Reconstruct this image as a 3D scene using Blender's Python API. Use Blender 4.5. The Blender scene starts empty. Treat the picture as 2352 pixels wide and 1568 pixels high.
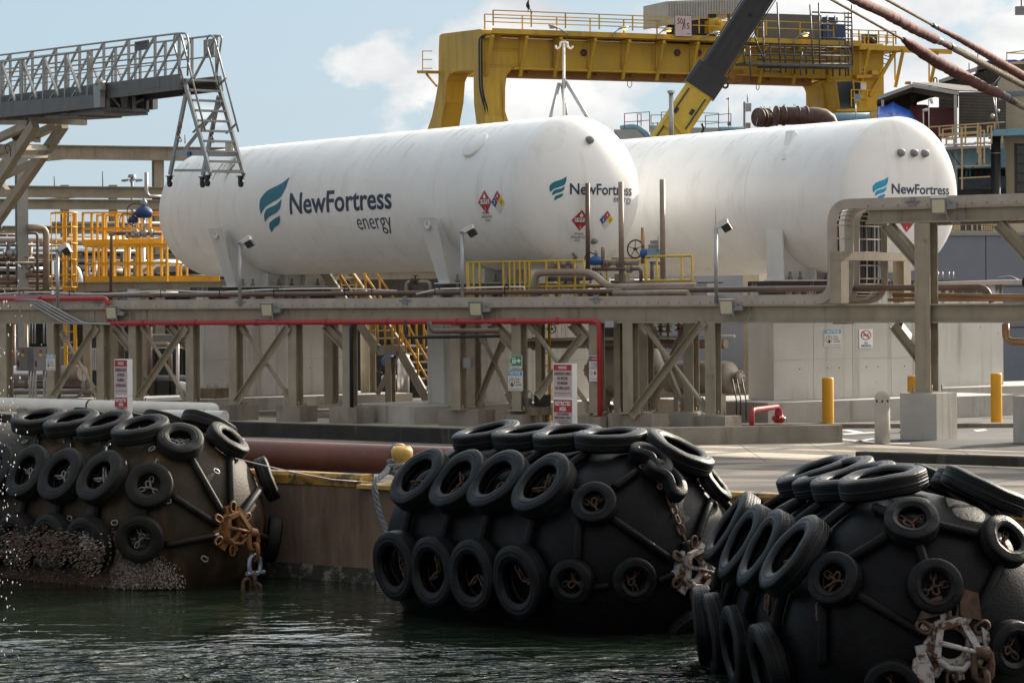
import bpy, bmesh, math, random
from mathutils import Vector, Matrix
from mathutils.geometry import tessellate_polygon
R = math.radians
RN = random.Random(11)
S = bpy.context.scene
COL = S.collection

# ------------------------------------------------------------------ camera, sky, sun, exposure
F, CX, HY, CAMZ, TH = 6500.0, 1176.0, 690.0, 2.8, R(.4)
cam = bpy.data.cameras.new('camera')
camo = bpy.data.objects.new('camera', cam)
COL.objects.link(camo)
S.camera = camo
cam.sensor_width = 36
cam.lens = F / 2352 * 36
cam.shift_y = -(784 - HY) / 2352
cam.clip_start = .5
cam.clip_end = 6000
_c, _s = math.cos(TH), math.sin(TH)
camo.matrix_world = Matrix(((_c, _s, 0, 0), (0, 0, -1, 0), (-_s, _c, 0, CAMZ), (0, 0, 0, 1)))

SUN_AZ, SUN_EL = R(44), R(25)            # azimuth from the view axis (+Y) towards +X
w = bpy.data.worlds.new('World')
S.world = w
w.use_nodes = True
nt = w.node_tree
nt.nodes.clear()
N = nt.nodes.new
L = nt.links.new
out = N('ShaderNodeOutputWorld')
bg = N('ShaderNodeBackground')
bg.inputs[1].default_value = .10
sky = N('ShaderNodeTexSky')
sky.sky_type = 'NISHITA'
sky.sun_disc = False
sky.sun_elevation = SUN_EL
sky.sun_rotation = SUN_AZ
sky.air_density = 1.0
sky.dust_density = 1.6
sky.ozone_density = 1.4
tc = N('ShaderNodeTexCoord')
mp = N('ShaderNodeMapping')
mp.inputs['Location'].default_value = (1.3, 2.1, .2)
mp.inputs['Scale'].default_value = (1, 1, 1.5)
n1 = N('ShaderNodeTexNoise')
n1.inputs['Scale'].default_value = 11
n1.inputs['Detail'].default_value = 9
n1.inputs['Roughness'].default_value = .55
L(tc.outputs['Generated'], mp.inputs[0])
L(mp.outputs[0], n1.inputs['Vector'])
sp = N('ShaderNodeSeparateXYZ')
L(tc.outputs['Generated'], sp.inputs[0])
# more cloud towards the right and low down, clear blue at the upper left
m1 = N('ShaderNodeMath'); m1.operation = 'MULTIPLY_ADD'
L(sp.outputs['X'], m1.inputs[0]); m1.inputs[1].default_value = .75
L(n1.outputs['Fac'], m1.inputs[2])
m1c = N('ShaderNodeMath'); m1c.operation = 'MULTIPLY_ADD'
L(sp.outputs['Z'], m1c.inputs[0]); m1c.inputs[1].default_value = -.6
L(m1.outputs[0], m1c.inputs[2])
cl = N('ShaderNodeClamp')
L(m1c.outputs[0], cl.inputs[0]); cl.inputs[1].default_value = 0; cl.inputs[2].default_value = 1
rp = N('ShaderNodeValToRGB')
rp.color_ramp.elements[0].position = .475
rp.color_ramp.elements[1].position = .525
L(cl.outputs[0], rp.inputs[0])
n2 = N('ShaderNodeTexNoise')
n2.inputs['Scale'].default_value = 22
n2.inputs['Detail'].default_value = 6
mp2 = N('ShaderNodeMapping')
mp2.inputs['Location'].default_value = (3.1, 1.2, .04)
mp2.inputs['Scale'].default_value = (1, 1, 1.6)
L(tc.outputs['Generated'], mp2.inputs[0]); L(mp2.outputs[0], n2.inputs['Vector'])
rc = N('ShaderNodeValToRGB')
rc.color_ramp.elements[0].position = .33
rc.color_ramp.elements[0].color = (5.0, 5.2, 5.5, 1)
rc.color_ramp.elements[1].position = .62
rc.color_ramp.elements[1].color = (7.9, 7.8, 7.6, 1)
L(n2.outputs['Fac'], rc.inputs[0])
hz = N('ShaderNodeMixRGB')                # thin high veil over the blue
hz.inputs[0].default_value = .82
hz.inputs[2].default_value = (3.7, 4.85, 5.8, 1)
L(sky.outputs[0], hz.inputs[1])
mx = N('ShaderNodeMixRGB')
L(rp.outputs[0], mx.inputs[0]); L(hz.outputs[0], mx.inputs[1]); L(rc.outputs[0], mx.inputs[2])
# behind the viewer an unseen cloud deck is added for whiter fill light
yb_ = N('ShaderNodeMapRange'); yb_.interpolation_type = 'SMOOTHSTEP'
yb_.inputs[1].default_value = .55; yb_.inputs[2].default_value = -.25; yb_.inputs[3].default_value = 0; yb_.inputs[4].default_value = .85
L(sp.outputs['Y'], yb_.inputs[0])
mb_ = N('ShaderNodeMixRGB'); mb_.inputs[2].default_value = (4.35, 4.3, 4.3, 1)
L(yb_.outputs[0], mb_.inputs[0]); L(mx.outputs[0], mb_.inputs[1])
# bright glow round the sun, added above the frame for glints on the water
nv = N('ShaderNodeVectorMath'); nv.operation = 'NORMALIZE'; L(tc.outputs['Generated'], nv.inputs[0])
dt = N('ShaderNodeVectorMath'); dt.operation = 'DOT_PRODUCT'; L(nv.outputs[0], dt.inputs[0])
dt.inputs[1].default_value = (math.sin(SUN_AZ) * math.cos(SUN_EL), math.cos(SUN_AZ) * math.cos(SUN_EL), math.sin(SUN_EL))
mxx = N('ShaderNodeMath'); mxx.operation = 'MAXIMUM'; L(dt.outputs['Value'], mxx.inputs[0]); mxx.inputs[1].default_value = 0
pw_ = N('ShaderNodeMath'); pw_.operation = 'POWER'; L(mxx.outputs[0], pw_.inputs[0]); pw_.inputs[1].default_value = 4
zz_ = N('ShaderNodeMapRange'); zz_.interpolation_type = 'SMOOTHSTEP'; L(sp.outputs['Z'], zz_.inputs[0])
zz_.inputs[1].default_value = .13; zz_.inputs[2].default_value = .30; zz_.inputs[3].default_value = .02; zz_.inputs[4].default_value = 1
pz_ = N('ShaderNodeMath'); pz_.operation = 'MULTIPLY'; L(pw_.outputs[0], pz_.inputs[0]); L(zz_.outputs[0], pz_.inputs[1])
gl = N('ShaderNodeVectorMath'); gl.operation = 'SCALE'; gl.inputs[0].default_value = (36, 34, 31); L(pz_.outputs[0], gl.inputs['Scale'])
ad_ = N('ShaderNodeVectorMath'); ad_.operation = 'ADD'; L(mb_.outputs[0], ad_.inputs[0]); L(gl.outputs[0], ad_.inputs[1])
L(ad_.outputs[0], bg.inputs[0])
L(bg.outputs[0], out.inputs[0])

sl = bpy.data.lights.new('sun', 'SUN')
sl.energy = 5.0
sl.angle = R(.6)
sl.color = (1, .88, .72)
so = bpy.data.objects.new('sun', sl)
COL.objects.link(so)
_sd = Vector((math.sin(SUN_AZ) * math.cos(SUN_EL), math.cos(SUN_AZ) * math.cos(SUN_EL), math.sin(SUN_EL)))
so.rotation_euler = _sd.to_track_quat('Z', 'Y').to_euler()
so.location = (60, 60, 80)
S.view_settings.view_transform = 'Standard'
S.view_settings.look = 'None'
S.view_settings.gamma = 1
S.view_settings.exposure = .42
S.cycles.max_bounces = 6
S.cycles.diffuse_bounces = 3
S.cycles.use_denoising = True

# ------------------------------------------------------------------ measuring helpers (photo pixel -> place in the world)
TL = {'A0': (0, 0), 'A1': (1000, 0), 'A2': (1977, 0), 'B0': (0, 660), 'B1': (1000, 660), 'B2': (1977, 660),
      'C0': (0, 1200), 'C1': (1000, 1200), 'C2': (1977, 1318), 'D8': (2100, 0, 4.612),
      'E1': (2560, 120, 5.228), 'E2': (2660, 360, 6.03), 'E3': (1750, 260, 4.276), 'E4': (2150, 240, 4.276)}
def t(k, x, y):
    a, b = TL[k][:2]; s = TL[k][2] if len(TL[k]) > 2 else 2.351
    return ((a + x / s) / 1.26573, (b + y / s) / 1.26573)
def ray(x, y):
    dx, dy = (x - CX) / F, (y - HY) / F
    return Vector((dx * _c - dy * _s, 1, -(dx * _s + dy * _c)))
CAM = Vector((0, 0, CAMZ))
def P(x, y, Z):
    return CAM + ray(x, y) * Z
def G(x, y, h=0.):
    r = ray(x, y)
    return CAM + r * ((h - CAMZ) / r.z)
def V(*a):
    return Vector(a)
class PL:                                   # an upright plane through o along d
    def __init__(s, o, d):
        s.o = Vector((o[0], o[1])); s.d = Vector((d[0], d[1])).normalized()
    def __call__(s, x, y):
        r = ray(x, y)
        k = (s.o.x * s.d.y - s.o.y * s.d.x) / (r.x * s.d.y - s.d.x)
        return CAM + r * k
    def at(s, x, z):                        # foot of image column x, at height z
        p = s(x, HY)
        return Vector((p.x, p.y, z))
    def off(s, k):                          # the parallel plane k metres further inland
        n = Vector((-s.d.y, s.d.x))
        if n.y < 0: n = -n
        return PL(s.o + n * k, s.d)

# ------------------------------------------------------------------ materials
MT = {}
def M(name, col, rough=.6, metal=0., var=.12, scale=2.5, streak=None, samt=.5, sscale=(5, 5, .4), bump=0., bscale=40,
      spot=None, spamt=.58, spscale=6, spec=.5, emit=None):
    m = bpy.data.materials.new(name)
    m.use_nodes = True
    n = m.node_tree.nodes; l = m.node_tree.links.new
    b = n['Principled BSDF']
    b.inputs['Roughness'].default_value = rough
    b.inputs['Metallic'].default_value = metal
    b.inputs['Specular IOR Level'].default_value = spec
    tcn = n.new('ShaderNodeTexCoord')
    no = n.new('ShaderNodeTexNoise'); no.inputs['Scale'].default_value = scale; no.inputs['Detail'].default_value = 6
    l(tcn.outputs['Object'], no.inputs['Vector'])
    mr = n.new('ShaderNodeMapRange')
    mr.inputs[1].default_value = .3; mr.inputs[2].default_value = .7
    mr.inputs[3].default_value = 1 - var; mr.inputs[4].default_value = 1 + var
    l(no.outputs['Fac'], mr.inputs[0])
    mu = n.new('ShaderNodeMixRGB'); mu.blend_type = 'MULTIPLY'; mu.inputs[0].default_value = 1
    mu.inputs[1].default_value = (*col, 1)
    l(mr.outputs[0], mu.inputs[2])
    cur = mu.outputs[0]
    def layer(cur, vec_scale, sc, thr, c, w_, dist=0.):
        mp = n.new('ShaderNodeMapping'); mp.inputs['Scale'].default_value = vec_scale
        mp.inputs['Location'].default_value = (RN.uniform(0, 9), RN.uniform(0, 9), RN.uniform(0, 9))
        l(tcn.outputs['Object'], mp.inputs[0])
        q = n.new('ShaderNodeTexNoise'); q.inputs['Scale'].default_value = sc; q.inputs['Detail'].default_value = 7
        q.inputs['Roughness'].default_value = .65
        l(mp.outputs[0], q.inputs['Vector'])
        r = n.new('ShaderNodeValToRGB')
        r.color_ramp.elements[0].position = thr; r.color_ramp.elements[1].position = min(1, thr + w_)
        l(q.outputs['Fac'], r.inputs[0])
        x = n.new('ShaderNodeMixRGB'); x.inputs[2].default_value = (*c, 1)
        l(r.outputs[0], x.inputs[0]); l(cur, x.inputs[1])
        return x.outputs[0]
    if streak: cur = layer(cur, sscale, 1, samt, streak, .22)
    if spot: cur = layer(cur, (1, 1, 1), spscale, spamt, spot, .08)
    l(cur, b.inputs['Base Color'])
    if bump:
        q = n.new('ShaderNodeTexNoise'); q.inputs['Scale'].default_value = bscale; q.inputs['Detail'].default_value = 5
        l(tcn.outputs['Object'], q.inputs['Vector'])
        bp = n.new('ShaderNodeBump'); bp.inputs['Strength'].default_value = bump; bp.inputs['Distance'].default_value = .02
        l(q.outputs['Fac'], bp.inputs['Height']); l(bp.outputs[0], b.inputs['Normal'])
    if emit:
        b.inputs['Emission Color'].default_value = (*emit[0], 1); b.inputs['Emission Strength'].default_value = emit[1]
    MT[name] = m
    return m

RUST = (.16, .055, .02)
M('white_tank', (.84, .835, .82), .42, var=.04, scale=1.2, streak=(.70, .69, .64), samt=.54, sscale=(2.6, 2.6, .45), bump=.05, bscale=90)
M('white_paint', (.68, .68, .67), .45, var=.05)
M('white_pipe', (.72, .68, .62), .45, var=.08, streak=(.4, .36, .3), samt=.66, sscale=(2, 2, .6))
M('navy', (.018, .032, .075), .5, var=.02)
M('teal', (.006, .155, .225), .5, var=.03)
M('teal_bright', (.0, .33, .55), .5, var=.03)
M('steel_beige', (.315, .27, .2), .55, var=.14, streak=(.20, .15, .095), samt=.55, sscale=(4, 4, .5), spot=(.12, .055, .025), spamt=.655, spscale=3.5)
M('steel_grey', (.27, .275, .265), .55, var=.1, streak=(.17, .16, .14), samt=.62)
M('tray', (.42, .37, .315), .55, .0, var=.12, streak=(.30, .26, .23), samt=.56, sscale=(1.2, 1.2, .7), spot=(.2, .14, .1), spamt=.7)
M('galv', (.40, .41, .42), .45, .6, var=.12)
M('aluminium', (.31, .31, .30), .45, .55, var=.14, scale=1.2, streak=(.24, .23, .21), samt=.56)
M('alu_dark', (.15, .15, .148), .55, .35, var=.15, streak=(.12, .115, .11), samt=.52)
M('yellow', (.70, .35, .012), .5, var=.1, spot=(.22, .12, .04), spamt=.68, spscale=5)
M('yellow_rail', (.60, .40, .03), .45, var=.1, spot=(.22, .14, .05), spamt=.68)
M('gantry_yellow', (.55, .345, .03), .55, var=.16, scale=.35, streak=(.33, .185, .03), samt=.52, sscale=(1.1, 1.1, .12), spot=(.17, .075, .02), spamt=.66, spscale=1.3)
M('gantry_rust', (.30, .14, .03), .6, var=.25, scale=.6)
M('boom_yellow', (.62, .42, .04), .4, var=.1, streak=(.45, .3, .1), samt=.56, spot=(.04, .035, .02), spamt=.71, spscale=1.1)
M('boom_black', (.018, .019, .022), .3, .1, var=.2, streak=(.09, .085, .08), samt=.62, sscale=(3, 3, .2))
M('concrete', (.43, .41, .375), .85, var=.14, scale=1.1, streak=(.22, .195, .165), samt=.54, sscale=(3.2, 3.2, .3), bump=.3, bscale=22, spot=(.2, .18, .155), spamt=.7, spscale=3)
M('concrete_pale', (.55, .535, .50), .85, var=.1, scale=.9, streak=(.25, .22, .185), samt=.545, sscale=(2.9, 2.9, .16), bump=.3, bscale=25, spot=(.22, .20, .175), spamt=.66, spscale=4)
M('concrete_old', (.26, .235, .195), .9, var=.22, scale=1.3, streak=(.13, .11, .085), samt=.5, sscale=(2.5, 2.5, .35), bump=.4, bscale=20)
M('concrete_black', (.032, .03, .028), .9, var=.35, scale=2, streak=(.16, .145, .125), samt=.6, sscale=(4, 4, .4), bump=.4, bscale=20)
M('mould', (.05, .048, .04), .9, var=.4, scale=3, spot=(.25, .23, .2), spamt=.52, spscale=5)
M('wall_blue', (.19, .21, .25), .7, var=.04, bump=.12, bscale=60)
M('wall_beige', (.47, .39, .28), .8, var=.07, streak=(.32, .25, .17), samt=.64)
M('red_paint', (.40, .022, .028), .35, var=.1)
M('sign_red', (.42, .03, .04), .45, var=.03)
M('sign_white', (.66, .62, .60), .45, var=.04)
M('sign_pink', (.58, .46, .46), .45, var=.04)
M('sign_blue', (.10, .34, .52), .45, var=.03)
M('sign_green', (.03, .28, .15), .45, var=.03)
M('sign_navy', (.02, .05, .25), .45, var=.03)
M('sign_yellow', (.75, .55, .03), .45, var=.03)
M('ink', (.012, .012, .013), .6, var=.02)
M('pale', (.82, .82, .81), .45, var=.02)
M('pipe_rusty', (.15, .05, .032), .55, var=.3, scale=.8, streak=(.11, .04, .028), samt=.5, sscale=(1.2, 1.2, 1.2), bump=.25, bscale=12, spot=(.26, .12, .09), spamt=.66, spscale=2)
M('pipe_tan', (.30, .24, .185), .5, .25, var=.2, scale=2, streak=(.16, .115, .085), samt=.55, sscale=(1, 1, 1))
M('pipe_brown', (.16, .105, .085), .5, .2, var=.18, scale=2)
M('pipe_steel', (.36, .33, .30), .35, .7, var=.15)
M('pipe_copper', (.34, .20, .10), .4, .4, var=.2, streak=(.5, .36, .2), samt=.6)
M('insul', (.62, .62, .64), .28, .85, var=.1)
M('black', (.012, .012, .014), .5, var=.1)
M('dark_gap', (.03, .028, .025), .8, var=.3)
M('blue_valve', (.02, .09, .28), .55, var=.1)
M('blue_dark', (.01, .04, .15), .6, var=.1)
M('rubber', (.0042, .0042, .0052), .5, var=.3, scale=6, streak=(.016, .015, .015), samt=.54, sscale=(1.5, 1.5, 1.5), bump=.25, bscale=30, spec=.13)
M('rubber_tyre', (.0030, .0031, .0039), .46, var=.5, scale=5, streak=(.0135, .0125, .012), samt=.56, sscale=(4, 4, 4), spot=(.045, .042, .038), spamt=.70, spscale=13, bump=.3, bscale=45, spec=.2)
M('rubber_old', (.034, .0255, .015), .6, var=.4, scale=2.2, streak=(.105, .062, .024), samt=.52, sscale=(2.2, 2.2, .5), bump=.3, bscale=30, spec=.2)
M('rubber_dusty', (.010, .009, .0078), .58, var=.4, scale=6, spot=(.085, .06, .035), spamt=.66, spscale=5, bump=.25, bscale=40, spec=.25)
M('chain_galv', (.26, .26, .26), .45, .5, var=.15)
M('chain_rust', (.085, .045, .026), .75, .1, var=.5, scale=9, spot=(.20, .16, .12), spamt=.68, spscale=14)
M('hub_orange', (.20, .085, .022), .6, var=.35, scale=5, spot=(.12, .045, .02), spamt=.54, spscale=7)
M('hub_white', (.36, .34, .325), .55, var=.2, spot=(.10, .038, .018), spamt=.49, spscale=8)
M('shackle', (.30, .34, .42), .4, .5, var=.1)
M('rope_grey', (.19, .20, .215), .85, var=.25, scale=14, bump=.5, bscale=60)
M('rope_tan', (.26, .21, .155), .85, var=.3, scale=8, bump=.5, bscale=40)
M('chafe_red', (.115, .026, .022), .8, var=.5, scale=4, streak=(.07, .03, .028), samt=.52, sscale=(3, 3, 3), bump=.7, bscale=9, spot=(.17, .07, .06), spamt=.66, spscale=9)
M('bitt_yellow', (.50, .33, .09), .5, var=.18, scale=6, streak=(.22, .09, .02), samt=.56, sscale=(9, 9, 1.2), spot=(.14, .05, .02), spamt=.6, spscale=9)
M('edge_yellow', (.36, .20, .025), .7, var=.3, scale=5, streak=(.22, .12, .04), samt=.5, sscale=(2, 2, 2), spot=(.022, .019, .016), spamt=.5, spscale=2.2, bump=.3)
M('barnacle_white', (.62, .57, .53), .8, var=.2, scale=20)
M('barnacle_brown', (.24, .17, .13), .85, var=.35, scale=20)
M('lens', (.60, .57, .42), .3, var=.03)
M('lamp_grey', (.24, .24, .25), .4, .3, var=.1)
M('lamp_lit', (.9, .45, .1), .4, emit=((1, .38, .05), 3.5))
M('cable', (.010, .010, .012), .4, var=.3, scale=10)
M('cable_white', (.6, .62, .66), .4, var=.1)
M('cage_wire', (.62, .58, .50), .45, .3, var=.1)
M('pvc', (.68, .66, .63), .4, var=.06)
M('timber', (.20, .15, .10), .8, var=.3, scale=4, streak=(.12, .085, .055), samt=.5)
M('corrugated', (.155, .135, .12), .6, .35, var=.3, scale=.6, streak=(.24, .085, .03), samt=.56, sscale=(.6, .6, .08))
M('corrugated_pale', (.42, .42, .40), .6, .2, var=.1, streak=(.3, .28, .25), samt=.6)
M('roof_dark', (.10, .085, .075), .8, var=.3, scale=.5)
M('tarp', (.012, .085, .42), .45, var=.15, scale=2)
M('oxide_red', (.14, .022, .026), .5, var=.2, streak=(.06, .015, .015), samt=.55, sscale=(.8, .8, .3))
M('drum_rust', (.10, .055, .045), .6, .2, var=.4, scale=2, spot=(.22, .15, .11), spamt=.6, spscale=2)
M('dock_blue', (.20, .36, .46), .6, var=.14, streak=(.2, .17, .14), samt=.62)
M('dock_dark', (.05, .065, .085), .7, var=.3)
M('scaffold', (.11, .115, .12), .5, .3, var=.15)
M('counter', (.115, .115, .11), .85, var=.12, scale=.8, streak=(.1, .1, .095), samt=.55)
M('glass_dark', (.03, .034, .038), .12, var=.2, spec=.6)
M('rail_cream', (.55, .40, .22), .55, var=.12, spot=(.25, .12, .05), spamt=.66)
M('vessel', (.36, .305, .25), .5, .1, var=.12, streak=(.25, .2, .16), samt=.6)
M('sky_white', (.8, .8, .8), .6)

# asphalt and slabs with their own patches
def ground_mat(name, c1, c2, c3, sc=(.18, .5, 1), rough=.85, rot=.55):
    m = bpy.data.materials.new(name); m.use_nodes = True
    n = m.node_tree.nodes; l = m.node_tree.links.new; b = n['Principled BSDF']
    b.inputs['Roughness'].default_value = rough
    tcn = n.new('ShaderNodeTexCoord'); mp = n.new('ShaderNodeMapping'); mp.inputs['Scale'].default_value = sc
    mp.inputs['Rotation'].default_value = (0, 0, rot)
    l(tcn.outputs['Object'], mp.inputs[0])
    q = n.new('ShaderNodeTexNoise'); q.inputs['Scale'].default_value = 1.3; q.inputs['Detail'].default_value = 8; q.inputs['Distortion'].default_value = .6
    l(mp.outputs[0], q.inputs['Vector'])
    r = n.new('ShaderNodeValToRGB'); e = r.color_ramp.elements
    e[0].position = .38; e[0].color = (*c1, 1); e[1].position = .62; e[1].color = (*c3, 1)
    x = r.color_ramp.elements.new(.5); x.color = (*c2, 1)
    l(q.outputs['Fac'], r.inputs[0])
    g = n.new('ShaderNodeTexNoise'); g.inputs['Scale'].default_value = 45; g.inputs['Detail'].default_value = 3
    l(tcn.outputs['Object'], g.inputs['Vector'])
    mr = n.new('ShaderNodeMapRange'); mr.inputs[1].default_value = .3; mr.inputs[2].default_value = .7; mr.inputs[3].default_value = .6; mr.inputs[4].default_value = 1.4
    l(g.outputs['Fac'], mr.inputs[0])
    mu = n.new('ShaderNodeMixRGB'); mu.blend_type = 'MULTIPLY'; mu.inputs[0].default_value = 1
    l(r.outputs[0], mu.inputs[1]); l(mr.outputs[0], mu.inputs[2]); l(mu.outputs[0], b.inputs['Base Color'])
    bp = n.new('ShaderNodeBump'); bp.inputs['Strength'].default_value = .5; bp.inputs['Distance'].default_value = .01
    l(g.outputs['Fac'], bp.inputs['Height']); l(bp.outputs[0], b.inputs['Normal'])
    MT[name] = m
ground_mat('asphalt', (.022, .02, .018), (.06, .052, .044), (.19, .15, .115))
ground_mat('asphalt_grey', (.060, .058, .058), (.085, .082, .08), (.11, .104, .098))
ground_mat('slab', (.36, .30, .225), (.46, .39, .30), (.52, .445, .35))

# water
wm = bpy.data.materials.new('sea'); wm.use_nodes = True; MT['sea'] = wm
n = wm.node_tree.nodes; l = wm.node_tree.links.new; b = n['Principled BSDF']
b.inputs['Base Color'].default_value = (.014, .021, .013, 1)
b.inputs['Roughness'].default_value = .02
b.inputs['IOR'].default_value = 1.33
tcn = n.new('ShaderNodeTexCoord')
def wn(sc, vs, d):
    mp = n.new('ShaderNodeMapping'); mp.inputs['Scale'].default_value = vs
    l(tcn.outputs['Object'], mp.inputs[0])
    q = n.new('ShaderNodeTexNoise'); q.inputs['Scale'].default_value = sc; q.inputs['Detail'].default_value = d; q.inputs['Distortion'].default_value = .5
    l(mp.outputs[0], q.inputs['Vector'])
    return q.outputs['Fac']
a1 = wn(1.1, (.8, 1, 1), 3); a2 = wn(5, (.7, 1, 1), 3)
# the breeze ruffles the open water more than the lee under the quay
spw = n.new('ShaderNodeSeparateXYZ'); l(tcn.outputs['Object'], spw.inputs[0])
lee = n.new('ShaderNodeMapRange'); lee.inputs[1].default_value = 33; lee.inputs[2].default_value = 36; lee.inputs[3].default_value = 1; lee.inputs[4].default_value = .12
lee.interpolation_type = 'SMOOTHSTEP'
l(spw.outputs['Y'], lee.inputs[0])
bp1 = n.new('ShaderNodeBump'); bp1.inputs['Distance'].default_value = 1.1
bp2 = n.new('ShaderNodeBump'); bp2.inputs['Distance'].default_value = .16
l(a1, bp1.inputs['Height']); l(a2, bp2.inputs['Height'])
l(lee.outputs[0], bp1.inputs['Strength']); l(lee.outputs[0], bp2.inputs['Strength'])
l(bp1.outputs[0], bp2.inputs['Normal']); l(bp2.outputs[0], b.inputs['Normal'])

# ------------------------------------------------------------------ mesh builder
EACH = {'end_plate', 'shackle', 'swivel_link', 'coupling', 'rib', 'spacer', 'support', 'rebar', 'chipped_marking', 'splice_plate', 'weld_seam', 'band', 'manhole', 'electric_cabinet', 'hanging_loop', 'loose_cable', 'lifting_lug', 'pipe_clamp'}
def frame(d, up=(0, 0, 1)):
    d = Vector(d).normalized(); up = Vector(up)
    if abs(d.dot(up)) > .98: up = Vector((0, 1, 0)) if abs(d.y) < .9 else Vector((1, 0, 0))
    s = d.cross(up).normalized()
    return d, s, s.cross(d).normalized()
def fillet(pts, r, n=4):
    pts = [Vector(p) for p in pts]
    o = [pts[0]]
    for i in range(1, len(pts) - 1):
        a, b_, c = pts[i - 1], pts[i], pts[i + 1]
        u, v = (a - b_), (c - b_)
        k = min(r, u.length * .49, v.length * .49)
        p, q_ = b_ + u.normalized() * k, b_ + v.normalized() * k
        for j in range(n + 1):
            x = j / n
            o.append(p * (1 - x) ** 2 + b_ * 2 * x * (1 - x) + q_ * x * x)
    o.append(pts[-1])
    return o
class MB:
    def __init__(s):
        s.v = []; s.f = []; s.m = []; s.sm = []
    def add(s, vs, fs, mi=0, sm=False):
        o = len(s.v)
        s.v += [tuple(v) for v in vs]
        for f in fs:
            s.f.append(tuple(o + i for i in f)); s.m.append(mi); s.sm.append(sm)
        return s
    def box(s, c, sz, ax=None, mi=0):
        X, Y, Z = ax or (V(1, 0, 0), V(0, 1, 0), V(0, 0, 1))
        c = Vector(c); x, y, z = X * sz[0] / 2, Y * sz[1] / 2, Z * sz[2] / 2
        vs = [c + x * i + y * j + z * k for i in (-1, 1) for j in (-1, 1) for k in (-1, 1)]
        return s.add(vs, [(0, 1, 3, 2), (4, 6, 7, 5), (0, 4, 5, 1), (2, 3, 7, 6), (0, 2, 6, 4), (1, 5, 7, 3)], mi)
    def bar(s, p, q, w_, h, up=(0, 0, 1), mi=0):        # w_: sideways, h: along up
        p, q = Vector(p), Vector(q)
        d, sd, u = frame(q - p, up)
        return s.box((p + q) / 2, ((q - p).length, w_, h), (d, sd, u), mi)
    def ibeam(s, p, q, w_, h, up=(0, 0, 1), tf=.022, tw=.016, mi=0):
        p, q = Vector(p), Vector(q)
        d, sd, u = frame(q - p, up)
        for k in (-1, 1):
            o = u * k * (h / 2 - tf / 2)
            s.box((p + q) / 2 + o, ((q - p).length, w_, tf), (d, sd, u), mi)
        return s.box((p + q) / 2, ((q - p).length, tw, h - 2 * tf), (d, sd, u), mi)
    def chan(s, p, q, w_, h, up=(0, 0, 1), tf=.018, mi=0, side=1):
        p, q = Vector(p), Vector(q)
        d, sd, u = frame(q - p, up)
        for k in (-1, 1):
            s.box((p + q) / 2 + u * k * (h / 2 - tf / 2), ((q - p).length, w_, tf), (d, sd, u), mi)
        return s.box((p + q) / 2 + sd * side * (w_ / 2 - tf / 2), ((q - p).length, tf, h - 2 * tf), (d, sd, u), mi)
    def tube(s, pts, r, n=8, mi=0, cap=True, sm=True):
        pts = [Vector(p) for p in pts]
        k = len(pts)
        rs = r if isinstance(r, (list, tuple)) else [r] * k
        rings = []
        up = None
        for i in range(k):
            d = (pts[min(i + 1, k - 1)] - pts[max(i - 1, 0)])
            if d.length < 1e-9: d = V(0, 0, 1)
            d.normalize()
            if up is None:
                _, sd, up = frame(d)
            else:
                up = (up - d * up.dot(d))
                if up.length < 1e-6: _, sd, up = frame(d)
                up.normalize(); sd = d.cross(up)
            rings.append([pts[i] + (sd * math.cos(2 * math.pi * j / n) + up * math.sin(2 * math.pi * j / n)) * rs[i] for j in range(n)])
        vs = [p for g in rings for p in g]
        fs = [(i * n + j, i * n + (j + 1) % n, (i + 1) * n + (j + 1) % n, (i + 1) * n + j) for i in range(k - 1) for j in range(n)]
        s.add(vs, fs, mi, sm)
        if cap:
            o = len(s.v) - len(vs)
            s.f.append(tuple(o + j for j in reversed(range(n)))); s.m.append(mi); s.sm.append(False)
            s.f.append(tuple(o + (k - 1) * n + j for j in range(n))); s.m.append(mi); s.sm.append(False)
        return s
    def pipe(s, pts, r, n=10, mi=0, bend=None):
        return s.tube(fillet(pts, bend or r * 3), r, n, mi)
    def lathe(s, prof, o, ax, n=24, mi=0, closed=False, sm=True, up=(0, 0, 1)):   # prof: (along, radius)
        o = Vector(o); d, sd, u = frame(ax, up)
        vs = [o + d * a + (sd * math.cos(2 * math.pi * j / n) + u * math.sin(2 * math.pi * j / n)) * r for a, r in prof for j in range(n)]
        k = len(prof)
        fs = [(i * n + j, i * n + (j + 1) % n, ((i + 1) % k) * n + (j + 1) % n, ((i + 1) % k) * n + j) for i in range(k if closed else k - 1) for j in range(n)]
        return s.add(vs, fs, mi, sm)
    def cyl(s, p, q, r, n=12, mi=0, r2=None):
        return s.tube([p, q], [r, r if r2 is None else r2], n, mi)
    def prism(s, poly, d, mi=0, sm=False):              # poly: 3D loop, d: thickness vector
        poly = [Vector(p) for p in poly]; d = Vector(d); k = len(poly)
        tri = tessellate_polygon([poly])
        vs = poly + [p + d for p in poly]
        fs = [tuple(x) for x in tri] + [tuple(i + k for i in reversed(x)) for x in tri]
        fs += [(i, i + k, (i + 1) % k + k, (i + 1) % k) for i in range(k)]
        return s.add(vs, fs, mi, sm)
    def sheet(s, poly, mi=0):
        poly = [Vector(p) for p in poly]
        return s.add(poly, [tuple(x) for x in tessellate_polygon([poly])], mi)
    def ring(s, c, ax, R0, r, n=20, k=6, mi=0):
        return s.lathe([(r * math.sin(2 * math.pi * i / k), R0 + r * math.cos(2 * math.pi * i / k)) for i in range(k)], c, ax, n, mi, True)
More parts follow.
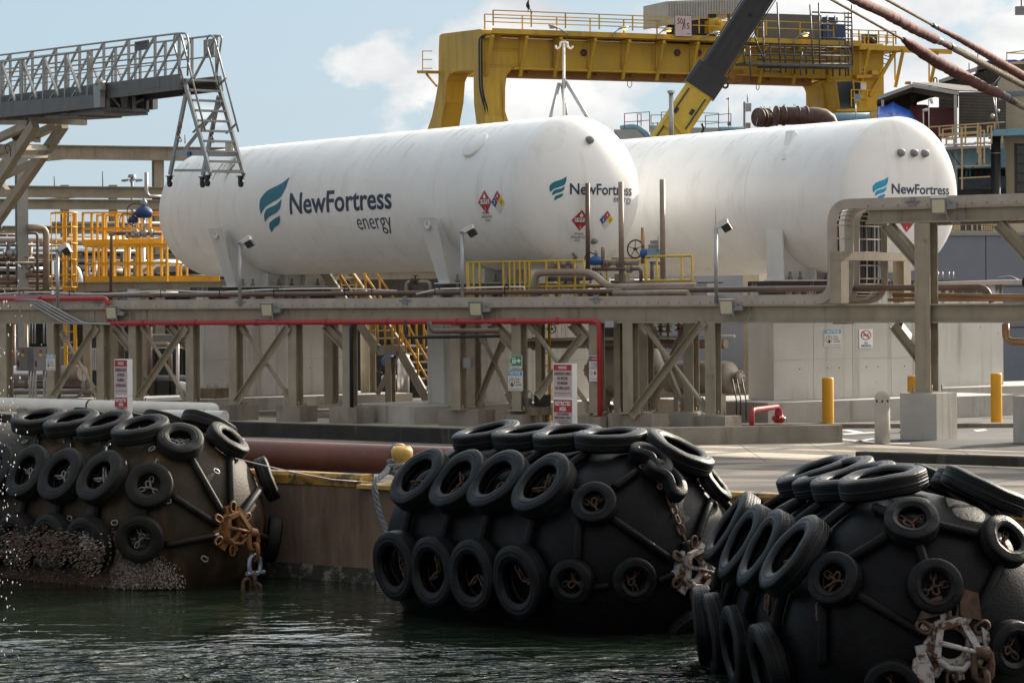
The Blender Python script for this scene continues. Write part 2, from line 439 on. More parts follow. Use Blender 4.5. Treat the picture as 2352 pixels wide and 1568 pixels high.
    def link(s, c, d, up, l_, w_, r, n=12, k=5, mi=0):  # one oval chain link
        d, sd, u = frame(d, up)
        pts = []
        for i in range(n + 1):
            a = 2 * math.pi * i / n
            x = math.cos(a) * w_ / 2; y = math.sin(a) * w_ / 2
            y += (l_ - w_) / 2 * (1 if y > 1e-6 else -1 if y < -1e-6 else 0)
            pts.append(Vector(c) + d * y + sd * x)
        return s.tube(pts, r, k, mi, cap=False)
    def chain(s, pts, l_=.14, w_=.085, r=.016, mi=0):
        pts = [Vector(p) for p in pts]; flip = 0
        for a, b_ in zip(pts, pts[1:]):
            m_ = max(1, round((b_ - a).length / (l_ * .72)))
            for i in range(m_):
                c = a + (b_ - a) * (i + .5) / m_
                dd, sd, u = frame(b_ - a)
                s.link(c, dd, u if flip % 2 else sd, l_, w_, r, mi=mi); flip += 1
        return s
    def ball(s, c, r, n=12, k=7, mi=0, sq=(1, 1, 1)):
        vs = []; 
        for i in range(k + 1):
            a = math.pi * i / k
            for j in range(n):
                f = 2 * math.pi * j / n
                vs.append(Vector(c) + V(math.sin(a) * math.cos(f) * r * sq[0], math.sin(a) * math.sin(f) * r * sq[1], math.cos(a) * r * sq[2]))
        fs = [(i * n + j, (i + 1) * n + j, (i + 1) * n + (j + 1) % n, i * n + (j + 1) % n) for i in range(k) for j in range(n)]
        return s.add(vs, fs, mi, True)
    def mesh(s, name, mats):
        me = bpy.data.meshes.new(name)
        me.from_pydata(s.v, [], s.f)
        for x in ([mats] if isinstance(mats, str) else mats): me.materials.append(MT[x])
        me.polygons.foreach_set('material_index', s.m)
        me.polygons.foreach_set('use_smooth', s.sm)
        bm = bmesh.new(); bm.from_mesh(me)
        bmesh.ops.recalc_face_normals(bm, faces=bm.faces)
        bm.to_mesh(me); bm.free()
        me.update()
        return me
    def islands(s):
        up = list(range(len(s.v)))
        def fd(i):
            while up[i] != i: up[i] = up[up[i]]; i = up[i]
            return i
        for f in s.f:
            for j in f[1:]: up[fd(j)] = fd(f[0])
        by = {}
        for k, f in enumerate(s.f): by.setdefault(fd(f[0]), []).append(k)
        out = []
        for ks in by.values():
            m = MB(); ix = {}
            for k in ks:
                for i in s.f[k]:
                    if i not in ix: ix[i] = len(m.v); m.v.append(s.v[i])
                m.f.append(tuple(ix[i] for i in s.f[k])); m.m.append(s.m[k]); m.sm.append(s.sm[k])
            out.append(m)
        return out
    def build(s, name, mats, parent=None, label=None):
        if parent and name in EACH:
            return [link(bpy.data.objects.new(name, m.mesh(name, mats)), parent, label) for m in s.islands()][0]
        o = bpy.data.objects.new(name, s.mesh(name, mats))
        return link(o, parent, label)
def link(o, parent=None, label=None):
    COL.objects.link(o)
    if parent:
        o.parent = parent
        o.matrix_parent_inverse = PI_(parent)
    if label: o['label'] = label
    return o
def PI_(p):
    return Matrix.Translation(-p.location) if p.type == 'EMPTY' else Matrix.Identity(4)
def tag(o, label, cat, group=None, kind=None):
    o['label'] = label; o['category'] = cat
    if group: o['group'] = group
    if kind: o['kind'] = kind
    return o
def thing(name, label, cat, loc, group=None):
    o = bpy.data.objects.new(name, None); COL.objects.link(o)
    o.location = loc; o.empty_display_size = .2
    return tag(o, label, cat, group)
def struct(mb, name, mat):
    o = mb.build(name, mat); o['kind'] = 'structure'; return o
def dup(root, delta, label, group=None):        # copy a thing with its parts and sub-parts, moved by delta
    r = root.copy(); COL.objects.link(r)
    r.location = root.location + Vector(delta); r['label'] = label
    if group: r['group'] = group
    for ch in list(root.children):
        c = ch.copy(); COL.objects.link(c); c.parent = r; c.matrix_parent_inverse = ch.matrix_parent_inverse.copy(); c.matrix_basis = ch.matrix_basis.copy()
        for g in ch.children:
            d = g.copy(); COL.objects.link(d); d.parent = c; d.matrix_parent_inverse = g.matrix_parent_inverse.copy(); d.matrix_basis = g.matrix_basis.copy()
    return r

# ------------------------------------------------------------------ lettering and flat marks
_tx = {}
def textmesh(s, bold):
    k = (s, bold)
    if k not in _tx:
        cu = bpy.data.curves.new('text', 'FONT'); cu.body = s; cu.size = 1; cu.offset = bold; cu.resolution_u = 3
        o = bpy.data.objects.new('text', cu); COL.objects.link(o)
        bpy.context.view_layer.update()
        me = bpy.data.meshes.new_from_object(o.evaluated_get(bpy.context.evaluated_depsgraph_get()))
        vs = [(v.co.x, v.co.y) for v in me.vertices]; fs = [tuple(p.vertices) for p in me.polygons]
        bpy.data.objects.remove(o); bpy.data.meshes.remove(me)
        _tx[k] = (vs, fs)
    return _tx[k]
def decal(name, items, fmap, mats, parent, step=None):
    """items: ('t', text, x0, y0, x1, y1, mat, layer, bold) fitted to a box, or ('p', pts, mat, layer); fmap(u, v, layer) -> point"""
    bm = bmesh.new()
    lay = bm.faces.layers.int.new('lay')
    for it in items:
        if it[0] == 't':
            _, s, x0, y0, x1, y1, mi, ly, bold = it
            vs, fs = textmesh(s, bold)
            ax, bx = min(v[0] for v in vs), max(v[0] for v in vs); ay, by = min(v[1] for v in vs), max(v[1] for v in vs)
            if x1 is None: x1 = x0 + (bx - ax) * (y1 - y0) / (by - ay)
            pts = [(x0 + (v[0] - ax) / (bx - ax) * (x1 - x0), y0 + (v[1] - ay) / (by - ay) * (y1 - y0)) for v in vs]
        else:
            _, pts, mi, ly = it
            fs = tessellate_polygon([[Vector((p[0], p[1], 0)) for p in pts]])
        bv = [bm.verts.new((p[0], p[1], 0)) for p in pts]
        for f in fs:
            try: q = bm.faces.new([bv[i] for i in f])
            except ValueError: continue
            q.material_index = mats.index(mi); q[lay] = ly
    if step:
        for ax in (0, 1):
            lo = min(v.co[ax] for v in bm.verts); hi = max(v.co[ax] for v in bm.verts)
            x = lo + step[ax]
            while x < hi:
                co = [0, 0, 0]; co[ax] = x; no = [0, 0, 0]; no[ax] = 1
                bmesh.ops.bisect_plane(bm, geom=bm.verts[:] + bm.edges[:] + bm.faces[:], plane_co=co, plane_no=no)
                x += step[ax]
    for v in bm.verts:
        ly = v.link_faces[0][lay] if v.link_faces else 0
        v.co = fmap(v.co.x, v.co.y, ly)
    me = bpy.data.meshes.new(name)
    for x in mats: me.materials.append(MT[x])
    bm.to_mesh(me); bm.free()
    o = bpy.data.objects.new(name, me)
    return link(o, parent)
def rect(x0, y0, x1, y1, m, ly=0):
    return ('p', [(x0, y0), (x1, y0), (x1, y1), (x0, y1)], m, ly)
def circ(x, y, r, m, ly=0, n=20, r2=None):
    return ('p', [(x + r * math.cos(2 * math.pi * i / n), y + (r2 or r) * math.sin(2 * math.pi * i / n)) for i in range(n)], m, ly)
def flat(o, rt, up, nm):                    # map for a flat board
    o, rt, up, nm = Vector(o), Vector(rt), Vector(up), Vector(nm)
    return lambda u, v, ly: o + rt * u + up * v + nm * (.003 + .0025 * ly)

# ------------------------------------------------------------------ site axes
Q = V(.77, -.64, 0).normalized()            # along the quay, towards the right and nearer
INL = V(.64, .77, 0).normalized()           # inland
KH = .18
K0 = G(622, 1081, KH)
WZ = -1.45                                  # water level
QP = PL(K0, Q)                              # face of the quay
RK = PL((-6., 67.), (.79, -.61))            # front of the pipe rack
RQ = V(RK.d.x, RK.d.y, 0); RI = V(-RK.d.y, RK.d.x, 0)
AX = V(-.574, .819, 0).normalized()         # tank axis, going away
PX = V(.819, .574, 0).normalized()          # across the tanks
UP = V(0, 0, 1)
# ================================================================== ground, water, quay
def qp(s, inl, z):                           # s metres along the quay from K0, inl metres inland
    return Vector((K0.x, K0.y, 0)) + Q * s + INL * inl + UP * z
mb = MB()
n_ = 1
mb.sheet([V(-900, -60, WZ), V(900, -60, WZ), V(900, 700, WZ), V(-900, 700, WZ)])
struct(mb, 'water', 'sea')
mb = MB()
mb.sheet([qp(-800, .32, 0), qp(800, .32, 0), qp(800, 3500, 0), qp(-800, 3500, 0)])
struct(mb, 'ground', 'asphalt')
def gsheet(name, pts, h, mat):
    mb = MB(); mb.sheet([G(x, y, h) for x, y in pts]); return struct(mb, name, mat)
gsheet('concrete_apron', [(1040, 1021), (1300, 1027), (1592, 1046), (2352, 1075), (2700, 1085), (2700, 1047), (2352, 1036), (2190, 1031), (1935, 1016), (1400, 1018), (1100, 1012)], .004, 'slab')
gsheet('concrete_apron', [(-300, 968), (300, 968), (1500, 1000), (1500, 975), (-300, 940)], .004, 'slab')
gsheet('driveway', [(1950, 1014), (2190, 1029), (2352, 1034), (2700, 1042), (2700, 960), (1800, 962)], .004, 'asphalt_grey')
gsheet('slab_strip', [(1700, 1134), (1980, 1128), (2352, 1146), (2352, 1150), (1980, 1134), (1700, 1140)], .005, 'slab')
mb = MB()
for q_ in ([(1935, 995), (2010, 991), (2012, 993), (1940, 998)], [(1933, 1007), (2040, 1016), (2090, 1017), (2090, 1019), (2035, 1019), (1936, 1010)],
           [(1960, 1013), (2000, 1006), (2012, 1007), (1975, 1014)], [(1932, 987), (1962, 993), (1985, 992), (1950, 986)],
           [(2235, 987), (2262, 985), (2268, 988), (2243, 990)]):
    mb.sheet([G(x, y, .008) for x, y in q_])
struct(mb, 'road_marking', 'pale')

mb = MB()
for (x0, y0, x1, y1) in ((1560, 1032, 1930, 1044), (1700, 1021, 1760, 1060), (2210, 1036, 2290, 1075), (1860, 1019, 1960, 1062), (1960, 1047, 2352, 1062)):
    a, c = G(x0, y0, .006), G(x1, y1, .006); d = (c - a).normalized(); n_ = V(-d.y, d.x, 0) * .006; mb.sheet([a - n_, c - n_, c + n_, a + n_])
struct(mb, 'slab_joint', 'concrete_black')
# quay wall
mb = MB()
mb.prism([qp(-70, 0, -5), qp(60, 0, -5), qp(60, 0, -.008), qp(-70, 0, -.008)], INL * .6)
wall = mb.build('quay_wall', ['quay_face'] if False else ['concrete_old'])
tag(wall, 'rust streaked concrete quay wall rising from the dark water', 'quay wall')
m = wall.data.materials[0].copy(); m.name = 'quay_face'
MT['quay_face'] = m; wall.data.materials[0] = m
for nd in m.node_tree.nodes:
    if nd.type == 'MIX_RGB' and nd.blend_type == 'MULTIPLY': nd.inputs[1].default_value = (.20, .137, .10, 1)
    if nd.type == 'MIX_RGB' and nd.blend_type == 'MIX': nd.inputs[2].default_value = (.085, .043, .028, 1)
mb = MB(); mb.prism([qp(-70, -.03, -1.75), qp(60, -.03, -1.75), qp(60, -.03, -1.22), qp(-70, -.03, -1.22)], INL * .02)
mb.build('tide_band', 'mould', wall)
# yellow bull rail in lengths, with a gap at the bitt
def rail(s0, s1, label):
    mb = MB()
    a = [(0, 0), (0, KH - .05), (.05, KH), (.32, KH), (.32, 0)]
    mb.prism([qp(s0, y - .02, z) for y, z in a], Q * (s1 - s0))
    return tag(mb.build('bull_rail', 'edge_yellow'), label, 'quay edge', 'yellow bull rails along the quay edge')
def s_at(x):                                 # distance along the quay at image column x
    p = QP(x, 1000); return (Vector((p.x, p.y, 0)) - Vector((K0.x, K0.y, 0))).dot(Q)
rail(-60, s_at(828), 'worn yellow and black quay edge left of the mooring bitt')
rail(s_at(935), 45, 'yellow quay edge running behind the two black fenders')
mb = MB()
mb.box(qp((s_at(845) + s_at(925)) / 2, .3, .015), (s_at(925) - s_at(812), .8, .06), (Q, INL, UP))
b_ = qp(s_at(884), .38, .03)
tt = thing('mooring_bitt', 'rusty yellow mooring bitt with a rounded head, grey hawser round it', 'mooring bitt', b_)
mb.build('base_plate', 'bitt_yellow', tt)
mb = MB()
zt = 2.8 - (1035 - 692) / 6500 * b_.y
mb.lathe([(0, .12), (.05, .10), (.32, .098), (.38, .13), (.44, .165), (.52, .165), (.58, .13), (zt - .03, .06), (zt - .03, 0)], b_, UP, 24)
mb.build('post', 'bitt_yellow', tt)
# hawser round the bitt
mb = MB()
def strand(pts, r, mb, mi=0, twist=9., k=3):
    """a laid rope: k strands winding round a path"""
    pts = fillet(pts, .12, 5) if len(pts) > 2 else [Vector(p) for p in pts]
    fine = []
    for a, c in zip(pts, pts[1:]):
        m_ = max(1, int((c - a).length / (r * .55)))
        fine += [a + (c - a) * i / m_ for i in range(m_)]
    fine.append(pts[-1])
    for j in range(k):
        acc = 0; o = []
        for i, p in enumerate(fine):
            d = fine[min(i + 1, len(fine) - 1)] - fine[max(i - 1, 0)]
            _, sd, u = frame(d, (.3, .2, 1))
            if i: acc += (p - fine[i - 1]).length
            ph = acc / r * 1.1 + 2 * math.pi * j / k
            o.append(p + (sd * math.cos(ph) + u * math.sin(ph)) * r * .48)
        mb.tube(o, r * .56, 5, mi)
ring = []
for i in range(40):
    a = i / 40 * 2 * math.pi * 2.6
    ring.append(b_ + V(math.cos(a) * .19, math.sin(a) * .19, .16 + .075 * (i / 40 * 2.6)))
strand(ring, .05, mb)
drop = [b_ + V(-.19, -.05, .28), b_ + V(-.24, -.35, .2), P(857, 1105, b_.y - .62), P(865, 1150, b_.y - .6), P(878, 1195, b_.y - .62), P(894, 1230, b_.y - .7)]
strand(drop, .05, mb)
tag(mb.build('mooring_rope', 'rope_grey'), 'thick grey braided hawser looped round the yellow bitt and hanging down the wall', 'rope')
mb = MB()
a, c = P(540, 1052, 41.6), P(858, 1108, b_.y - .3)
mb.tube([a, a.lerp(c, .35) - UP * .05, a.lerp(c, .7) - UP * .06, c], .008, 5)
tag(mb.build('thin_line', 'pvc'), 'thin pale line stretched from the left fender to the mooring bitt', 'rope')

# rust brown pipe along the quay
PP = QP.off(1.25)
p0 = PP(600, 1043); z_ = p0.z
pc = lambda s: qp(s, 1.25, z_)
mb = MB(); mb.tube([pc(-40), pc(s_at(800)), pc(s_at(1130))], .235, 24)
big = mb.build('pipe', 'pipe_rusty')
tag(big, 'long rust brown pipe lying along the quay behind the yellow edge', 'pipe')
mb = MB()
for x in (330, 690, 1000):
    mb.lathe([(-.03, .23), (-.03, .262), (.03, .262), (.03, .23)], pc(s_at(x) + .9), Q, 24)
mb.build('coupling', 'pipe_rusty', big)
mb = MB()
for s in range(-30, 5, 5): mb.box(pc(s) * 1 - UP * (z_ - .05 - 0) + UP * 0, (.25, .6, .1), (Q, INL, UP))
mb.build('support', 'concrete_old', big)

# ================================================================== fenders
class Fender:
    def __init__(s, name, label, c, a, ell, r, dd, mats):
        s.c = Vector(c); s.a = V(a[0], a[1], 0).normalized(); s.ell = ell; s.r = r; s.dd = dd; s.mats = mats
        s.n = V(s.a.y, -s.a.x, 0)
        if s.n.y > 0: s.n = -s.n
        if s.n.x > 0 and abs(s.a.x) > .3: s.n = -s.n
        s.root = thing(name, label, 'fender', s.c - UP * .82)
    def f(s, p, h=0.):
        q = p - s.c; x = q.dot(s.a); rho = (q - s.a * x).length
        r = s.r + h; dd = s.dd + h
        e = x if x > 0 else (x + s.ell if x < -s.ell else 0)
        return math.sqrt((e / dd * r) ** 2 + rho * rho) - r
    def nrm(s, p, h=0.):
        e = 1e-3
        return Vector([s.f(p + d * e, h) - s.f(p - d * e, h) for d in (V(1, 0, 0), V(0, 1, 0), V(0, 0, 1))]).normalized()
    def hit(s, x, y, h=0.):
        rd = ray(x, y); rd = rd.normalized()
        k = s.c.length - 6; best = (9, None)
        for i in range(400):
            p = CAM + rd * k; d = s.f(p, h)
            if d < best[0]: best = (d, p)
            if d < .002: break
            k += max(.004, d * .6)
            if k > s.c.length + 9: break
        p = best[1]
        return p, s.nrm(p, h)
    def polar(s, x, psi, h=0.):                 # x along axis from near centre, psi from the top towards the water
        d = UP * math.cos(psi) + s.n * math.sin(psi)
        return s.c + s.a * x + d * (s.r + h), d
    def body(s):
        mb = MB(); pr = []
        for i in range(13):
            a = math.pi / 2 * i / 12
            pr.append((s.dd * math.cos(a), max(.001, s.r * math.sin(a))))
        for k in range(1, 7): pr.append((-s.ell * k / 7, s.r))
        for i in range(13):
            a = math.pi / 2 * i / 12
            pr.append((-s.ell - s.dd * math.sin(a), max(.001, s.r * math.cos(a))))
        mb.lathe(pr, s.c, s.a, 56)
        return mb.build('body', s.mats['body'], s.root)
def tyre_mesh(R0, Ri, w_, mat, pinch=0.):
    h = w_ / 2
    m_ = R0 - Ri
    pr = [(.55 * h, Ri), (.76 * h, Ri + .008), (.93 * h, Ri + .035), (.985 * h, Ri + m_ * .34), (1.0 * h, Ri + m_ * .36), (1.03 * h, Ri + m_ * .40), (1.0 * h, Ri + m_ * .44), (1.0 * h, Ri + m_ * .5), (.99 * h, R0 - .085), (.995 * h, R0 - .075), (1.01 * h, R0 - .068), (.965 * h, R0 - .06), (.95 * h, R0 - .05), (.86 * h, R0 - .016), (.74 * h, R0), (.70 * h, R0 + .001)]
    tread = [(.62 * h, R0 + .003), (.60 * h, R0 + .003), (.59 * h, R0 - .005), (.565 * h, R0 - .005), (.555 * h, R0 + .004), (.535 * h, R0 + .004), (.34 * h, R0 + .005), (.32 * h, R0 + .005), (.31 * h, R0 - .003), (.285 * h, R0 - .003), (.275 * h, R0 + .005), (.255 * h, R0 + .005), (.06 * h, R0 + .006), (.0 * h, R0 + .006)]
    half = pr + tread
    prof = half + [(-a, b) for a, b in reversed(half)]
    prof += [(-.5 * h, Ri + .03), (-.8 * h, R0 - .09), (-.45 * h, R0 - .045), (.45 * h, R0 - .045), (.8 * h, R0 - .09), (.5 * h, Ri + .03)]
    mb = MB(); mb.lathe(prof, (0, 0, 0), (0, 0, 1), 40, closed=True)
    if not pinch:                           # worn tyres sag out of round
        k1, k2, k3 = RN.uniform(.004, .014), RN.uniform(0, 6), RN.uniform(0, 6)
        vs = []
        for x, y, z in mb.v:
            a = math.atan2(y, x); f = 1 + k1 * math.cos(2 * a + k2) + k1 * .4 * math.cos(5 * a + k3)
            vs.append((x * f, y * f, z + .008 * math.cos(2 * a + k3) + .0025 * math.cos(7 * a + k2)))
        mb.v = vs
    if pinch:
        vs = []
        for x, y, z in mb.v:
            k = math.exp(-((x / .17) ** 2)) * (1 if y < 0 else 0) * min(1, -y / (R0 * .5) if y < 0 else 0)
            vs.append((x * (1.10 - .0 * k), y * .80 + pinch * k, z + .05 * k))
        mb.v = vs
    return mb.mesh('tyre', mat)
def chain_mesh(Ri, mat, kind):
    mb = MB()
    for j in range(3 if kind else 2):
        a = j * 2.1 + RN.uniform(-.5, .5)
        d = V(math.cos(a), math.sin(a), 0)
        mb.chain([d * .02 + V(0, 0, -.05), d * (Ri + .0) + V(0, 0, -.03)], .10, .062, .0125)
    if kind: mb.link(V(.02, .03, -.02), V(.5, .5, .3), UP, .11, .07, .014)
    return mb.mesh('chain', mat)
class Net:
    def __init__(s, fd, R0, mats, big, small, cm):
        s.fd = fd; s.R0 = R0; s.big = big; s.small = small; s.cm = cm
    def put(s, p, n_, me, Rr, spin, ch, label=None, lean=0.):
        o = bpy.data.objects.new('tyre', RN.choice(me) if isinstance(me, list) else me)
        z = Vector(n_).normalized()
        x = s.fd.a - z * s.fd.a.dot(z)
        if x.length < .1: x = UP - z * z.z
        x.normalize(); y = z.cross(x)
        m = Matrix((x, y, z)).transposed().to_4x4()
        m = Matrix.Translation(p) @ m @ Matrix.Rotation(spin, 4, 'Z') @ Matrix.Rotation(lean + RN.gauss(0, .05), 4, 'X')
        COL.objects.link(o); o.parent = s.fd.root; o.matrix_parent_inverse = PI_(s.fd.root); o.matrix_basis = m
        if label: o['label'] = label
        if ch:
            c = bpy.data.objects.new('chain', RN.choice(ch)); COL.objects.link(c); c.parent = o
            c.matrix_basis = Matrix.Rotation(RN.uniform(0, 6), 4, 'Z')
        return o
    def at(s, x, y, big=True, lean=0., label=None, me=None, ch=True):
        h = .15 if big else .11
        p, n_ = s.fd.hit(x, y, h)
        return s.put(p, n_, me or (s.big if big else s.small), 0, RN.uniform(0, .3) if me else RN.uniform(0, 6), s.cm[0 if big else 1] if ch else None, label, lean)
def sleeve(fd, a, c, mat, r=.06, h=.05, ext=None, rib=False):
    """a rubber hose over a chain, following the skin from pixel a to pixel c"""
    pts = []
    for i in range(9):
        k = i / 8
        p, n_ = fd.hit(a[0] + (c[0] - a[0]) * k, a[1] + (c[1] - a[1]) * k, h)
        pts.append(p)
    mb = MB()
    if rib:
        q = []; rr = []
        for u, v in zip(pts, pts[1:]):
            m_ = max(2, int((v - u).length / .022))
            for i in range(m_): q.append(u.lerp(v, i / m_)); rr.append(r * (1.0 if len(q) % 2 else .9))
        mb.tube(q, rr, 10)
    else: mb.tube(pts, r, 10)
    return mb.build('chain_sleeve', mat, fd.root)
def sleeve_p(fd, p, q, mat, r=.06):
    mb = MB(); m_ = []
    for i in range(7):
        x = p.lerp(q, i / 6); d = fd.f(x); m_.append(x + fd.nrm(x) * (.07 - d))
    mb.tube(m_, r, 10); return mb.build('chain_sleeve', mat, fd.root)

MATS1 = dict(body='rubber_old'); MATS2 = dict(body='rubber')
f1 = Fender('rubber_fender', 'brown stained floating fender at the left with barnacles and an orange rusty end fitting', P(410, 1205, 43), (.74, -.67), 4.2, 1.45, 1.15, MATS1)
f2 = Fender('rubber_fender', 'middle black floating fender hung with tyres beside the rope and bitt', P(1450, 1290, 37), (.62, -.78), 3.15, 1.45, 1.15, MATS2)
f3 = Fender('rubber_fender', 'nearest black floating fender at the right with its end facing the viewer', P(2110, 1448, 30), (.14, -.99), 3.1, 1.45, 1.15, MATS2)
bod = [f.body() for f in (f1, f2, f3)]
# brown marine growth up to the old waterline of the left fender
m = bod[0].data.materials[0]; n = m.node_tree.nodes; l = m.node_tree.links.new; b = n['Principled BSDF']
cur = b.inputs['Base Color'].links[0].from_socket
tcn = n.new('ShaderNodeTexCoord'); sx = n.new('ShaderNodeSeparateXYZ'); l(tcn.outputs['Object'], sx.inputs[0])
mr = n.new('ShaderNodeMapRange'); mr.inputs[1].default_value = -.55; mr.inputs[2].default_value = -1.1; mr.inputs[3].default_value = -.1; mr.inputs[4].default_value = .22; l(sx.outputs['Z'], mr.inputs[0])
mx_ = n.new('ShaderNodeMapRange'); mx_.inputs[1].default_value = -5.6; mx_.inputs[2].default_value = -4.9; mx_.inputs[3].default_value = 0; mx_.inputs[4].default_value = -.5; l(sx.outputs['X'], mx_.inputs[0])
q = n.new('ShaderNodeTexNoise'); q.inputs['Scale'].default_value = 5; q.inputs['Detail'].default_value = 9; l(tcn.outputs['Object'], q.inputs['Vector'])
a1_ = n.new('ShaderNodeMath'); l(mr.outputs[0], a1_.inputs[0]); l(q.outputs['Fac'], a1_.inputs[1])
a2_ = n.new('ShaderNodeMath'); l(a1_.outputs[0], a2_.inputs[0]); l(mx_.outputs[0], a2_.inputs[1])
r = n.new('ShaderNodeValToRGB'); r.color_ramp.elements[0].position = .56; r.color_ramp.elements[1].position = .66; l(a2_.outputs[0], r.inputs[0])
x = n.new('ShaderNodeMixRGB'); x.inputs[2].default_value = (.13, .09, .066, 1); l(r.outputs[0], x.inputs[0]); l(cur, x.inputs[1]); l(x.outputs[0], b.inputs['Base Color'])
CV = lambda *a: [chain_mesh(*a) for _ in range(4)]
ch_g = [CV(.2, 'chain_galv', 1), CV(.15, 'chain_galv', 1)]
ch_r = [CV(.2, 'chain_rust', 0), CV(.15, 'chain_rust', 1)]
TV = lambda n, *a: [tyre_mesh(*a) for _ in range(n)]
N1 = Net(f1, .43, 0, TV(5, .44, .23, .235, 'rubber_dusty'), TV(4, .35, .16, .22, 'rubber_dusty'), ch_g)
N2 = Net(f2, .47, 0, TV(5, .475, .265, .24, 'rubber_tyre'), TV(4, .285, .135, .18, 'rubber_tyre'), ch_r)
N3 = Net(f3, .47, 0, TV(5, .475, .27, .24, 'rubber_tyre'), TV(4, .285, .14, .18, 'rubber_tyre'), ch_r)
def rows(net, rws, cols_extra=0):
    fd = net.fd; grid = []
    for rw in rws:
        g = []
        for (x, y) in rw:
            p, n_ = fd.hit(x, y, .15); net.put(p, n_, net.big, 0, RN.uniform(0, 6), net.cm[0]); g.append(p)
        grid.append(g)
    for a, c in zip(grid, grid[1:]):
        for p, q in zip(a, c):
            d = (q - p).normalized()
            sleeve_p(fd, p + d * .4, q - d * .4, 'rubber')
    return grid
g1 = rows(N1, [[(91, 967), (165, 973), (242, 980), (323, 988)],
               [(67, 1086), (144.5, 1093), (235, 1097)], [(44, 1242), (124, 1244), (208, 1250)]])
N1.at(-12, 1083); N1.at(-35, 1240)
for p in g1[0] + []:
    x = (p - f1.c).dot(f1.a)
    q, d = f1.polar(min(x, .0) + .05, R(-24), .15); N1.put(q, d, N1.big, 0, RN.uniform(0, 6), None)
q, d = f1.polar(.45, R(-30), .0)
for (x, y, l_) in ((413, 1013, None), (523, 1012, 'dusty brown tyre on the sunlit shoulder'), (343, 1116, None), (322, 1236, None), (612, 1100, None), (628, 1236, None)):
    N1.at(x, y, False, label=l_)
for a, c in (((438, 1050), (512, 1180)), ((530, 1045), (533, 1172)), ((597, 1122), (550, 1188)), ((395, 1138), (500, 1205)), ((378, 1252), (500, 1228)), ((618, 1238), (555, 1216)), ((365, 1065), (352, 1085)), ((335, 1165), (325, 1195))):
    sleeve(f1, a, c, 'rubber_dusty', .055)
g2 = rows(N2, [[(1118, 1001), (1210, 1003), (1304, 1006), (1403, 1010)],
               [(966, 1100), (1056, 1106), (1145, 1107), (1249, 1116)], [(915, 1298), (1002, 1312), (1093, 1320), (1197, 1334)]])
for p in g2[2]:
    x = (p - f2.c).dot(f2.a); q, d = f2.polar(x, R(139), .15); N2.put(q, d, N2.big, 0, 0, None)
N2.at(1560, 1040)
for x, y in ((1365, 1157), (1640, 1113), (1315, 1335), (1456, 1331), (1580, 1450)): N2.at(x, y, False)
pin = tyre_mesh(.30, .15, .2, 'rubber_tyre', .17)
N2.at(1493, 1060, False, me=pin, label='squashed tyre, upper of a bent pair'); N2.at(1527, 1103, False, me=pin, label='squashed tyre, lower of a bent pair')
for a, c, rb in (((1402, 1188), (1545, 1287), 0), ((1330, 1135), (1290, 1125), 0), ((1410, 1120), (1462, 1082), 0), ((1555, 1066), (1605, 1090), 0), ((1632, 1150), (1600, 1240), 1),
                 ((1572, 1245), (1582, 1275), 0), ((1250, 1340), (1275, 1345), 0), ((1360, 1350), (1400, 1345), 0), ((1510, 1335), (1545, 1318), 0), ((1330, 1200), (1325, 1290), 0), ((1660, 1150), (1690, 1180), 0)):
    sleeve(f2, a, c, 'rubber', .055, rib=rb)
g3 = rows(N3, [[(1878, 1093), (1917, 1098), (1963, 1106), (2028, 1109)],
               [(1682, 1216), (1714, 1250), (1760, 1266), (1824, 1276)], [(1620, 1440), (1648, 1455), (1697, 1488), (1768, 1530)]])
N3.at(2262, 1128)
q, d = f3.polar(-1.0, R(-34), .15); N3.put(q, d, N3.big, 0, 0, None)
q, d = f3.polar(-1.9, R(-34), .15); N3.put(q, d, N3.big, 0, 0, None)
for x, y in ((2094, 1197), (2309, 1243), (1917, 1330), (2146, 1346), (2322, 1487), (2050, 1575)): N3.at(x, y, False)
for a, c, rb in (((1962, 1362), (2128, 1460), 0), ((1940, 1290), (2046, 1225), 0), ((2148, 1205), (2252, 1228), 1), ((2108, 1245), (2125, 1296), 0), ((2303, 1290), (2225, 1450), 1),
                 ((1870, 1295), (1895, 1310), 0), ((1890, 1385), (1890, 1530), 0), ((2290, 1480), (2240, 1485), 0), ((2010, 1165), (2050, 1185), 0)):
    sleeve(f3, a, c, 'rubber', .055, rib=rb)
# bare lengths of chain on the skin
def skin_chain(fd, a, c, mat, sz=.13):
    pts = [fd.hit(a[0] + (c[0] - a[0]) * i / 5, a[1] + (c[1] - a[1]) * i / 5, .045)[0] for i in range(6)]
    mb = MB(); mb.chain(pts, sz, sz * .65, sz * .13); mb.build('chain', mat, fd.root)
skin_chain(f2, (1535, 1135), (1577, 1250), 'chain_rust')
skin_chain(f3, (1885, 1385), (1886, 1425), 'chain_rust'); skin_chain(f3, (1768, 1365), (1766, 1400), 'chain_rust'); skin_chain(f3, (2240, 1180), (2200, 1180), 'chain_rust') if 0 else None
skin_chain(f1, (362, 1058), (350, 1080), 'chain_galv', .1)
for x, y in ((57, 1014), (152, 1012), (246, 1022), (349, 1030), (160, 1190), (263, 1200), (497, 1090 - 8), (384, 1150), (470, 1283), (535, 1000)):
    p, n_ = f1.hit(x, y, .06); mb = MB(); mb.link(p, n_.cross(UP) + UP * RN.uniform(-.6, .6), n_, .11, .07, .014); mb.build('shackle', 'chain_galv', f1.root)
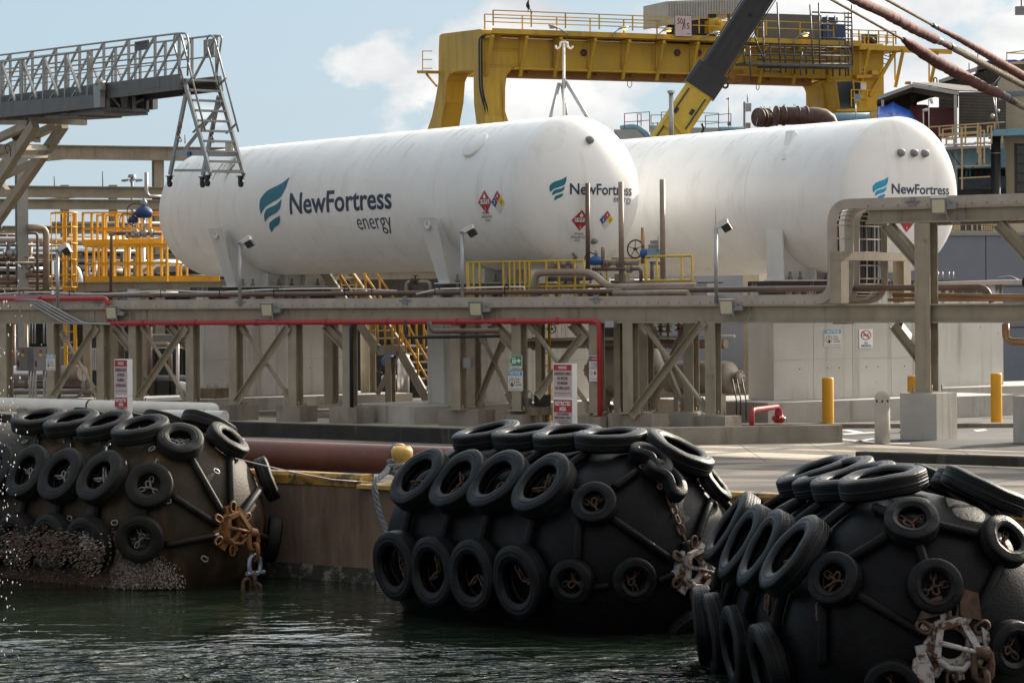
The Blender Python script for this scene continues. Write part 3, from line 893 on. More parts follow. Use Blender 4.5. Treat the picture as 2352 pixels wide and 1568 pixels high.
# end fittings
def fitting(fd, mat, rustm, px, hang, scale=1., plate=False):
    p, n_ = fd.hit(px[0], px[1], .02)
    a = fd.a; u = UP; sd = a.cross(u).normalized()
    if sd.x < 0: sd = -sd
    o = fd.c + a * (fd.dd + .0)
    mb = MB()
    S_ = scale
    mb.lathe([(-.06, .30 * S_), (.05, .30 * S_), (.05, .17 * S_), (.02, .16 * S_), (-.06, .17 * S_)], o, a, 20, closed=True)
    for i in range(8):
        an = i * math.pi / 4 + .2
        d = sd * math.cos(an) + u * math.sin(an)
        mb.box(o + d * .33 * S_ + a * .03, (.05, .13 * S_, .13 * S_), (a, d, a.cross(d)))
        mb.cyl(o + d * .24 * S_ + a * .04, o + d * .24 * S_ + a * .085, .028 * S_, 6)
    ring = mb.build('end_fitting', [mat], fd.root)
    mb = MB()
    for i in range(6):
        an = i * math.pi / 3 + .5
        d = sd * math.cos(an) + u * math.sin(an)
        mb.link(o + d * .37 * S_ + a * .07, d, a, .17 * S_, .11 * S_, .022 * S_)
    mb.build('shackle', rustm, fd.root)
    # the swivel frame leaning out of the ring
    mb = MB()
    tl, tr, br, bl = [o + a * (.14 + k * .12) + sd * x * S_ + u * y * S_ for x, y, k in ((-.16, .20, 0), (.08, .27, 0), (.24, -.07, 1), (-.20, -.12, 0))]
    for p_, q_ in ((tl, tr), (tr, br), (bl, tl)): mb.bar(p_, q_, .07 * S_, .085 * S_, up=a)
    mb.cyl(tl * .5 + bl * .5 + a * .05, br + a * .03, .028 * S_, 8)
    mb.tube([bl, o + a * .15 - u * .24 * S_ - sd * .06 * S_, o + a * .2 - u * .25 * S_ + sd * .08 * S_, br], .035 * S_, 8)
    if plate:
        mb.prism([o + a * .08 + sd * x + u * y for x, y in ((-.42, -.14), (-.30, -.05), (-.22, -.22), (-.20, -.40), (-.12, -.55), (-.16, -.72), (-.40, -.72), (-.46, -.4))], a * .04)
        mb.prism([o + a * .06 + sd * x + u * y for x, y in ((.30, .18), (.38, .12), (.40, -.1), (.34, -.16))], a * .04)
    mb.build('swivel_frame', mat, fd.root)
    mb = MB()
    if plate:
        mb.prism([o + a * .05 + sd * x + u * y for x, y in ((-.16, .30), (-.36, .26), (-.28, .45), (-.12, .5), (-.06, .38))], a * .05)
        mb.prism([o + a * .05 + sd * x + u * y for x, y in ((.08, .30), (.30, .24), (.27, .52), (.06, .58))], a * .05)
    mb.cyl(br - sd * .05, br + sd * .10 * S_, .07 * S_, 10)
    mb.link(br + sd * .03 - u * .13 * S_, u, a, .34 * S_, .2 * S_, .042 * S_)
    mb.link(br + sd * .05 - u * .33 * S_, u, sd, .28 * S_, .18 * S_, .04 * S_)
    mb.build('swivel_link', rustm, fd.root)
    k = br + sd * .05 - u * .46 * S_
    mb = MB(); mb.link(k - u * .08, u, a, .34 * S_, .26 * S_, .042 * S_); mb.cyl(k - u * .2 - sd * .16, k - u * .2 + sd * .2, .035, 8)
    mb.build('shackle', hang, fd.root)
    mb = MB(); z0 = k.z - .22
    mb.chain([V(k.x, k.y, z0), V(k.x + .02, k.y, min(z0 - .3, WZ - .15))], .24, .16, .032)
    mb.link(k - u * .42 - sd * .16, u, a, .3, .17, .03)
    mb.build('hanging_chain', 'chain_rust', fd.root)
    return ring
fitting(f1, 'hub_orange', 'hub_orange', (530, 1210), 'shackle', .88)
fitting(f2, 'hub_white', 'chain_rust', (1575, 1310), 'chain_rust', .9)
fitting(f3, 'hub_white', 'chain_rust', (2180, 1480), 'chain_rust', .95, True)
# barnacles on the lower side of the left fender
mb = MB()
poly = [(0, 1215), (90, 1215), (165, 1218), (215, 1235), (262, 1228), (300, 1245), (345, 1270), (395, 1310), (425, 1345), (340, 1352), (200, 1345), (0, 1330)]
def inside(x, y):
    c = False
    for i in range(len(poly)):
        (a, b), (d, e) = poly[i], poly[i - 1]
        if (b > y) != (e > y) and x < (d - a) * (y - b) / (e - b) + a: c = not c
    return c
k = 0
while k < 13000:
    x, y = RN.uniform(-20, 430), RN.uniform(1205, 1352)
    if not inside(x + RN.gauss(0, 9), y + RN.gauss(0, 9)): continue
    h0 = RN.choice((.015, .015, .2, .3))
    p, n_ = f1.hit(x, y, h0)
    if p.z < WZ - .05: continue
    if h0 > .1 and min(((p - q).length for q in g1[2]), default=9) > .47: h0 = .015; p, n_ = f1.hit(x, y, .015)
    k += 1
    s_ = RN.uniform(.004, .012) * (1.3 if RN.random() < .1 else 1)
    _, a, b = frame(n_, (RN.random(), RN.random(), .3))
    wp = .42 if (x > 255 or (y < 1262 and x > 180)) else .07
    mi = 0 if RN.random() < wp else 1
    top = p + n_ * s_ * RN.uniform(.8, 2.2)
    p = p - n_ * .02
    vs = [p + a * s_, p + b * s_, p - a * s_, p - b * s_, top + a * s_ * .5, top + b * s_ * .4, top - a * s_ * .4, top - b * s_ * .5]
    mb.add(vs, [(0, 1, 5, 4), (1, 2, 6, 5), (2, 3, 7, 6), (3, 0, 4, 7), (4, 5, 6, 7)], mi)
o = mb.build('barnacles', ['barnacle_white', 'barnacle_brown'], f1.root); o['kind'] = 'stuff'
mb = MB()                                   # spray falling at the left edge of the view
for i in range(210):
    x = abs(RN.gauss(0, 30)) + RN.uniform(-34, 12); y = RN.uniform(520, 1540); Z = RN.uniform(17, 25)
    if y > 1340 and RN.random() < .3: continue
    p = P(x, y, Z); r = RN.uniform(.0015, .0055)
    mb.ball(p, r, 6, 4, sq=(1, 1, RN.uniform(1.3, 2.8)))
o = mb.build('water_drops', 'pale'); tag(o, 'white drops of water falling past the left fender', 'water drops', kind='stuff')
M('bollard_stone', (.40, .37, .31), .85, var=.12, streak=(.27, .25, .21), samt=.6)
# ================================================================== kerbs, bollards and small things on the pavement
def kerb(name, label, a, c, h, th, mat, cat='kerb', d=None):
    a, c = Vector(a), Vector(c)
    dd = (c - a).normalized(); nn = d or V(-dd.y, dd.x, 0)
    if nn.y < 0: nn = -nn
    mb = MB(); mb.prism([a, c, c + UP * (h - .02), a + UP * (h - .02)], nn * th)
    mb.prism([a + UP * (h - .02), c + UP * (h - .02), c + UP * h + nn * .015, a + UP * h + nn * .015], nn * (th - .015))
    return tag(mb.build(name, mat), label, cat)
BK = PL(G(571, 1002), Q)
kerb('low_wall', 'long low black stained concrete wall behind the rust brown pipe', BK.at(-160, 0), BK.at(1120, 0), .30, .25, 'concrete_black', 'wall')
kerb('low_wall', 'pale stained kerb wall in front of the rack at the centre right', G(1440, 1024.5), G(1935, 1016), .345, .22, 'concrete_old', 'wall')
kerb('low_wall', 'short kerb running back from the red hydrant pipe to the bollard', G(1752, 1003), G(1925, 1004), .22, .2, 'concrete_old', 'wall')
kerb('low_wall', 'black stained kerb in front of the concrete post plinth at the right', G(1965, 1059), G(2560, 1080), .165, .3, 'concrete_black', 'wall')
kerb('low_wall', 'dark kerb along the foot of the right tank slab', G(1690, 984), G(2352, 982), .10, .3, 'concrete_old', 'wall')
def bollard(x, yb, yt, rpx, label, flange=False):
    b = G(x, yb); h = (yb - yt) / F * b.y; r = rpx / F * b.y
    tt = thing('bollard', label, 'bollard', b, 'yellow steel bollards')
    mb = MB(); mb.lathe([(0, r), (h - .03, r), (h, r * .9), (h + .008, 0)], b, UP, 24); mb.build('post', 'yellow', tt)
    if flange:
        mb = MB(); mb.lathe([(0, r * 2.6), (.02, r * 2.5), (.03, r)], b, UP, 24); mb.build('base_plate', 'yellow', tt)
bollard(1902, 982, 867, 13.5, 'yellow bollard beside the end of the kerb wall, left of three')
bollard(2098, 992, 863, 13, 'yellow bollard half hidden behind the concrete post plinth', True)
bollard(2289, 978, 857, 13, 'yellow bollard standing on a round yellow base plate at the far right', True)
b = G(2027, 1018); tt = thing('bollard_light', 'stubby round topped concrete bollard light on the driveway edge', 'bollard light', b)
mb = MB(); h = 120 / F * b.y * .79; r = .163 * b.y / 56 * .93
mb.lathe([(0, r), (.02, r * 1.02), (h, r), (h, 0)], b, UP, 28); mb.build('post', 'bollard_stone', tt)
mb = MB(); mb.lathe([(h + .045, 0), (h + .045, r * .99), (h + .06, r)] + [(h + .06 + r * 1.05 * math.sin(a * .157), r * math.cos(a * .157)) for a in range(11)], b, UP, 28); mb.build('cap', 'bollard_stone', tt)
mb = MB()
for k in range(3):
    a = k * 2.1 + .4; mb.box(b + V(math.cos(a) * r * .8, math.sin(a) * r * .8, h + .022), (.03, .03, .05))
mb.build('spacer', 'dark_gap', tt)
# red hydrant pipe
A_, B_ = G(1727, 1001), G(1787, 989)
zt = CAMZ - (941 - 686) / F * A_.y
mb = MB(); e = V(A_.x, A_.y, zt); f_ = V(B_.x, B_.y, zt - .02)
mb.pipe([A_, e, f_, V(B_.x + .02, B_.y, .26)], .055, 12, bend=.16)
hy = tag(mb.build('hydrant_pipe', 'red_paint'), 'bright red bent standpipe rising behind the kerb wall', 'hydrant pipe')
mb = MB(); mb.lathe([(0, .06), (.02, .11), (.06, .115), (.08, .15), (.12, .15), (.13, .10), (.2, .09), (.3, .075)], V(B_.x + .02, B_.y, .16), UP, 16)
for i in range(8): a = i * .785; mb.cyl(V(B_.x + .02 + .125 * math.cos(a), B_.y + .125 * math.sin(a), .22), V(B_.x + .02 + .125 * math.cos(a), B_.y + .125 * math.sin(a), .31), .016, 6)
mb.build('flange', 'red_paint', hy)

# ================================================================== the two tanks
TR = 1.75
class Tank:
    def __init__(s, x, Z, zc, ln, dd):
        s.o = V((x - CX) / F * Z, Z, zc); s.ln = ln; s.dd = dd
    def pt(s, a, phi, r=TR):                 # phi from the top towards the viewer
        return s.o + AX * a + (UP * math.cos(phi) - PX * math.sin(phi)) * r
    def hit(s, x, y):                        # axial distance and angle seen at a pixel
        d = ray(x, y); q = CAM - s.o
        d2 = d - AX * d.dot(AX); q2 = q - AX * q.dot(AX)
        A, B, C = d2.dot(d2), 2 * d2.dot(q2), q2.dot(q2) - TR * TR
        k = (-B - math.sqrt(max(0, B * B - 4 * A * C))) / 2 / A
        p = CAM + d * k - s.o
        return p.dot(AX), math.atan2(-p.dot(PX), p.z)
    def head(s, u, v, e=0.):                 # a point of the near head, u across, v up
        r2 = min(.999, (u * u + v * v) / TR / TR)
        return s.o + PX * u + UP * v - AX * (s.dd * math.sqrt(1 - r2) + e)
    def hhit(s, x, y):
        d = ray(x, y); k = 0
        for i in range(40):
            t_ = ((s.o - AX * k - CAM).dot(AX)) / d.dot(AX)
            p = CAM + d * t_ - s.o; u, v = p.dot(PX), p.z
            k = s.dd * math.sqrt(max(.0, 1 - min(1, (u * u + v * v) / TR / TR)))
        return u, v
def tank_body(T, name, label, far=.875):
    tt = thing(name, label, 'tank', V(T.o.x, T.o.y, 3.2) + AX * 3)
    mb = MB(); pr = []
    for i in range(15):
        a = math.pi / 2 * i / 14; pr.append((-T.dd * math.cos(a), max(.001, TR * math.sin(a))))
    for k in range(1, 13): pr.append((T.ln * k / 12, TR))
    for i in range(1, 15):
        a = math.pi / 2 * i / 14; pr.append((T.ln + far * math.sin(a), max(.001, TR * math.cos(a))))
    mb.lathe(pr, T.o, AX, 96)
    sh = mb.build('shell', 'white_tank', tt)
    mb = MB()                                # weld beads
    for a in (0.0, T.ln * .2, T.ln * .42, T.ln * .61, T.ln * .81, T.ln):
        mb.lathe([(a - .02, TR - .01), (a - .014, TR + .004), (a + .014, TR + .004), (a + .02, TR - .01)], T.o, AX, 96)
    mb.build('weld_seam', 'white_tank', sh)
    return tt, sh
TA = Tank(1319, 64.8, 5.27, 16.7, .875); TB = Tank(2067, 63.7, 5.12, 16.7, .36)
ta, sa = tank_body(TA, 'gas_tank', 'long white horizontal gas tank at the left, lettered along its side and on its end')
tb, sb = tank_body(TB, 'gas_tank', 'right white gas tank with a flat end and three round caps in a row')
PZ = 3.2
def saddle(T, tt, s, ear):
    """a white saddle: web plate cradling the shell, end plates, base plate with bolts; the left tank's end plates lean out into lifting ears"""
    o = T.o + AX * s; zb = PZ - o.z; w_ = 1.5 if ear else 1.54; vt = -.52 if ear else -.74; ut = 2.0 if ear else 1.56
    am = math.degrees(math.acos(-vt / TR)) - 1.5
    arc = [(math.sin(a) * (TR - .02), -math.cos(a) * (TR - .02)) for a in [R(am - i * 2 * am / 24) for i in range(25)]]
    k_ = (arc[0][0] + .04, vt - .02)
    poly = [(-w_, zb + .03), (w_, zb + .03), k_] + arc + [(-k_[0], k_[1])]
    mb = MB(); mb.prism([o - AX * .03 + PX * u + UP * v for u, v in poly], AX * .06)
    web = mb.build('saddle', 'white_paint', tt)
    mb = MB()
    for k in (-1, 1):
        a, b, c, d = [o + PX * k * u + UP * v for u, v in ((w_ + .003, zb + .03), (w_ + .05, zb + .03), (ut + .045, vt), (ut, vt))]
        h0, h1 = (.22, .34) if ear else (.28, .28)
        mb.add([a - AX * h0, b - AX * h0, b + AX * h0, a + AX * h0, d - AX * h1, c - AX * h1, c + AX * h1, d + AX * h1], [(0, 1, 2, 3), (4, 5, 6, 7), (0, 1, 5, 4), (1, 2, 6, 5), (2, 3, 7, 6), (3, 0, 4, 7)])
    mb.build('end_plate', 'white_paint', web)
    if ear:
        mb = MB(); c = o - PX * (ut - .04) + UP * (vt - .16); n_ = -PX
        mb.lathe([(0, .13), (.03, .13), (.03, .05), (.0, .05)], c + n_ * .03, n_, 18); mb.build('ear_ring', 'white_paint', web)
    mb = MB(); mb.box(o + UP * (zb + .015), (w_ * 2 + .25, .6, .03), (PX, AX, UP))
    for k in (-1.3, -1.0, -.2, .2, 1.0, 1.3):
        mb.cyl(o + PX * k - AX * .2 + UP * (zb + .03), o + PX * k - AX * .2 + UP * (zb + .22), .03, 6, 1); mb.cyl(o + PX * k - AX * .2 + UP * (zb + .03), o + PX * k - AX * .2 + UP * (zb + .09), .055, 6, 1)
    mb.build('base_plate', ['white_paint', 'lamp_grey'], web)
    mb = MB()
    for k in (-.6, .0, .6): mb.box(o + PX * k - AX * .16 + UP * (zb + .2), (.03, .26, .34), (PX, AX, UP))
    mb.build('rib', 'white_paint', web)
saddle(TA, ta, 3.05, True); saddle(TA, ta, 13.2, True); saddle(TB, tb, 2.45, False); saddle(TB, tb, 13.2, False)
# strap bracket on the crown of the right tank
(s1, p1), (s2, p2) = TB.hit(1800, 367), TB.hit(1818, 308)
vs = [TB.pt(s1 - .06, p1), TB.pt(s1 + .06, p1), TB.pt(s1 + .06, p1, TR + .02), TB.pt(s1 - .06, p1, TR + .02), TB.pt(s2 - .2, p2), TB.pt(s2 + .14, p2), TB.pt(s2 + .14, p2, TR + .09), TB.pt(s2 - .14, p2, TR + .09)]
mb = MB(); mb.add(vs, [(0, 1, 2, 3), (4, 5, 6, 7), (0, 1, 5, 4), (1, 2, 6, 5), (2, 3, 7, 6), (3, 0, 4, 7)]); mb.build('strap_bracket', 'white_paint', tb)
# oval manhole pad on the left tank
s0, p0_ = TA.hit(1092, 333)
mb = MB(); o = TA.pt(s0, p0_, TR); d = (TA.pt(s0, p0_, TR + 1) - o).normalized()
mb.lathe([(-.03, .36), (.035, .36), (.035, .33), (.05, .31), (.05, 0)], o, d, 32); mb.build('manhole_cover', 'white_tank', ta)
def cap(T, tt, x, y, r=.078):
    u, v = T.hhit(x, y); p = T.head(u, v); mb = MB()
    mb.lathe([(-.03, r * 1.15), (.05, r * 1.15), (.05, r), (.10, r), (.11, r * .8), (.11, 0)], p, -AX, 18); mb.build('cap', 'lamp_grey', tt)
cap(TA, ta, 1353, 322); cap(TA, ta, 1363, 554, .06)
for x in (2067, 2097, 2122): cap(TB, tb, x, 351 + (x - 2067) * .03)
# lettering
SW = [[(1518, 1205), (1490, 1225), (1430, 1245), (1405, 1270), (1403, 1295), (1408, 1318), (1430, 1295), (1470, 1280), (1500, 1268), (1515, 1240)],
      [(1504, 1274), (1480, 1290), (1435, 1302), (1421, 1320), (1421, 1342), (1442, 1327), (1480, 1315), (1497, 1302)],
      [(1492, 1325), (1465, 1333), (1440, 1345), (1434, 1360), (1437, 1377), (1456, 1362), (1480, 1352), (1490, 1340)]]
def swoosh(x0, y0, x1, y1, m):
    o = []
    for pts in SW:
        q = [Vector((x0 + (x - 1403) / 115 * (x1 - x0), y1 - (y - 1205) / 172 * (y1 - y0), 0)) for x, y in pts]
        k = len(q); sm = []
        for i in range(k):                                # round the outline, keep the pointed tips
            a, b, c = q[i - 1], q[i], q[(i + 1) % k]
            if i in (0, 5) or (k == 8 and i in (0, 4)): sm.append(b)
            else: sm += [b * .7 + a * .3, b * .88 + (a + c) * .06, b * .7 + c * .3]
        o.append(('p', [(p.x, p.y) for p in sm], m, 0))
    return o
def side_map(T, x0, y0, x1, y1):
    a, pa = T.hit(x0, y0); b, pb = T.hit(x1, y1)
    return a, pa, b, pb
# side logo: u metres towards the near end, v metres up round the shell
sL, pL = TA.hit(607, 470)
def fm(u, v, ly): return TA.pt(sL - u, pB - v / TR, TR + .0075 + .003 * ly)
def uv(x, y):
    s, p = TA.hit(x, y); return sL - s, (pB - p) * TR
pB = TA.hit(667, 494)[1]
u0, v0 = uv(667, 494); u1, v1 = uv(901, 480); ut, vt = uv(668, 447)
eu0, ev0 = uv(825, 527); eu1, _ = uv(906, 530)
l0, w0 = uv(607, 535); l1, w1 = uv(666, 407)
vb = (uv(667, 494)[1] + uv(900, 479)[1]) / 2; vtp = (uv(668, 448)[1] + uv(760, 437)[1]) / 2
decal('lettering', [('t', 'NewFortress', u0, vb, u1, vtp + .02, 'navy', 0, .02)], fm, ['navy'], ta, (.5, .08))
e1, e2 = uv(826, 528)[1], uv(826, 503)[1]
decal('lettering', [('t', 'energy', eu0, e1 - .13, eu1, e2 + .01, 'navy', 0, -.004)], fm, ['navy'], ta, (.5, .08))
decal('emblem', swoosh(l0, w0 + .0, l1, w1, 'teal'), fm, ['teal'], ta, (.5, .08))
def placard(kind, cx, cy, s, ly=0):
    D = lambda k: [(cx, cy + k), (cx + k, cy), (cx, cy - k), (cx - k, cy)]
    if kind == 'flame':
        it = [('p', D(s), 'sign_red', ly), ('p', [(cx - s * .66, cy - s * .16), (cx + s * .66, cy - s * .16), (cx + s * .66, cy + s * .22), (cx - s * .66, cy + s * .22)], 'pale', ly + 1),
              ('t', '1972', cx - s * .58, cy - s * .11, cx + s * .58, cy + s * .17, 'ink', ly + 2, .01), ('t', '2', cx - s * .08, cy - s * .72, cx + s * .08, cy - s * .48, 'pale', ly + 1, .0),
              ('p', [(cx - s * .16, cy + s * .32), (cx + s * .16, cy + s * .32), (cx + s * .2, cy + s * .48), (cx + s * .06, cy + s * .62), (cx, cy + s * .76), (cx - s * .08, cy + s * .6), (cx - s * .2, cy + s * .46)], 'pale', ly + 1)]
        return it
    h = s / 2; g = s * .03; q = lambda x, y, m: ('p', [(x, y + h - g), (x + h - g, y), (x, y - h + g), (x - h + g, y)], m, ly + 1)
    return [('p', D(s * 1.04), 'pale', ly), q(cx, cy + h, 'sign_red'), q(cx - h, cy, 'sign_navy'), q(cx + h, cy, 'sign_yellow'), q(cx, cy - h, 'sign_white'),
            ('t', '4', cx - s * .12, cy + h - s * .17, cx + s * .12, cy + h + s * .17, 'pale', ly + 2, .01), ('t', '3', cx - h - s * .1, cy - s * .17, cx - h + s * .1, cy + s * .17, 'pale', ly + 2, .01),
            ('t', '0', cx + h - s * .1, cy - s * .17, cx + h + s * .1, cy + s * .17, 'ink', ly + 2, .01)]
PM = ['sign_red', 'pale', 'ink', 'sign_navy', 'sign_yellow', 'sign_white']
for k, x, y in (('flame', 1114, 464), ('nfpa', 1144, 464)):
    u, v = uv(x, y); decal('hazard_placard', placard(k, u, v, .27), fm, PM, ta, (.3, .08))
u, v = uv(1118, 496)
for tx, w_, dv in (('METHANE', .14, .04), ('REFRIGERATED', .2, -.05), ('LIQUID', .1, -.14)):
    decal('lettering', [('t', tx, u - w_, v + dv, u + w_, v + dv + .06, 'ink', 0, .0)], fm, ['ink'], ta, (.3, .08))
def end_logo(T, tt, lx0, lx1, ly0, ly1, nx0, nx1, ny0, ny1, en, m):
    hm = lambda u, v, ly: T.head(u, v, .006 + .004 * ly)
    a, b = T.hhit(lx0, ly1), T.hhit(lx1, ly0)
    decal('emblem', swoosh(a[0], a[1], b[0], b[1], m), hm, [m], tt, (.12, .12))
    a, b = T.hhit(nx0, ny1), T.hhit(nx1, ny0)
    top = T.hhit(nx0, ny0)[1]
    it = [('t', 'NewFortress', a[0], a[1] - .01, b[0], top, 'navy', 0, .018)]
    a, b = T.hhit(en[0], en[3]), T.hhit(en[1], en[2])
    it += [('t', 'energy', a[0], a[1] - .05, b[0], b[1], 'navy', 0, .0)]
    decal('lettering', it, hm, ['navy'], tt, (.15, .15))
    return hm
hA = end_logo(TA, ta, 1261, 1301, 405, 461, 1309, 1450, 421, 446, (1409, 1450, 455, 464), 'teal')
hB = end_logo(TB, tb, 2004, 2040, 406, 462, 2048, 2179, 422, 444, (2140, 2179, 455, 464), 'teal_bright')
u, v = TA.hhit(1334, 506); decal('hazard_placard', placard('flame', u, v, .235), hA, PM, ta, (.2, .2))
u2, v2 = TA.hhit(1393, 505); decal('hazard_placard', placard('nfpa', u2, v2, .215), hA, PM, ta, (.2, .2))
v -= .36
for tx, w_, dv in (('METHANE', .11, .03), ('REFRIGERATED', .18, -.045), ('LIQUID', .08, -.12)):
    decal('lettering', [('t', tx, u - w_, v + dv, u + w_, v + dv + .05, 'ink', 0, .0)], hA, ['ink'], ta)
u, v = TB.hhit(2083, 509); decal('hazard_placard', placard('flame', u, v, .24), hB, PM, tb, (.2, .2))
u, v = TB.hhit(2143, 509); decal('hazard_placard', placard('nfpa', u, v, .22), hB, PM, tb, (.2, .2))
# green algae streaks running down from the crown
M('algae', (.16, .165, .085), .85, var=.5, scale=7, streak=(.42, .42, .34), samt=.45, sscale=(6, 6, 6))
M('grime', (.42, .42, .36), .85, var=.3, scale=7)
def streaks(T, tt, spots, mat):
    mb = MB()
    for (a, p, ln, wd) in spots:
        k = 6; L_, R_ = [], []
        for i in range(k + 1):
            f_ = i / k; ww = wd * (1 - f_) ** .7 * (1 + .3 * math.sin(i * 2.2 + a * 9))
            L_.append(T.pt(a - ww / 2, p + ln * f_ / TR, TR + .002)); R_.append(T.pt(a + ww / 2, p + ln * f_ / TR, TR + .002))
        vs = L_ + R_
        mb.add(vs, [(i, i + 1, k + 2 + i, k + 1 + i) for i in range(k)], 0, True)
    for m in mb.islands(): m.build('stain', mat, tt)
sp_ = [(RN.uniform(1, 16.5), RN.uniform(-.1, .55) if RN.random() < .8 else RN.uniform(.5, .85), RN.uniform(.2, 1.0), RN.uniform(.008, .03)) for i in range(70)]
streaks(TA, ta, sp_, 'grime')
streaks(TB, tb, [(RN.uniform(1, 14), RN.uniform(0, .6), RN.uniform(.2, .9), RN.uniform(.008, .028)) for i in range(60)], 'grime')
s0, p0_ = TA.hit(530, 372)
streaks(TA, ta, [(s0 + RN.uniform(-.5, .5), p0_ + RN.uniform(-.2, .1), RN.uniform(.3, .7), RN.uniform(.03, .12)) for i in range(12)] + [(RN.uniform(3, 16), RN.uniform(-.1, .5), RN.uniform(.3, .7), .015) for i in range(12)], 'algae')

# concrete under the tanks: black mould has run down from the top edges
def mould_top(name, zt, dep, thr):
    m = MT[name]; n = m.node_tree.nodes; l = m.node_tree.links.new; b = n['Principled BSDF']
    cur = b.inputs['Base Color'].links[0].from_socket
    tcn = n.new('ShaderNodeTexCoord'); sx = n.new('ShaderNodeSeparateXYZ'); l(tcn.outputs['Object'], sx.inputs[0])
    mr = n.new('ShaderNodeMapRange'); mr.inputs[1].default_value = zt - dep; mr.inputs[2].default_value = zt; mr.inputs[3].default_value = 0; mr.inputs[4].default_value = .42
    l(sx.outputs['Z'], mr.inputs[0])
    mp = n.new('ShaderNodeMapping'); mp.inputs['Scale'].default_value = (2.3, 2.3, .35); l(tcn.outputs['Object'], mp.inputs[0])
    q = n.new('ShaderNodeTexNoise'); q.inputs['Scale'].default_value = 1; q.inputs['Detail'].default_value = 8; q.inputs['Roughness'].default_value = .65; l(mp.outputs[0], q.inputs['Vector'])
    ad = n.new('ShaderNodeMath'); l(mr.outputs[0], ad.inputs[0]); l(q.outputs['Fac'], ad.inputs[1])
    r = n.new('ShaderNodeValToRGB'); r.color_ramp.elements[0].position = thr; r.color_ramp.elements[1].position = thr + .14; l(ad.outputs[0], r.inputs[0])
    x = n.new('ShaderNodeMixRGB'); x.inputs[2].default_value = (.045, .042, .037, 1); l(r.outputs[0], x.inputs[0]); l(cur, x.inputs[1]); l(x.outputs[0], b.inputs['Base Color'])
mould_top('concrete_pale', 3.2, .9, .68)
def pedestal(label, T, s0, s1, wl, wr, zb, zt, mat='concrete_pale'):
    a = T.o + AX * s0; a.z = 0
    pts = [a - PX * wl, a + PX * wr, a + PX * wr + AX * (s1 - s0), a - PX * wl + AX * (s1 - s0)]
    mb = MB(); mb.prism([p + UP * zb for p in pts], UP * (zt - zb))
    return tag(mb.build('concrete_pedestal', mat), label, 'pedestal')
pA1 = pedestal('concrete wall pedestal under the near end of the left tank', TA, 2.7, 3.4, 1.8, 2.4, .41, PZ)
pA2 = pedestal('broad concrete pedestal under the far end of the left tank, mould along its top', TA, 12.9, 13.6, 2.55, 2.03, .335, PZ)
pB1 = pedestal('pale concrete pedestal with two signs under the near end of the right tank', TB, 2.15, 3.05, 1.9, 2.6, .49, PZ)
c4 = G(2305, 883, .5)
mb = MB(); mb.prism([c4 - PX * 3.4, c4, c4 + AX * .9, c4 - PX * 3.4 + AX * .9], UP * (PZ - .46))
p4 = tag(mb.build('concrete_pedestal', 'concrete_pale'), 'empty concrete pedestal at the right with four rebar hoops on top', 'pedestal')
mb = MB()
for x in (2178, 2188, 2203, 2213):
    b = c4 - PX * ((2305 - x) / F * c4.y / .75) + AX * .4; mb.cyl(V(b.x, b.y, PZ), V(b.x, b.y, PZ + .27), .02, 6)
mb.build('rebar', 'lamp_grey', p4)
def formwork(o, T, s, wl, wr, z0, z1, cols, rows):
    for u in cols: b = T.o + AX * (s - .001) + PX * u; mb = MB(); mb.box(V(b.x, b.y, (z0 + z1) / 2), (.008, .008, z1 - z0), (PX, AX, UP)); mb.build('form_joint', 'concrete', o)
    for z in rows: b = T.o + AX * (s - .001) + PX * (wr - wl) / 2; mb = MB(); mb.box(V(b.x, b.y, z), (wl + wr - .04, .008, .008), (PX, AX, UP)); mb.build('form_joint', 'concrete', o)
    for u in cols:
        for k in (-1, 1):
            for z in (z0 + .7, z0 + 1.9): b = T.o + AX * (s - .004) + PX * (u + k * .42); mb = MB(); mb.cyl(V(b.x, b.y, z), V(b.x, b.y, z) + AX * .03, .016, 8); mb.build('tie_hole', 'dark_gap', o)
formwork(pA1, TA, 2.7, 1.8, 2.4, .41, PZ, (-.6, .6, 1.6), (1.35,)); formwork(pA2, TA, 12.9, 2.55, 2.03, .335, PZ, (-1.3, -.1, 1.1), (1.3,)); formwork(pB1, TB, 2.15, 1.9, 2.6, .49, PZ, (-.7, .5, 1.7), (1.4, 2.3))
def mat_slab(label, T, s0, s1, wl, wr, z, mat='concrete'):
    a = T.o + AX * s0; a.z = -.02
    pts = [a - PX * wl, a + PX * wr, a + PX * wr + AX * (s1 - s0), a - PX * wl + AX * (s1 - s0)]
    mb = MB(); mb.prism(pts, UP * (z + .02))
    return tag(mb.build('foundation_slab', mat), label, 'foundation')
mat_slab('low concrete slab under the near pedestal of the left tank', TA, 1.5, 4.6, 3.4, 4.0, .405)
mat_slab('low concrete slab under the far pedestal of the left tank', TA, 11.6, 15, 5.2, 3.1, .33)
mat_slab('wide low concrete slab under the right tank pedestal, two square holes in it', TB, 1.05, 5.4, 3.0, 4.7, .485)
a = c4 - AX * 1.0; a.z = -.02
mb = MB(); mb.prism([a - PX * 3.6, a + PX * 5, a + PX * 5 + AX * 3, a - PX * 3.6 + AX * 3], UP * .52)
tag(mb.build('foundation_slab', 'concrete'), 'low concrete slab under the empty pedestal at the right edge', 'foundation')
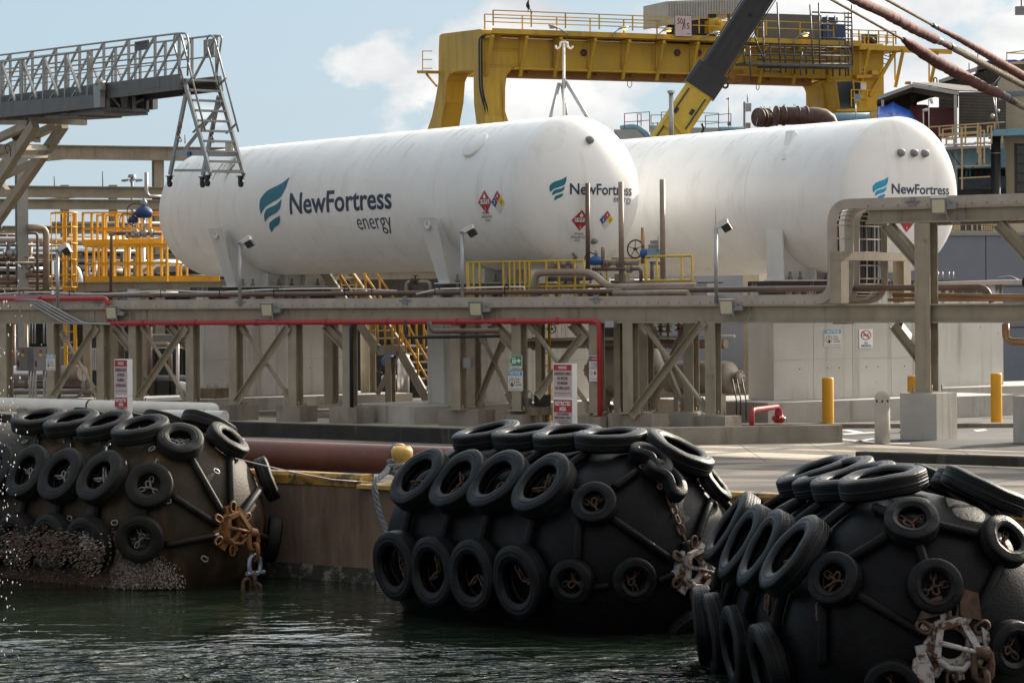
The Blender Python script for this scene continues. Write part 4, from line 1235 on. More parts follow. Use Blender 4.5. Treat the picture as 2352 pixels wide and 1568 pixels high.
# ================================================================== pipe rack along the quay
def rk(x, z, inl=0.):                        # on the rack, at the image column x of its front face
    p = RK.at(x, z); return V(p.x, p.y, z) + RI * inl
RKZ0, RKZ1 = 2.30, 2.675
rack = thing('pipe_rack', 'long beige steel pipe rack on braced posts crossing the whole view', 'pipe rack', rk(1200, 0))
def part(name, mat, parent, fn, label=None):
    mb = MB(); fn(mb); return mb.build(name, mat, parent, label)
W0, W1 = -420, 3300
for inl in (.0, 1.5):
    part('beam', 'steel_beige', rack, lambda m: m.ibeam(rk(W0, (RKZ0 + RKZ1) / 2, inl), rk(W1, (RKZ0 + RKZ1) / 2, inl), .22, RKZ1 - RKZ0, tf=.03))
for x in (14, 311, 541, 678, 803, 1192, 1448, 1637, 1880):
    part('cross_beam', 'steel_beige', rack, lambda m: m.ibeam(rk(x, 2.5, .012), rk(x, 2.5, 1.488), .18, .26))
for x in (210, 330, 645, 1130, 1320):        # splice plates with bolts
    def f(m):
        for dx in (-6, 8):
            for k in range(4): m.cyl(rk(x + dx, 2.38 + k * .07, -.008), rk(x + dx, 2.38 + k * .07, -.04), .014, 6)
        m.box(rk(x + 1, 2.487, -.012), (.22, .012, .28), (RQ, RI, UP))
    part('splice_plate', 'steel_beige', rack, f)
def zof(x, y, inl=0.):
    p = RK.off(inl)(x, y) if inl else RK(x, y); return p.z
PO = {}
def post(x, zb, inl=0., zt=RKZ0 - .003, w_=.25):
    # x is the image column where the post stands
    p = (RK.off(inl) if inl else RK).at(x, 0)
    def f(m):
        m.ibeam(V(p.x, p.y, zb + .03), V(p.x, p.y, zt), w_, w_, up=RI, tf=.024)
        m.box(V(p.x, p.y, zb + .015), (w_ + .14, w_ + .14, .03), (RQ, RI, UP))
        for i in (-1, 1):
            for j in (-1, 1): m.cyl(V(p.x, p.y, zb) + RQ * i * .2 + RI * j * .12, V(p.x, p.y, zb + .11) + RQ * i * .2 + RI * j * .12, .014, 6)
    part('post', 'steel_beige', rack, f)
    return p
FR = [14, 123, 237, 311, 442, 541, 678, 803, 1053, 1192, 1370, 1448, 1637]
for x in FR: post(x, .37)
for x in (1087, 1483, 1587, 270, 760): post(x, .37, 1.3)
def brace(a, c, inl=0., w_=.10, name='brace'):
    pl = RK.off(inl) if inl else RK
    p, q = pl(*a), pl(*c)
    def f(m):
        m.bar(p, q, .012, w_, up=UP); d, sd, u = frame(q - p); m.bar(p + u * (w_ / 2 + .006) - RI * .05, q + u * (w_ / 2 + .006) - RI * .05, .1, .012, up=UP)
    part(name, 'steel_beige', rack, f)
    for e, d in ((p, (q - p).normalized()), (q, (p - q).normalized())):
        def g(m):
            m.bar(e - d * .04 - RI * .012, e + d * .24 - RI * .012, .014, .20, up=UP)
            for k in (.06, .13, .2): m.cyl(e + d * k - RI * .015, e + d * k - RI * .045, .016, 6)
        part('gusset_plate', 'steel_beige', rack, g)
for a, c in ((('B0', 425, 725), ('B0', 672, 1150)), (('B0', 975, 680), ('B0', 1275, 1180)), (('B0', 1655, 680), ('B0', 1982, 1170)),
             (('B1', 1270, 660), ('B1', 1700, 1265)), (('B1', 2040, 660), ('B2', 180, 1240))): brace(t(*a), t(*c), -.02)
for a, c in ((('B0', 660, 690), ('B0', 370, 1160)), (('B0', 1270, 690), ('B0', 950, 1175)), (('B0', 1968, 690), ('B0', 1620, 1200)),
             (('B1', 1640, 740), ('B1', 1330, 1150)), (('B2', 155, 655), ('B1', 1972, 1285))): brace(t(*a), t(*c), -.16, .13)
for a, c in ((('B1', 935, 730), ('B1', 1150, 1190)), (('B1', 1095, 780), ('B1', 925, 1200)), (('B1', 2345, 670), ('B1', 2115, 1210)), (('B1', 2110, 700), ('B2', 45, 1270))): brace(t(*a), t(*c), 1.25, .10)
def knee(a, c, inl=0., w_=.2):
    pl = RK.off(inl) if inl else RK
    p, q = pl(*a), pl(*c); part('knee_brace', 'steel_beige', rack, lambda m: m.ibeam(p, q, .2, w_))
for a, c in ((('B0', 1165, 672), ('B0', 1290, 815)), (('B0', 790, 688), ('B0', 898, 825)), (('B0', 2230, 668), ('B1', 30, 830)), (('B1', 1010, 657), ('B1', 1175, 825)), (('B1', 1560, 657), ('B1', 1725, 840))):
    knee(t(*a), t(*c))
# the taller bay at the right
XB = 2128
pb = rk(XB, 0)
def f(m):
    m.ibeam(pb + UP * .93, pb + UP * 4.27, .34, .34, up=RI, tf=.03)
    m.box(pb + UP * .935, (.5, .5, .03), (RQ, RI, UP))
    for i in (-1, 1):
        for j in (-1, 1): m.cyl(pb + UP * .93 + RQ * i * .22 + RI * j * .2, pb + UP * 1.08 + RQ * i * .22 + RI * j * .2, .016, 6)
part('post', 'steel_beige', rack, f)
for x in (2395, 2800, 3260): part('post', 'steel_beige', rack, lambda m: m.ibeam(rk(x, .0 if x > 2400 else .9), rk(x, 4.27), .34, .34, up=RI, tf=.03))
for inl in (-.02, 2.0):
    part('upper_beam', 'steel_beige', rack, lambda m: m.ibeam(rk(1997, 4.43, inl), rk(W1, 4.43, inl), .24, .30, tf=.03))
part('knee_brace', 'steel_beige', rack, lambda m: m.ibeam(rk(2040, 4.24), rk(2118, 3.45), .22, .22))
part('knee_brace', 'steel_beige', rack, lambda m: m.ibeam(rk(2295, 4.24), rk(2388, 3.35), .22, .22))
part('knee_brace', 'steel_beige', rack, lambda m: m.ibeam(rk(2055, 2.28), rk(2120, 1.55), .22, .22))
def f(m):                                    # portal standing on the beam round the tray riser
    a, c = rk(1938, 2.70, -.16), rk(1938, 2.70, 2.35)
    m.bar(a, V(a.x, a.y, 3.56), .26, .3, up=RI); m.bar(c, V(c.x, c.y, 3.56), .26, .3, up=RI)
    m.bar(V(a.x, a.y, 3.65) - RI * .15, V(c.x, c.y, 3.65) + RI * .15, .26, .17)
part('portal_frame', 'steel_beige', rack, f)
part('cross_beam', 'steel_beige', rack, lambda m: m.ibeam(rk(1938, 2.5, .012), rk(1938, 2.5, 2.6), .2, .26))
def plinth(x, w_, zt, label, inl=0., mat='concrete_old', dd=None):
    p = (RK.off(inl) if inl else RK).at(x, 0)
    mb = MB(); mb.box(p + UP * (zt / 2 - .02), (w_, dd or .62, zt + .04), (RQ, RI, UP))
    tag(mb.build('concrete_plinth', mat), label, 'plinth', 'concrete plinths under the pipe rack')
plinth(548, .66, .37, 'stained concrete plinth under the braced post beside the white pipe end')
plinth(680, .74, .37, 'stained concrete plinth under the right post of the cross brace at the left')
plinth(806, .84, .37, 'low concrete plinth under the post with the dark drain pipe')
plinth(1070, 1.15, .37, 'wide concrete plinth under the two posts left of the green exit sign', .3)
plinth(1464, 1.15, .37, 'wide cracked concrete plinth under the two posts right of the red standpipe', .2)
plinth(1587, .72, .37, 'pale concrete plinth under the rear post at the crossing braces', 1.3, 'concrete')
plinth(1640, .92, .37, 'mossy concrete plinth under the last braced post before the red hydrant pipe')
plinth(1192, .6, .3, 'concrete plinth under the post that carries the green exit sign')
plinth(1370, .6, .3, 'small concrete plinth beside the foot of the red standpipe')
plinth(2131, .82, .92, 'tall square concrete plinth under the thick post at the right', 0, 'concrete', .82)
plinth(2392, .82, .9, 'tall concrete plinth cut by the right edge of the view', 0, 'concrete', .82)

# cable trays on the rack, rising to the upper level
def tray_path(inl, x0=W0, x1=W1, xr=1915, zl=2.778, zh=4.70, rb=.42):
    return fillet([rk(x0, zl, inl), rk(xr, zl, inl), rk(xr, zh, inl), rk(x1, zh, inl)], rb, 7)
def tray(i0, i1, label, dark, hh=.2):
    tt = thing('cable_tray', label, 'cable tray', rk(1915, 2.7, i0))
    for inl in (i0, i1):
        mb = MB(); pts = tray_path(inl)
        for sgn, (a, b) in ((0, (0, 0)),):
            rings = []
            for i, p in enumerate(pts):
                d = (pts[min(i + 1, len(pts) - 1)] - pts[max(i - 1, 0)]).normalized()
                n_ = RI.cross(d).normalized()
                if n_.dot(UP) < -.1 or (abs(n_.z) < .1 and n_.dot(RQ) > 0): n_ = -n_
                rings.append([p - n_ * hh / 2 - RI * .02, p + n_ * hh / 2 - RI * .02, p + n_ * hh / 2 + RI * .02, p - n_ * hh / 2 + RI * .02])
            vs = [q for g in rings for q in g]
            mb.add(vs, [(k * 4 + j, k * 4 + (j + 1) % 4, k * 4 + 4 + (j + 1) % 4, k * 4 + 4 + j) for k in range(len(pts) - 1) for j in range(4)])
        sr = mb.build('side_rail', 'tray', tt)
        if inl == i0 and not dark:
            mb = MB()
            x = -20
            while x < 1885:
                mb.box(rk(x, 2.725, i0 - .028), (.018, .012, .03), (RQ, RI, UP)); x += 24
            for x in range(2000, 2380, 34): mb.cyl(rk(x, 4.64, i0 - .02), rk(x, 4.64, i0 - .035), .016, 6)
            mb.build('bolt', 'lamp_grey', sr)['kind'] = 'stuff'
            for x, z in ((228, 2.82), (557, 2.82), (935, 2.82), (1374, 2.82), (2102, 4.70)):
                mb = MB(); p = rk(x, z, i0 - .03)
                mb.box(p, (.34, .014, .025), (RQ, RI, UP)); mb.box(p + UP * .04, (.12, .014, .09), (RQ, RI, UP)); mb.box(p - UP * .05, (.16, .014, .07), (RQ, RI, UP))
                for k in (-1, 1): mb.cyl(p + RQ * k * .12, p + RQ * k * .12 - RI * .03, .014, 6)
                mb.build('splice_clip', 'lamp_grey', sr)
    mb = MB()
    pts = tray_path(i0); q_ = tray_path(i1)
    acc = 0
    for k in range(len(pts) - 1):
        L_ = (pts[k + 1] - pts[k]).length; m_ = max(1, round(L_ / .28))
        for j in range(m_):
            a = pts[k].lerp(pts[k + 1], j / m_); c = q_[k].lerp(q_[k + 1], j / m_)
            if a.z > 2.82 or (a - rk(1915, 2.8, i0)).length < 1.5: mb.cyl(a + RI * .02, c - RI * .02, .017, 6)
    mb.build('rungs', 'cage_wire', tt)['kind'] = 'stuff'
    mb = MB()
    mats = ['cable', 'cable_white', 'pipe_copper']
    k = 22 if dark else 4
    for i in range(k):
        inl = i0 + .06 + (i1 - i0 - .12) * (i + .5) / k * (1 if dark else .55)
        off = RN.uniform(-.03, .05)
        pts = [p + V(RN.uniform(-.015, .015), RN.uniform(-.01, .01), 0) for p in tray_path(inl, 1500, W1, 1911, 2.80 + off, 4.72 + off, .42)]
        mi = (1 if (dark and RN.random() < .15) else 0) if dark or i > 2 else 2
        mb.tube(pts, .03 if dark else .017, 6, mi)
    mb.build('cables', mats, tt)['kind'] = 'stuff'
tray(-.05, .62, 'front cable tray with a flat side rail, rising at the right and running on overhead', False)
tray(.86, 2.0, 'rear cable tray packed with black cables, rising behind the front one', True)

# floodlights
def floodlight(x, z, label, first=None):
    o = rk(x, z, -.22)
    if first: return dup(first, o - first.location, label)
    tt = thing('floodlight', label, 'floodlight', o, 'square floodlights along the pipe rack')
    nd = (V(-.30, -.92, -.2)).normalized(); rt = UP.cross(nd).normalized(); up = rt.cross(nd).normalized()
    if up.z < 0: up = -up
    mb = MB(); mb.prism([o + rt * a + up * b - nd * .02 for a, b in ((-.15, -.17), (.15, -.17), (.16, .17), (-.16, .17))], nd * .05)
    for k in range(5): mb.box(o - nd * .05 + rt * (-.12 + k * .06), (.012, .08, .28), (rt, nd, up))
    mb.build('housing', 'lamp_grey', tt)
    mb = MB(); mb.prism([o + rt * a + up * b + nd * .031 for a, b in ((-.12, -.13), (.12, -.13), (.125, .13), (-.125, .13))], nd * .006); mb.build('lens', 'lens', tt)
    mb = MB(); mb.box(o + RQ * .24 + RI * .08 - UP * .02, (.24, .08, .1), (RQ, RI, UP)); mb.box(o + RQ * .18 + RI * .06 + UP * .05, (.1, .06, .06), (RQ, RI, UP)); mb.bar(o + RQ * .2 + RI * .1, o + RQ * .34 + RI * .19, .06, .05); mb.build('bracket', 'lamp_grey', tt)
    mb = MB(); mb.pipe([o + RQ * .16 - UP * .08, o + RQ * .2 - UP * .3, o + RQ * .4 - UP * .38, o + RQ * .5 - UP * .28 + RI * .1, o + RQ * .5 + RI * .18], .012, 6, bend=.1); mb.build('flex_lead', 'lamp_grey', tt)
    return tt
fl = floodlight(271, 2.57, 'square floodlight beside the red pipe drop at the left of the rack')
for x, z, l_ in ((628, 2.62, 'square floodlight on the rack below the far end of the lettered tank'), (1107, 2.62, 'square floodlight on the rack under the near saddle of the left tank'),
                 (1682, 2.63, 'square floodlight on the rack in front of the tall pole light'), (2170, 4.60, 'square floodlight high on the overhead beam at the right')):
    floodlight(x, z, l_, fl)

# red fire main under and along the rack
R0_ = -.16
def rp(x, y): 
    p = RK(x, y); return p - RI * .18
mb = MB()
a = [rp(-300, 687), rp(259, 685), rp(259, 742), rp(1388, 737), rp(1388, 992)]
a[4] = V(a[3].x, a[3].y, 0.02)
mb.pipe(a, .058, 12, bend=.16)
fm_ = tag(mb.build('fire_main', 'red_paint'), 'bright red fire main running along the rack and turning down to the ground', 'pipe')
mb = MB()
for x in (105, 340, 460, 600, 760, 900, 1060, 1190, 1290):
    p = rp(x, 685) if x < 250 else rp(x, 742 - (x - 259) * .0045); d = RQ
    mb.lathe([(-.05, .057), (-.05, .075), (.05, .075), (.05, .057)], p, d, 12)
mb.build('coupling', 'red_paint', fm_)
# pipes lying on the rack behind the tray
def run(name, label, pts, r, mat, bend=None, n=12, group=None, cat='pipe'):
    mb = MB(); mb.pipe(pts, r, n, bend=bend); return tag(mb.build(name, mat), label, cat, group)
run('pipe', 'long brown pipe lying on top of the rack behind the front tray', [rk(-300, 2.99, .70), rk(1385, 2.99, .70)], .055, 'pipe_brown')
run('pipe', 'purple brown pipe on the rack running under the tray riser to the right', [rk(1395, 3.0, .72), rk(2225, 3.0, .72), rk(2238, 2.7, .72)], .06, 'pipe_brown')
run('pipe', 'short tan pipe with rounded end on the rack in front of the big tan pipe', [rk(1385, 2.94, .4), rk(1556, 2.94, .4)], .06, 'pipe_tan')
run('pipe', 'copper coloured pipe on the rack behind the thick post', [rk(2000, 2.86, .9), rk(2352, 2.80, .5), rk(2700, 2.8, .5)], .05, 'pipe_copper')
run('pipe', 'thin copper pipe lying lowest on the right end of the rack', [rk(2000, 2.76, .7), rk(2700, 2.74, .4)], .035, 'pipe_copper')
run('pipe', 'pale pipe with a black sleeve passing over the right end of the rack', [rk(2010, 3.07, 1.6), rk(2260, 3.10, 1.3), rk(2700, 3.05, 1.0)], .045, 'white_pipe')
mb = MB(); mb.cyl(rk(2303, 3.09, .9), rk(2352, 3.09, .9), .10, 16); mb.cyl(rk(2352, 3.09, .9), rk(2500, 3.09, .9), .13, 16, 1)
tag(mb.build('flexible_hose', ['black', 'pipe_copper']), 'black and tan hose end lying on the rack at the right edge', 'hose')
run('pipe', 'tan drop pipe with an elbow hanging below the rack at the right edge', [rk(2293, 2.28, .3), rk(2293, 1.93, .3), rk(2460, 1.90, .3)], .075, 'pipe_copper', .2)
mb = MB(); mb.cyl(rk(2345, 1.90, .3), rk(2380, 1.90, .3), .079, 12); tag(mb.build('pipe_band', 'yellow'), 'yellow band on the drop pipe at the right edge', 'band')
# conduits slanting across the tray at the left
mb = MB()
for i in range(4):
    x0 = 65 + i * 14
    mb.pipe([rk(x0 - 60, 2.91 + i * .004, -.12 - i * .03), rk(x0, 2.90, -.14 - i * .03), rk(x0 + 92 + i * 3, 2.31 - i * .0, -.14 - i * .03), rk(x0 + 205 - i * 14, 2.29, -.14 - i * .03)], .026, 8, bend=.15)
tag(mb.build('conduit_bundle', 'galv'), 'four grey conduits slanting down across the left end of the rack', 'conduits')
mb = MB()
zz = 3.06
pts = []
for x in (-60, 90, 175, 275, 365, 500, 620, 785, 905): pts.append((x, zz + (.05 if x in (90, 365, 620, 785) else -.02)))
q = [rk(x, z, .1) for x, z in pts]
mb.tube(fillet(q, 1.2, 5), .02, 6)
q = [rk(x, z, .1) for x, z in ((950, 2.96), (1000, 3.07), (1160, 3.10), (1197, 3.10), (1199, 3.02))]
mb.tube(q, .02, 6)
tag(mb.build('cable_conduit', 'pvc'), 'white plastic conduit sagging between hooks along the top of the rack', 'conduit')
for x in (40, 155, 365, 500, 625, 787, 850, 995, 1155):
    mb = MB(); mb.tube([rk(x, 2.92, .06), rk(x, 3.12, .06), rk(x + 10, 3.12, .06), rk(x + 10, 3.06, .06)], .011, 6)
    tag(mb.build('wire_hook', 'black'), 'thin black wire hook standing on the tray and holding the white conduit', 'hook', 'thin black hooks along the tray')
# dark drain pipe on the post, electrical bits
run('drain_pipe', 'dark drain pipe running down the post left of the stairs', [rk(818, 2.22, -.18), rk(818, 2.15, -.18), rk(818, .38, -.18)], .045, 'black', .05)
def bx(name, label, cat, x0, y0, x1, y1, inl, d, mat, lid=None):
    pl = RK.off(inl) if inl else RK
    a, c = pl(x0, y1), pl(x1, y0)
    w_ = (V(c.x, c.y, 0) - V(a.x, a.y, 0)).length; h = c.z - a.z
    o = (a + c) / 2
    mb = MB(); mb.box(o, (w_, d, h), (RQ, RI, UP)); b = tag(mb.build(name, mat), label, cat)
    if lid:
        mb = MB(); mb.box(o - RI * (d / 2 + .012), (w_ * .92, .024, h * .94), (RQ, RI, UP)); mb.build('lid', mat, b)
        for m_, rr in lid:
            mb = MB(); mb.box(o - RI * (d / 2 + .026) + RQ * w_ * rr[0] + UP * h * rr[1], (w_ * rr[2], .01, h * rr[3]), (RQ, RI, UP)); mb.build('sticker' if m_ != 'oxide_red' else 'handle', m_, b)
    return b
LID = [('sign_red', (.08, .32, .2, .14)), ('sign_yellow', (.08, .18, .2, .1)), ('oxide_red', (-.3, -.2, .16, .25))]
bx('switch_box', 'grey bolted switch box with red handle, left of the pair', 'switch box', 48, 797, 76, 851, .5, .3, 'lamp_grey', LID)
bx('switch_box', 'grey bolted switch box with red handle, right of the pair', 'switch box', 88, 797, 118, 851, .5, .3, 'lamp_grey', LID)
for x, l_ in ((71, 'grey conduits dropping from the left switch box'), (104, 'grey conduits dropping from the right switch box')):
    mb = MB()
    for k in (-4, 3, 9): mb.cyl(RK.off(.6).at(x + k, .25), RK.off(.6).at(x + k, 1.18), .03, 8); mb.cyl(RK.off(.6).at(x + k, 1.78), RK.off(.6).at(x + k, 2.3), .02, 8)
    tag(mb.build('conduit', 'galv'), l_, 'conduits')
bx('junction_box', 'small dark junction box on the post left of the exit sign', 'junction box', 1066, 822, 1084, 845, .0, .12, 'lamp_grey')
bx('junction_box', 'small grey box hanging under the right end of the rack beam', 'junction box', 1921, 728, 1953, 744, .3, .3, 'steel_beige')
bx('junction_box', 'pale grey box fixed under the rack beside the red pipe bend', 'junction box', 1393, 737, 1413, 752, -.1, .12, 'galv')
bx('junction_box', 'flat pale cabinet behind the thick post at the right', 'cabinet', 2146, 836, 2160, 918, .5, .12, 'galv')

# ================================================================== signs
def board(name, label, pl, x0, y0, x1, y1, nm, items, mats, th=.02, back='sign_white', cat='sign', parent=None, group=None):
    """a flat sign; items are drawn in 0..1 x 0..1 of the board"""
    a, c = pl(x0, y1), pl(x1, y0)
    rt = V(c.x - a.x, c.y - a.y, 0); w_ = rt.length; rt.normalize(); h = c.z - a.z
    o = V(a.x, a.y, a.z)
    mb = MB(); mb.prism([o, o + rt * w_, o + rt * w_ + UP * h, o + UP * h], -nm * th)
    b = mb.build(name, back, parent)
    if not parent: tag(b, label, cat, group)
    it = []
    for i in items:
        if i[0] == 't': it.append(('t', i[1], i[2] * w_, i[3] * h, i[4] * w_, i[5] * h, i[6], i[7], i[8]))
        else: it.append(('p', [(u * w_, v * h) for u, v in i[1]], i[2], i[3]))
    decal('lettering', it, flat(o, rt, UP, nm), mats, b)
    return b
SM = ['sign_white', 'sign_pink', 'sign_red', 'pale', 'ink', 'sign_blue', 'sign_green', 'sign_navy']
NW = -RI
def warn(label, x0, y0, x1, y1, k):
    ym = y0 + (y1 - y0) * .525
    tt = thing('warning_sign', label, 'sign', k.at((x0 + x1) / 2, 0))
    bk = .16
    pl = k
    a, c = pl.at(x0, 0), pl.at(x1, 0)
    rt = (c - a).normalized()
    # two hollow square boxes one above the other
    zt, zb = pl(x0, y0).z, 0.02; zm = pl(x0, ym).z
    mb = MB()
    for z0, z1 in ((zb, zm - .015), (zm + .015, zt)):
        mb.prism([V(a.x, a.y, z0), V(c.x, c.y, z0), V(c.x, c.y, z1), V(a.x, a.y, z1)], -NW * bk)
    mb.box((a + c) / 2 - NW * bk * .5 + UP * zm, ((c - a).length * .94, bk * .9, .03), (rt, NW, UP))
    mb.build('panel_box', 'pale', tt)
    hl = 'sign_pink'
    its = [rect(.03, .02, .97, .98, hl, 0), rect(.04, .80, .96, .97, 'sign_red', 1), ('t', 'WARNING', .28, .84, .72, .93, 'pale', 2, .02),
           ('t', 'DANGEROUS CARGO', .08, .66, .92, .75, 'ink', 2, .02), ('t', 'NO VISITORS', .24, .52, .76, .61, 'ink', 2, .02), ('t', 'NO SMOKING', .24, .38, .76, .47, 'ink', 2, .02), ('t', 'NO OPEN LIGHTS', .14, .23, .86, .32, 'ink', 2, .02),
           rect(.08, .12, .92, .13, 'ink', 2), circ(.45, .125, .05, hl, 3), ('p', [(.42, .10), (.48, .10), (.47, .155), (.43, .14)], 'sign_blue', 4)]
    zz = lambda z: HY
    def put(z0, z1, its):
        w_ = (c - a).length; h = z1 - z0; o = V(a.x, a.y, z0); it = []
        for i in its:
            if i[0] == 't': it.append(('t', i[1], i[2] * w_, i[3] * h, i[4] * w_, i[5] * h, i[6], i[7], i[8]))
            else: it.append(('p', [(u * w_, v * h) for u, v in i[1]], i[2], i[3]))
        decal('lettering', it, flat(o, rt, UP, NW), SM, tt)
    put(zm + .015, zt, its)
    its = [rect(.03, .02, .97, .98, hl, 0), rect(.04, .62, .96, .97, 'sign_red', 1), ('t', 'RESTRICTED', .10, .81, .90, .93, 'pale', 2, .03), ('t', 'AREA', .32, .66, .68, .78, 'pale', 2, .03),
           ('t', 'AUTHORIZED', .2, .53, .8, .60, 'ink', 2, .02), ('t', 'PERSONNEL ONLY', .08, .43, .92, .50, 'ink', 2, .02)]
    for v_, u_ in ((.37, .2), (.31, .08), (.19, .1), (.14, .16)): its.append(rect(u_, v_, 1 - u_ if v_ > .2 else .44, v_ + .018, 'ink', 2))
    for v_ in (.19, .14): its.append(rect(.58, v_, .9, v_ + .018, 'ink', 2))
    put(zb, zm - .015, its)
WK = RK.off(-3.2)
warn('tall red and white warning sign standing by the white pipe at the left', t('B0', 778, 0)[0], t('B0', 0, 902)[1], t('B0', 868, 0)[0], 985, WK)
warn('tall red and white warning sign standing beside the yellow ladder at the centre', t('B1', 1425, 0)[0], t('B1', 0, 932)[1], t('B1', 1558, 0)[0], 985, RK.off(-2.2))
notice = [rect(.02, .02, .98, .98, 'sign_white', 0), rect(.03, .74, .97, .97, 'sign_blue', 1), ('t', 'NOTICE', .14, .78, .86, .93, 'pale', 2, .02),
          circ(.27, .42, .19, 'ink', 1, 24, .22), circ(.27, .42, .165, 'sign_white', 2, 24, .195), rect(.21, .28, .33, .54, 'ink', 3), rect(.23, .38, .31, .51, 'sign_white', 4), ('p', [(.24, .22), (.33, .22), (.36, .34), (.30, .38)], 'ink', 3),
          ('t', 'NO CELL', .53, .53, .80, .61, 'ink', 2, .01), ('t', 'PHONES', .53, .39, .80, .47, 'ink', 2, .01), ('t', 'ALLOWED', .53, .25, .93, .33, 'ink', 2, .01), rect(.06, .08, .94, .095, 'ink', 2)]
board('notice_sign', 'small blue headed notice sign on a post beside the switch boxes', RK.off(-.14), *t('B0', 315, 870), *t('B0', 375, 977), NW, notice, SM)
board('notice_sign', 'blue headed notice sign under the green exit sign', RK.off(-.14), *t('B1', 1122, 978), *t('B1', 1220, 1118), NW, notice, SM)
exits = [rect(.0, .0, 1, 1, 'sign_white', 0), rect(.03, .22, .97, .97, 'sign_green', 1), ('p', [(.55, .54), (.72, .54), (.72, .40), (.93, .60), (.72, .80), (.72, .66), (.55, .66)], 'pale', 2),
         circ(.27, .80, .055, 'pale', 2, 10, .06), circ(.44, .80, .055, 'pale', 2, 10, .06), rect(.21, .40, .33, .70, 'pale', 2), rect(.38, .40, .50, .70, 'pale', 2),
         ('p', [(.05, .90), (.17, .90), (.17, .84), (.10, .84), (.10, .74), (.05, .74)], 'pale', 2), ('p', [(.05, .28), (.17, .28), (.17, .34), (.10, .34), (.10, .44), (.05, .44)], 'pale', 2), rect(.2, .08, .8, .1, 'ink', 2)]
board('exit_sign', 'green evacuation point sign on a rack post at the centre', RK.off(-.14), *t('B1', 1135, 877), *t('B1', 1215, 968), NW, exits, SM)
danger = [rect(.02, .02, .98, .98, 'sign_white', 0), rect(.04, .78, .96, .97, 'ink', 1), circ(.5, .875, .40, 'sign_white', 2, 24, .075), circ(.5, .875, .37, 'sign_red', 3, 24, .065), ('t', 'DANGER', .26, .85, .74, .90, 'pale', 4, .01),
          ('t', 'NO SMOKING', .18, .67, .82, .72, 'ink', 2, .015), ('t', 'NO SPARKS', .22, .58, .78, .63, 'ink', 2, .015), ('t', 'OR OPEN FLAMES', .1, .49, .9, .54, 'ink', 2, .015),
          circ(.22, .33, .10, 'ink', 2, 16, .055), circ(.22, .33, .08, 'sign_white', 3, 16, .045), circ(.78, .33, .10, 'ink', 2, 16, .055), circ(.78, .33, .08, 'sign_white', 3, 16, .045), ('p', [(.5, .25), (.60, .31), (.52, .42), (.48, .36), (.42, .32)], 'ink', 2), rect(.72, .32, .86, .335, 'ink', 4), rect(.1, .1, .9, .11, 'ink', 2)]
board('danger_sign', 'white danger sign with black heading beside the red standpipe', RK.off(-.20), *t('B1', 1676, 878), *t('B1', 1755, 1054), NW, danger, SM)
PB_ = PL(((TB.o + AX * 2.15).x, (TB.o + AX * 2.15).y), (PX.x, PX.y)).off(-.012)
board('notice_sign', 'pale blue headed notice sign on the concrete pedestal of the right tank', PB_, *t('B2', 985, 696), *t('B2', 1102, 818), -AX, notice, SM)
nos = [rect(.02, .02, .98, .98, 'pale', 0), circ(.5, .69, .37, 'sign_red', 1, 28, .25), circ(.5, .69, .30, 'pale', 2, 28, .205), rect(.27, .65, .64, .71, 'ink', 3), rect(.66, .65, .73, .71, 'sign_red', 3),
       ('p', [(.56, .75), (.72, .77), (.74, .83), (.70, .83), (.66, .79), (.54, .78)], 'ink', 3), ('p', [(.24, .84), (.30, .88), (.76, .54), (.70, .50)], 'sign_red', 4),
       ('t', 'NO', .38, .25, .62, .34, 'sign_navy', 2, .03), ('t', 'SMOKING', .16, .12, .84, .21, 'sign_navy', 2, .03), rect(.04, .06, .96, .075, 'sign_navy', 2)]
board('no_smoking_sign', 'white sign with a crossed out cigarette on the pedestal of the right tank', PB_, *t('B2', 1223, 695), *t('B2', 1318, 833), -AX, nos, SM)

# pole lights with tilted heads
def polelight(x, Z, zb, ytop, label, hd=(1, -.3), first=None):
    o = P(x, ytop, Z); o = V(o.x, o.y, 0)
    zt = P(x, ytop, Z).z
    tt = thing('pole_light', label, 'pole light', o, 'tilted lights on thin grey poles')
    mb = MB(); mb.cyl(o + UP * zb, o + UP * zt, .04, 10); mb.build('pole', 'galv', tt)
    c = o + UP * (zt + .02) + V(.14, -.05, 0)
    ax = V(.86, -.2, .46).normalized(); sd = V(.2, .97, 0).normalized(); n_ = ax.cross(sd).normalized()
    if n_.z < 0: n_ = -n_
    mb = MB(); mb.prism([c + ax * a + n_ * b for a, b in ((-.16, .02), (.13, .02), (.15, .10), (.10, .14), (-.1, .12))], sd * .2); mb.build('head', 'white_paint', tt)
    mb = MB(); mb.prism([c + ax * a + n_ * b + sd * .01 for a, b in ((-.02, -.13), (.15, -.13), (.14, .018), (-.04, .018))], sd * .18); mb.build('visor', 'black', tt)
    mb = MB(); mb.cyl(o + UP * zt, o + UP * (zt + .5), .008, 5) if first else mb.cyl(o + UP * zt, o + UP * (zt + .06), .05, 8); mb.build('aerial' if first else 'collar', 'galv', tt)
polelight(t('B0', 392, 0)[0], 67.5, 2.7, t('B0', 0, 165)[1], 'tilted black and white pole light in front of the yellow ladder')
polelight(t('B0', 1638, 0)[0], 66.2, 2.7, t('B0', 0, 115)[1], 'tilted black and white pole light in front of the far saddle')
polelight(t('B1', 806, 0)[0], 63.2, 2.7, t('B1', 0, 40)[1], 'tilted black and white pole light in front of the near saddle of the left tank')
polelight(1644, 58.9, 2.7, 523, 'tall pole light with a thin aerial in front of the right tank', first=1)

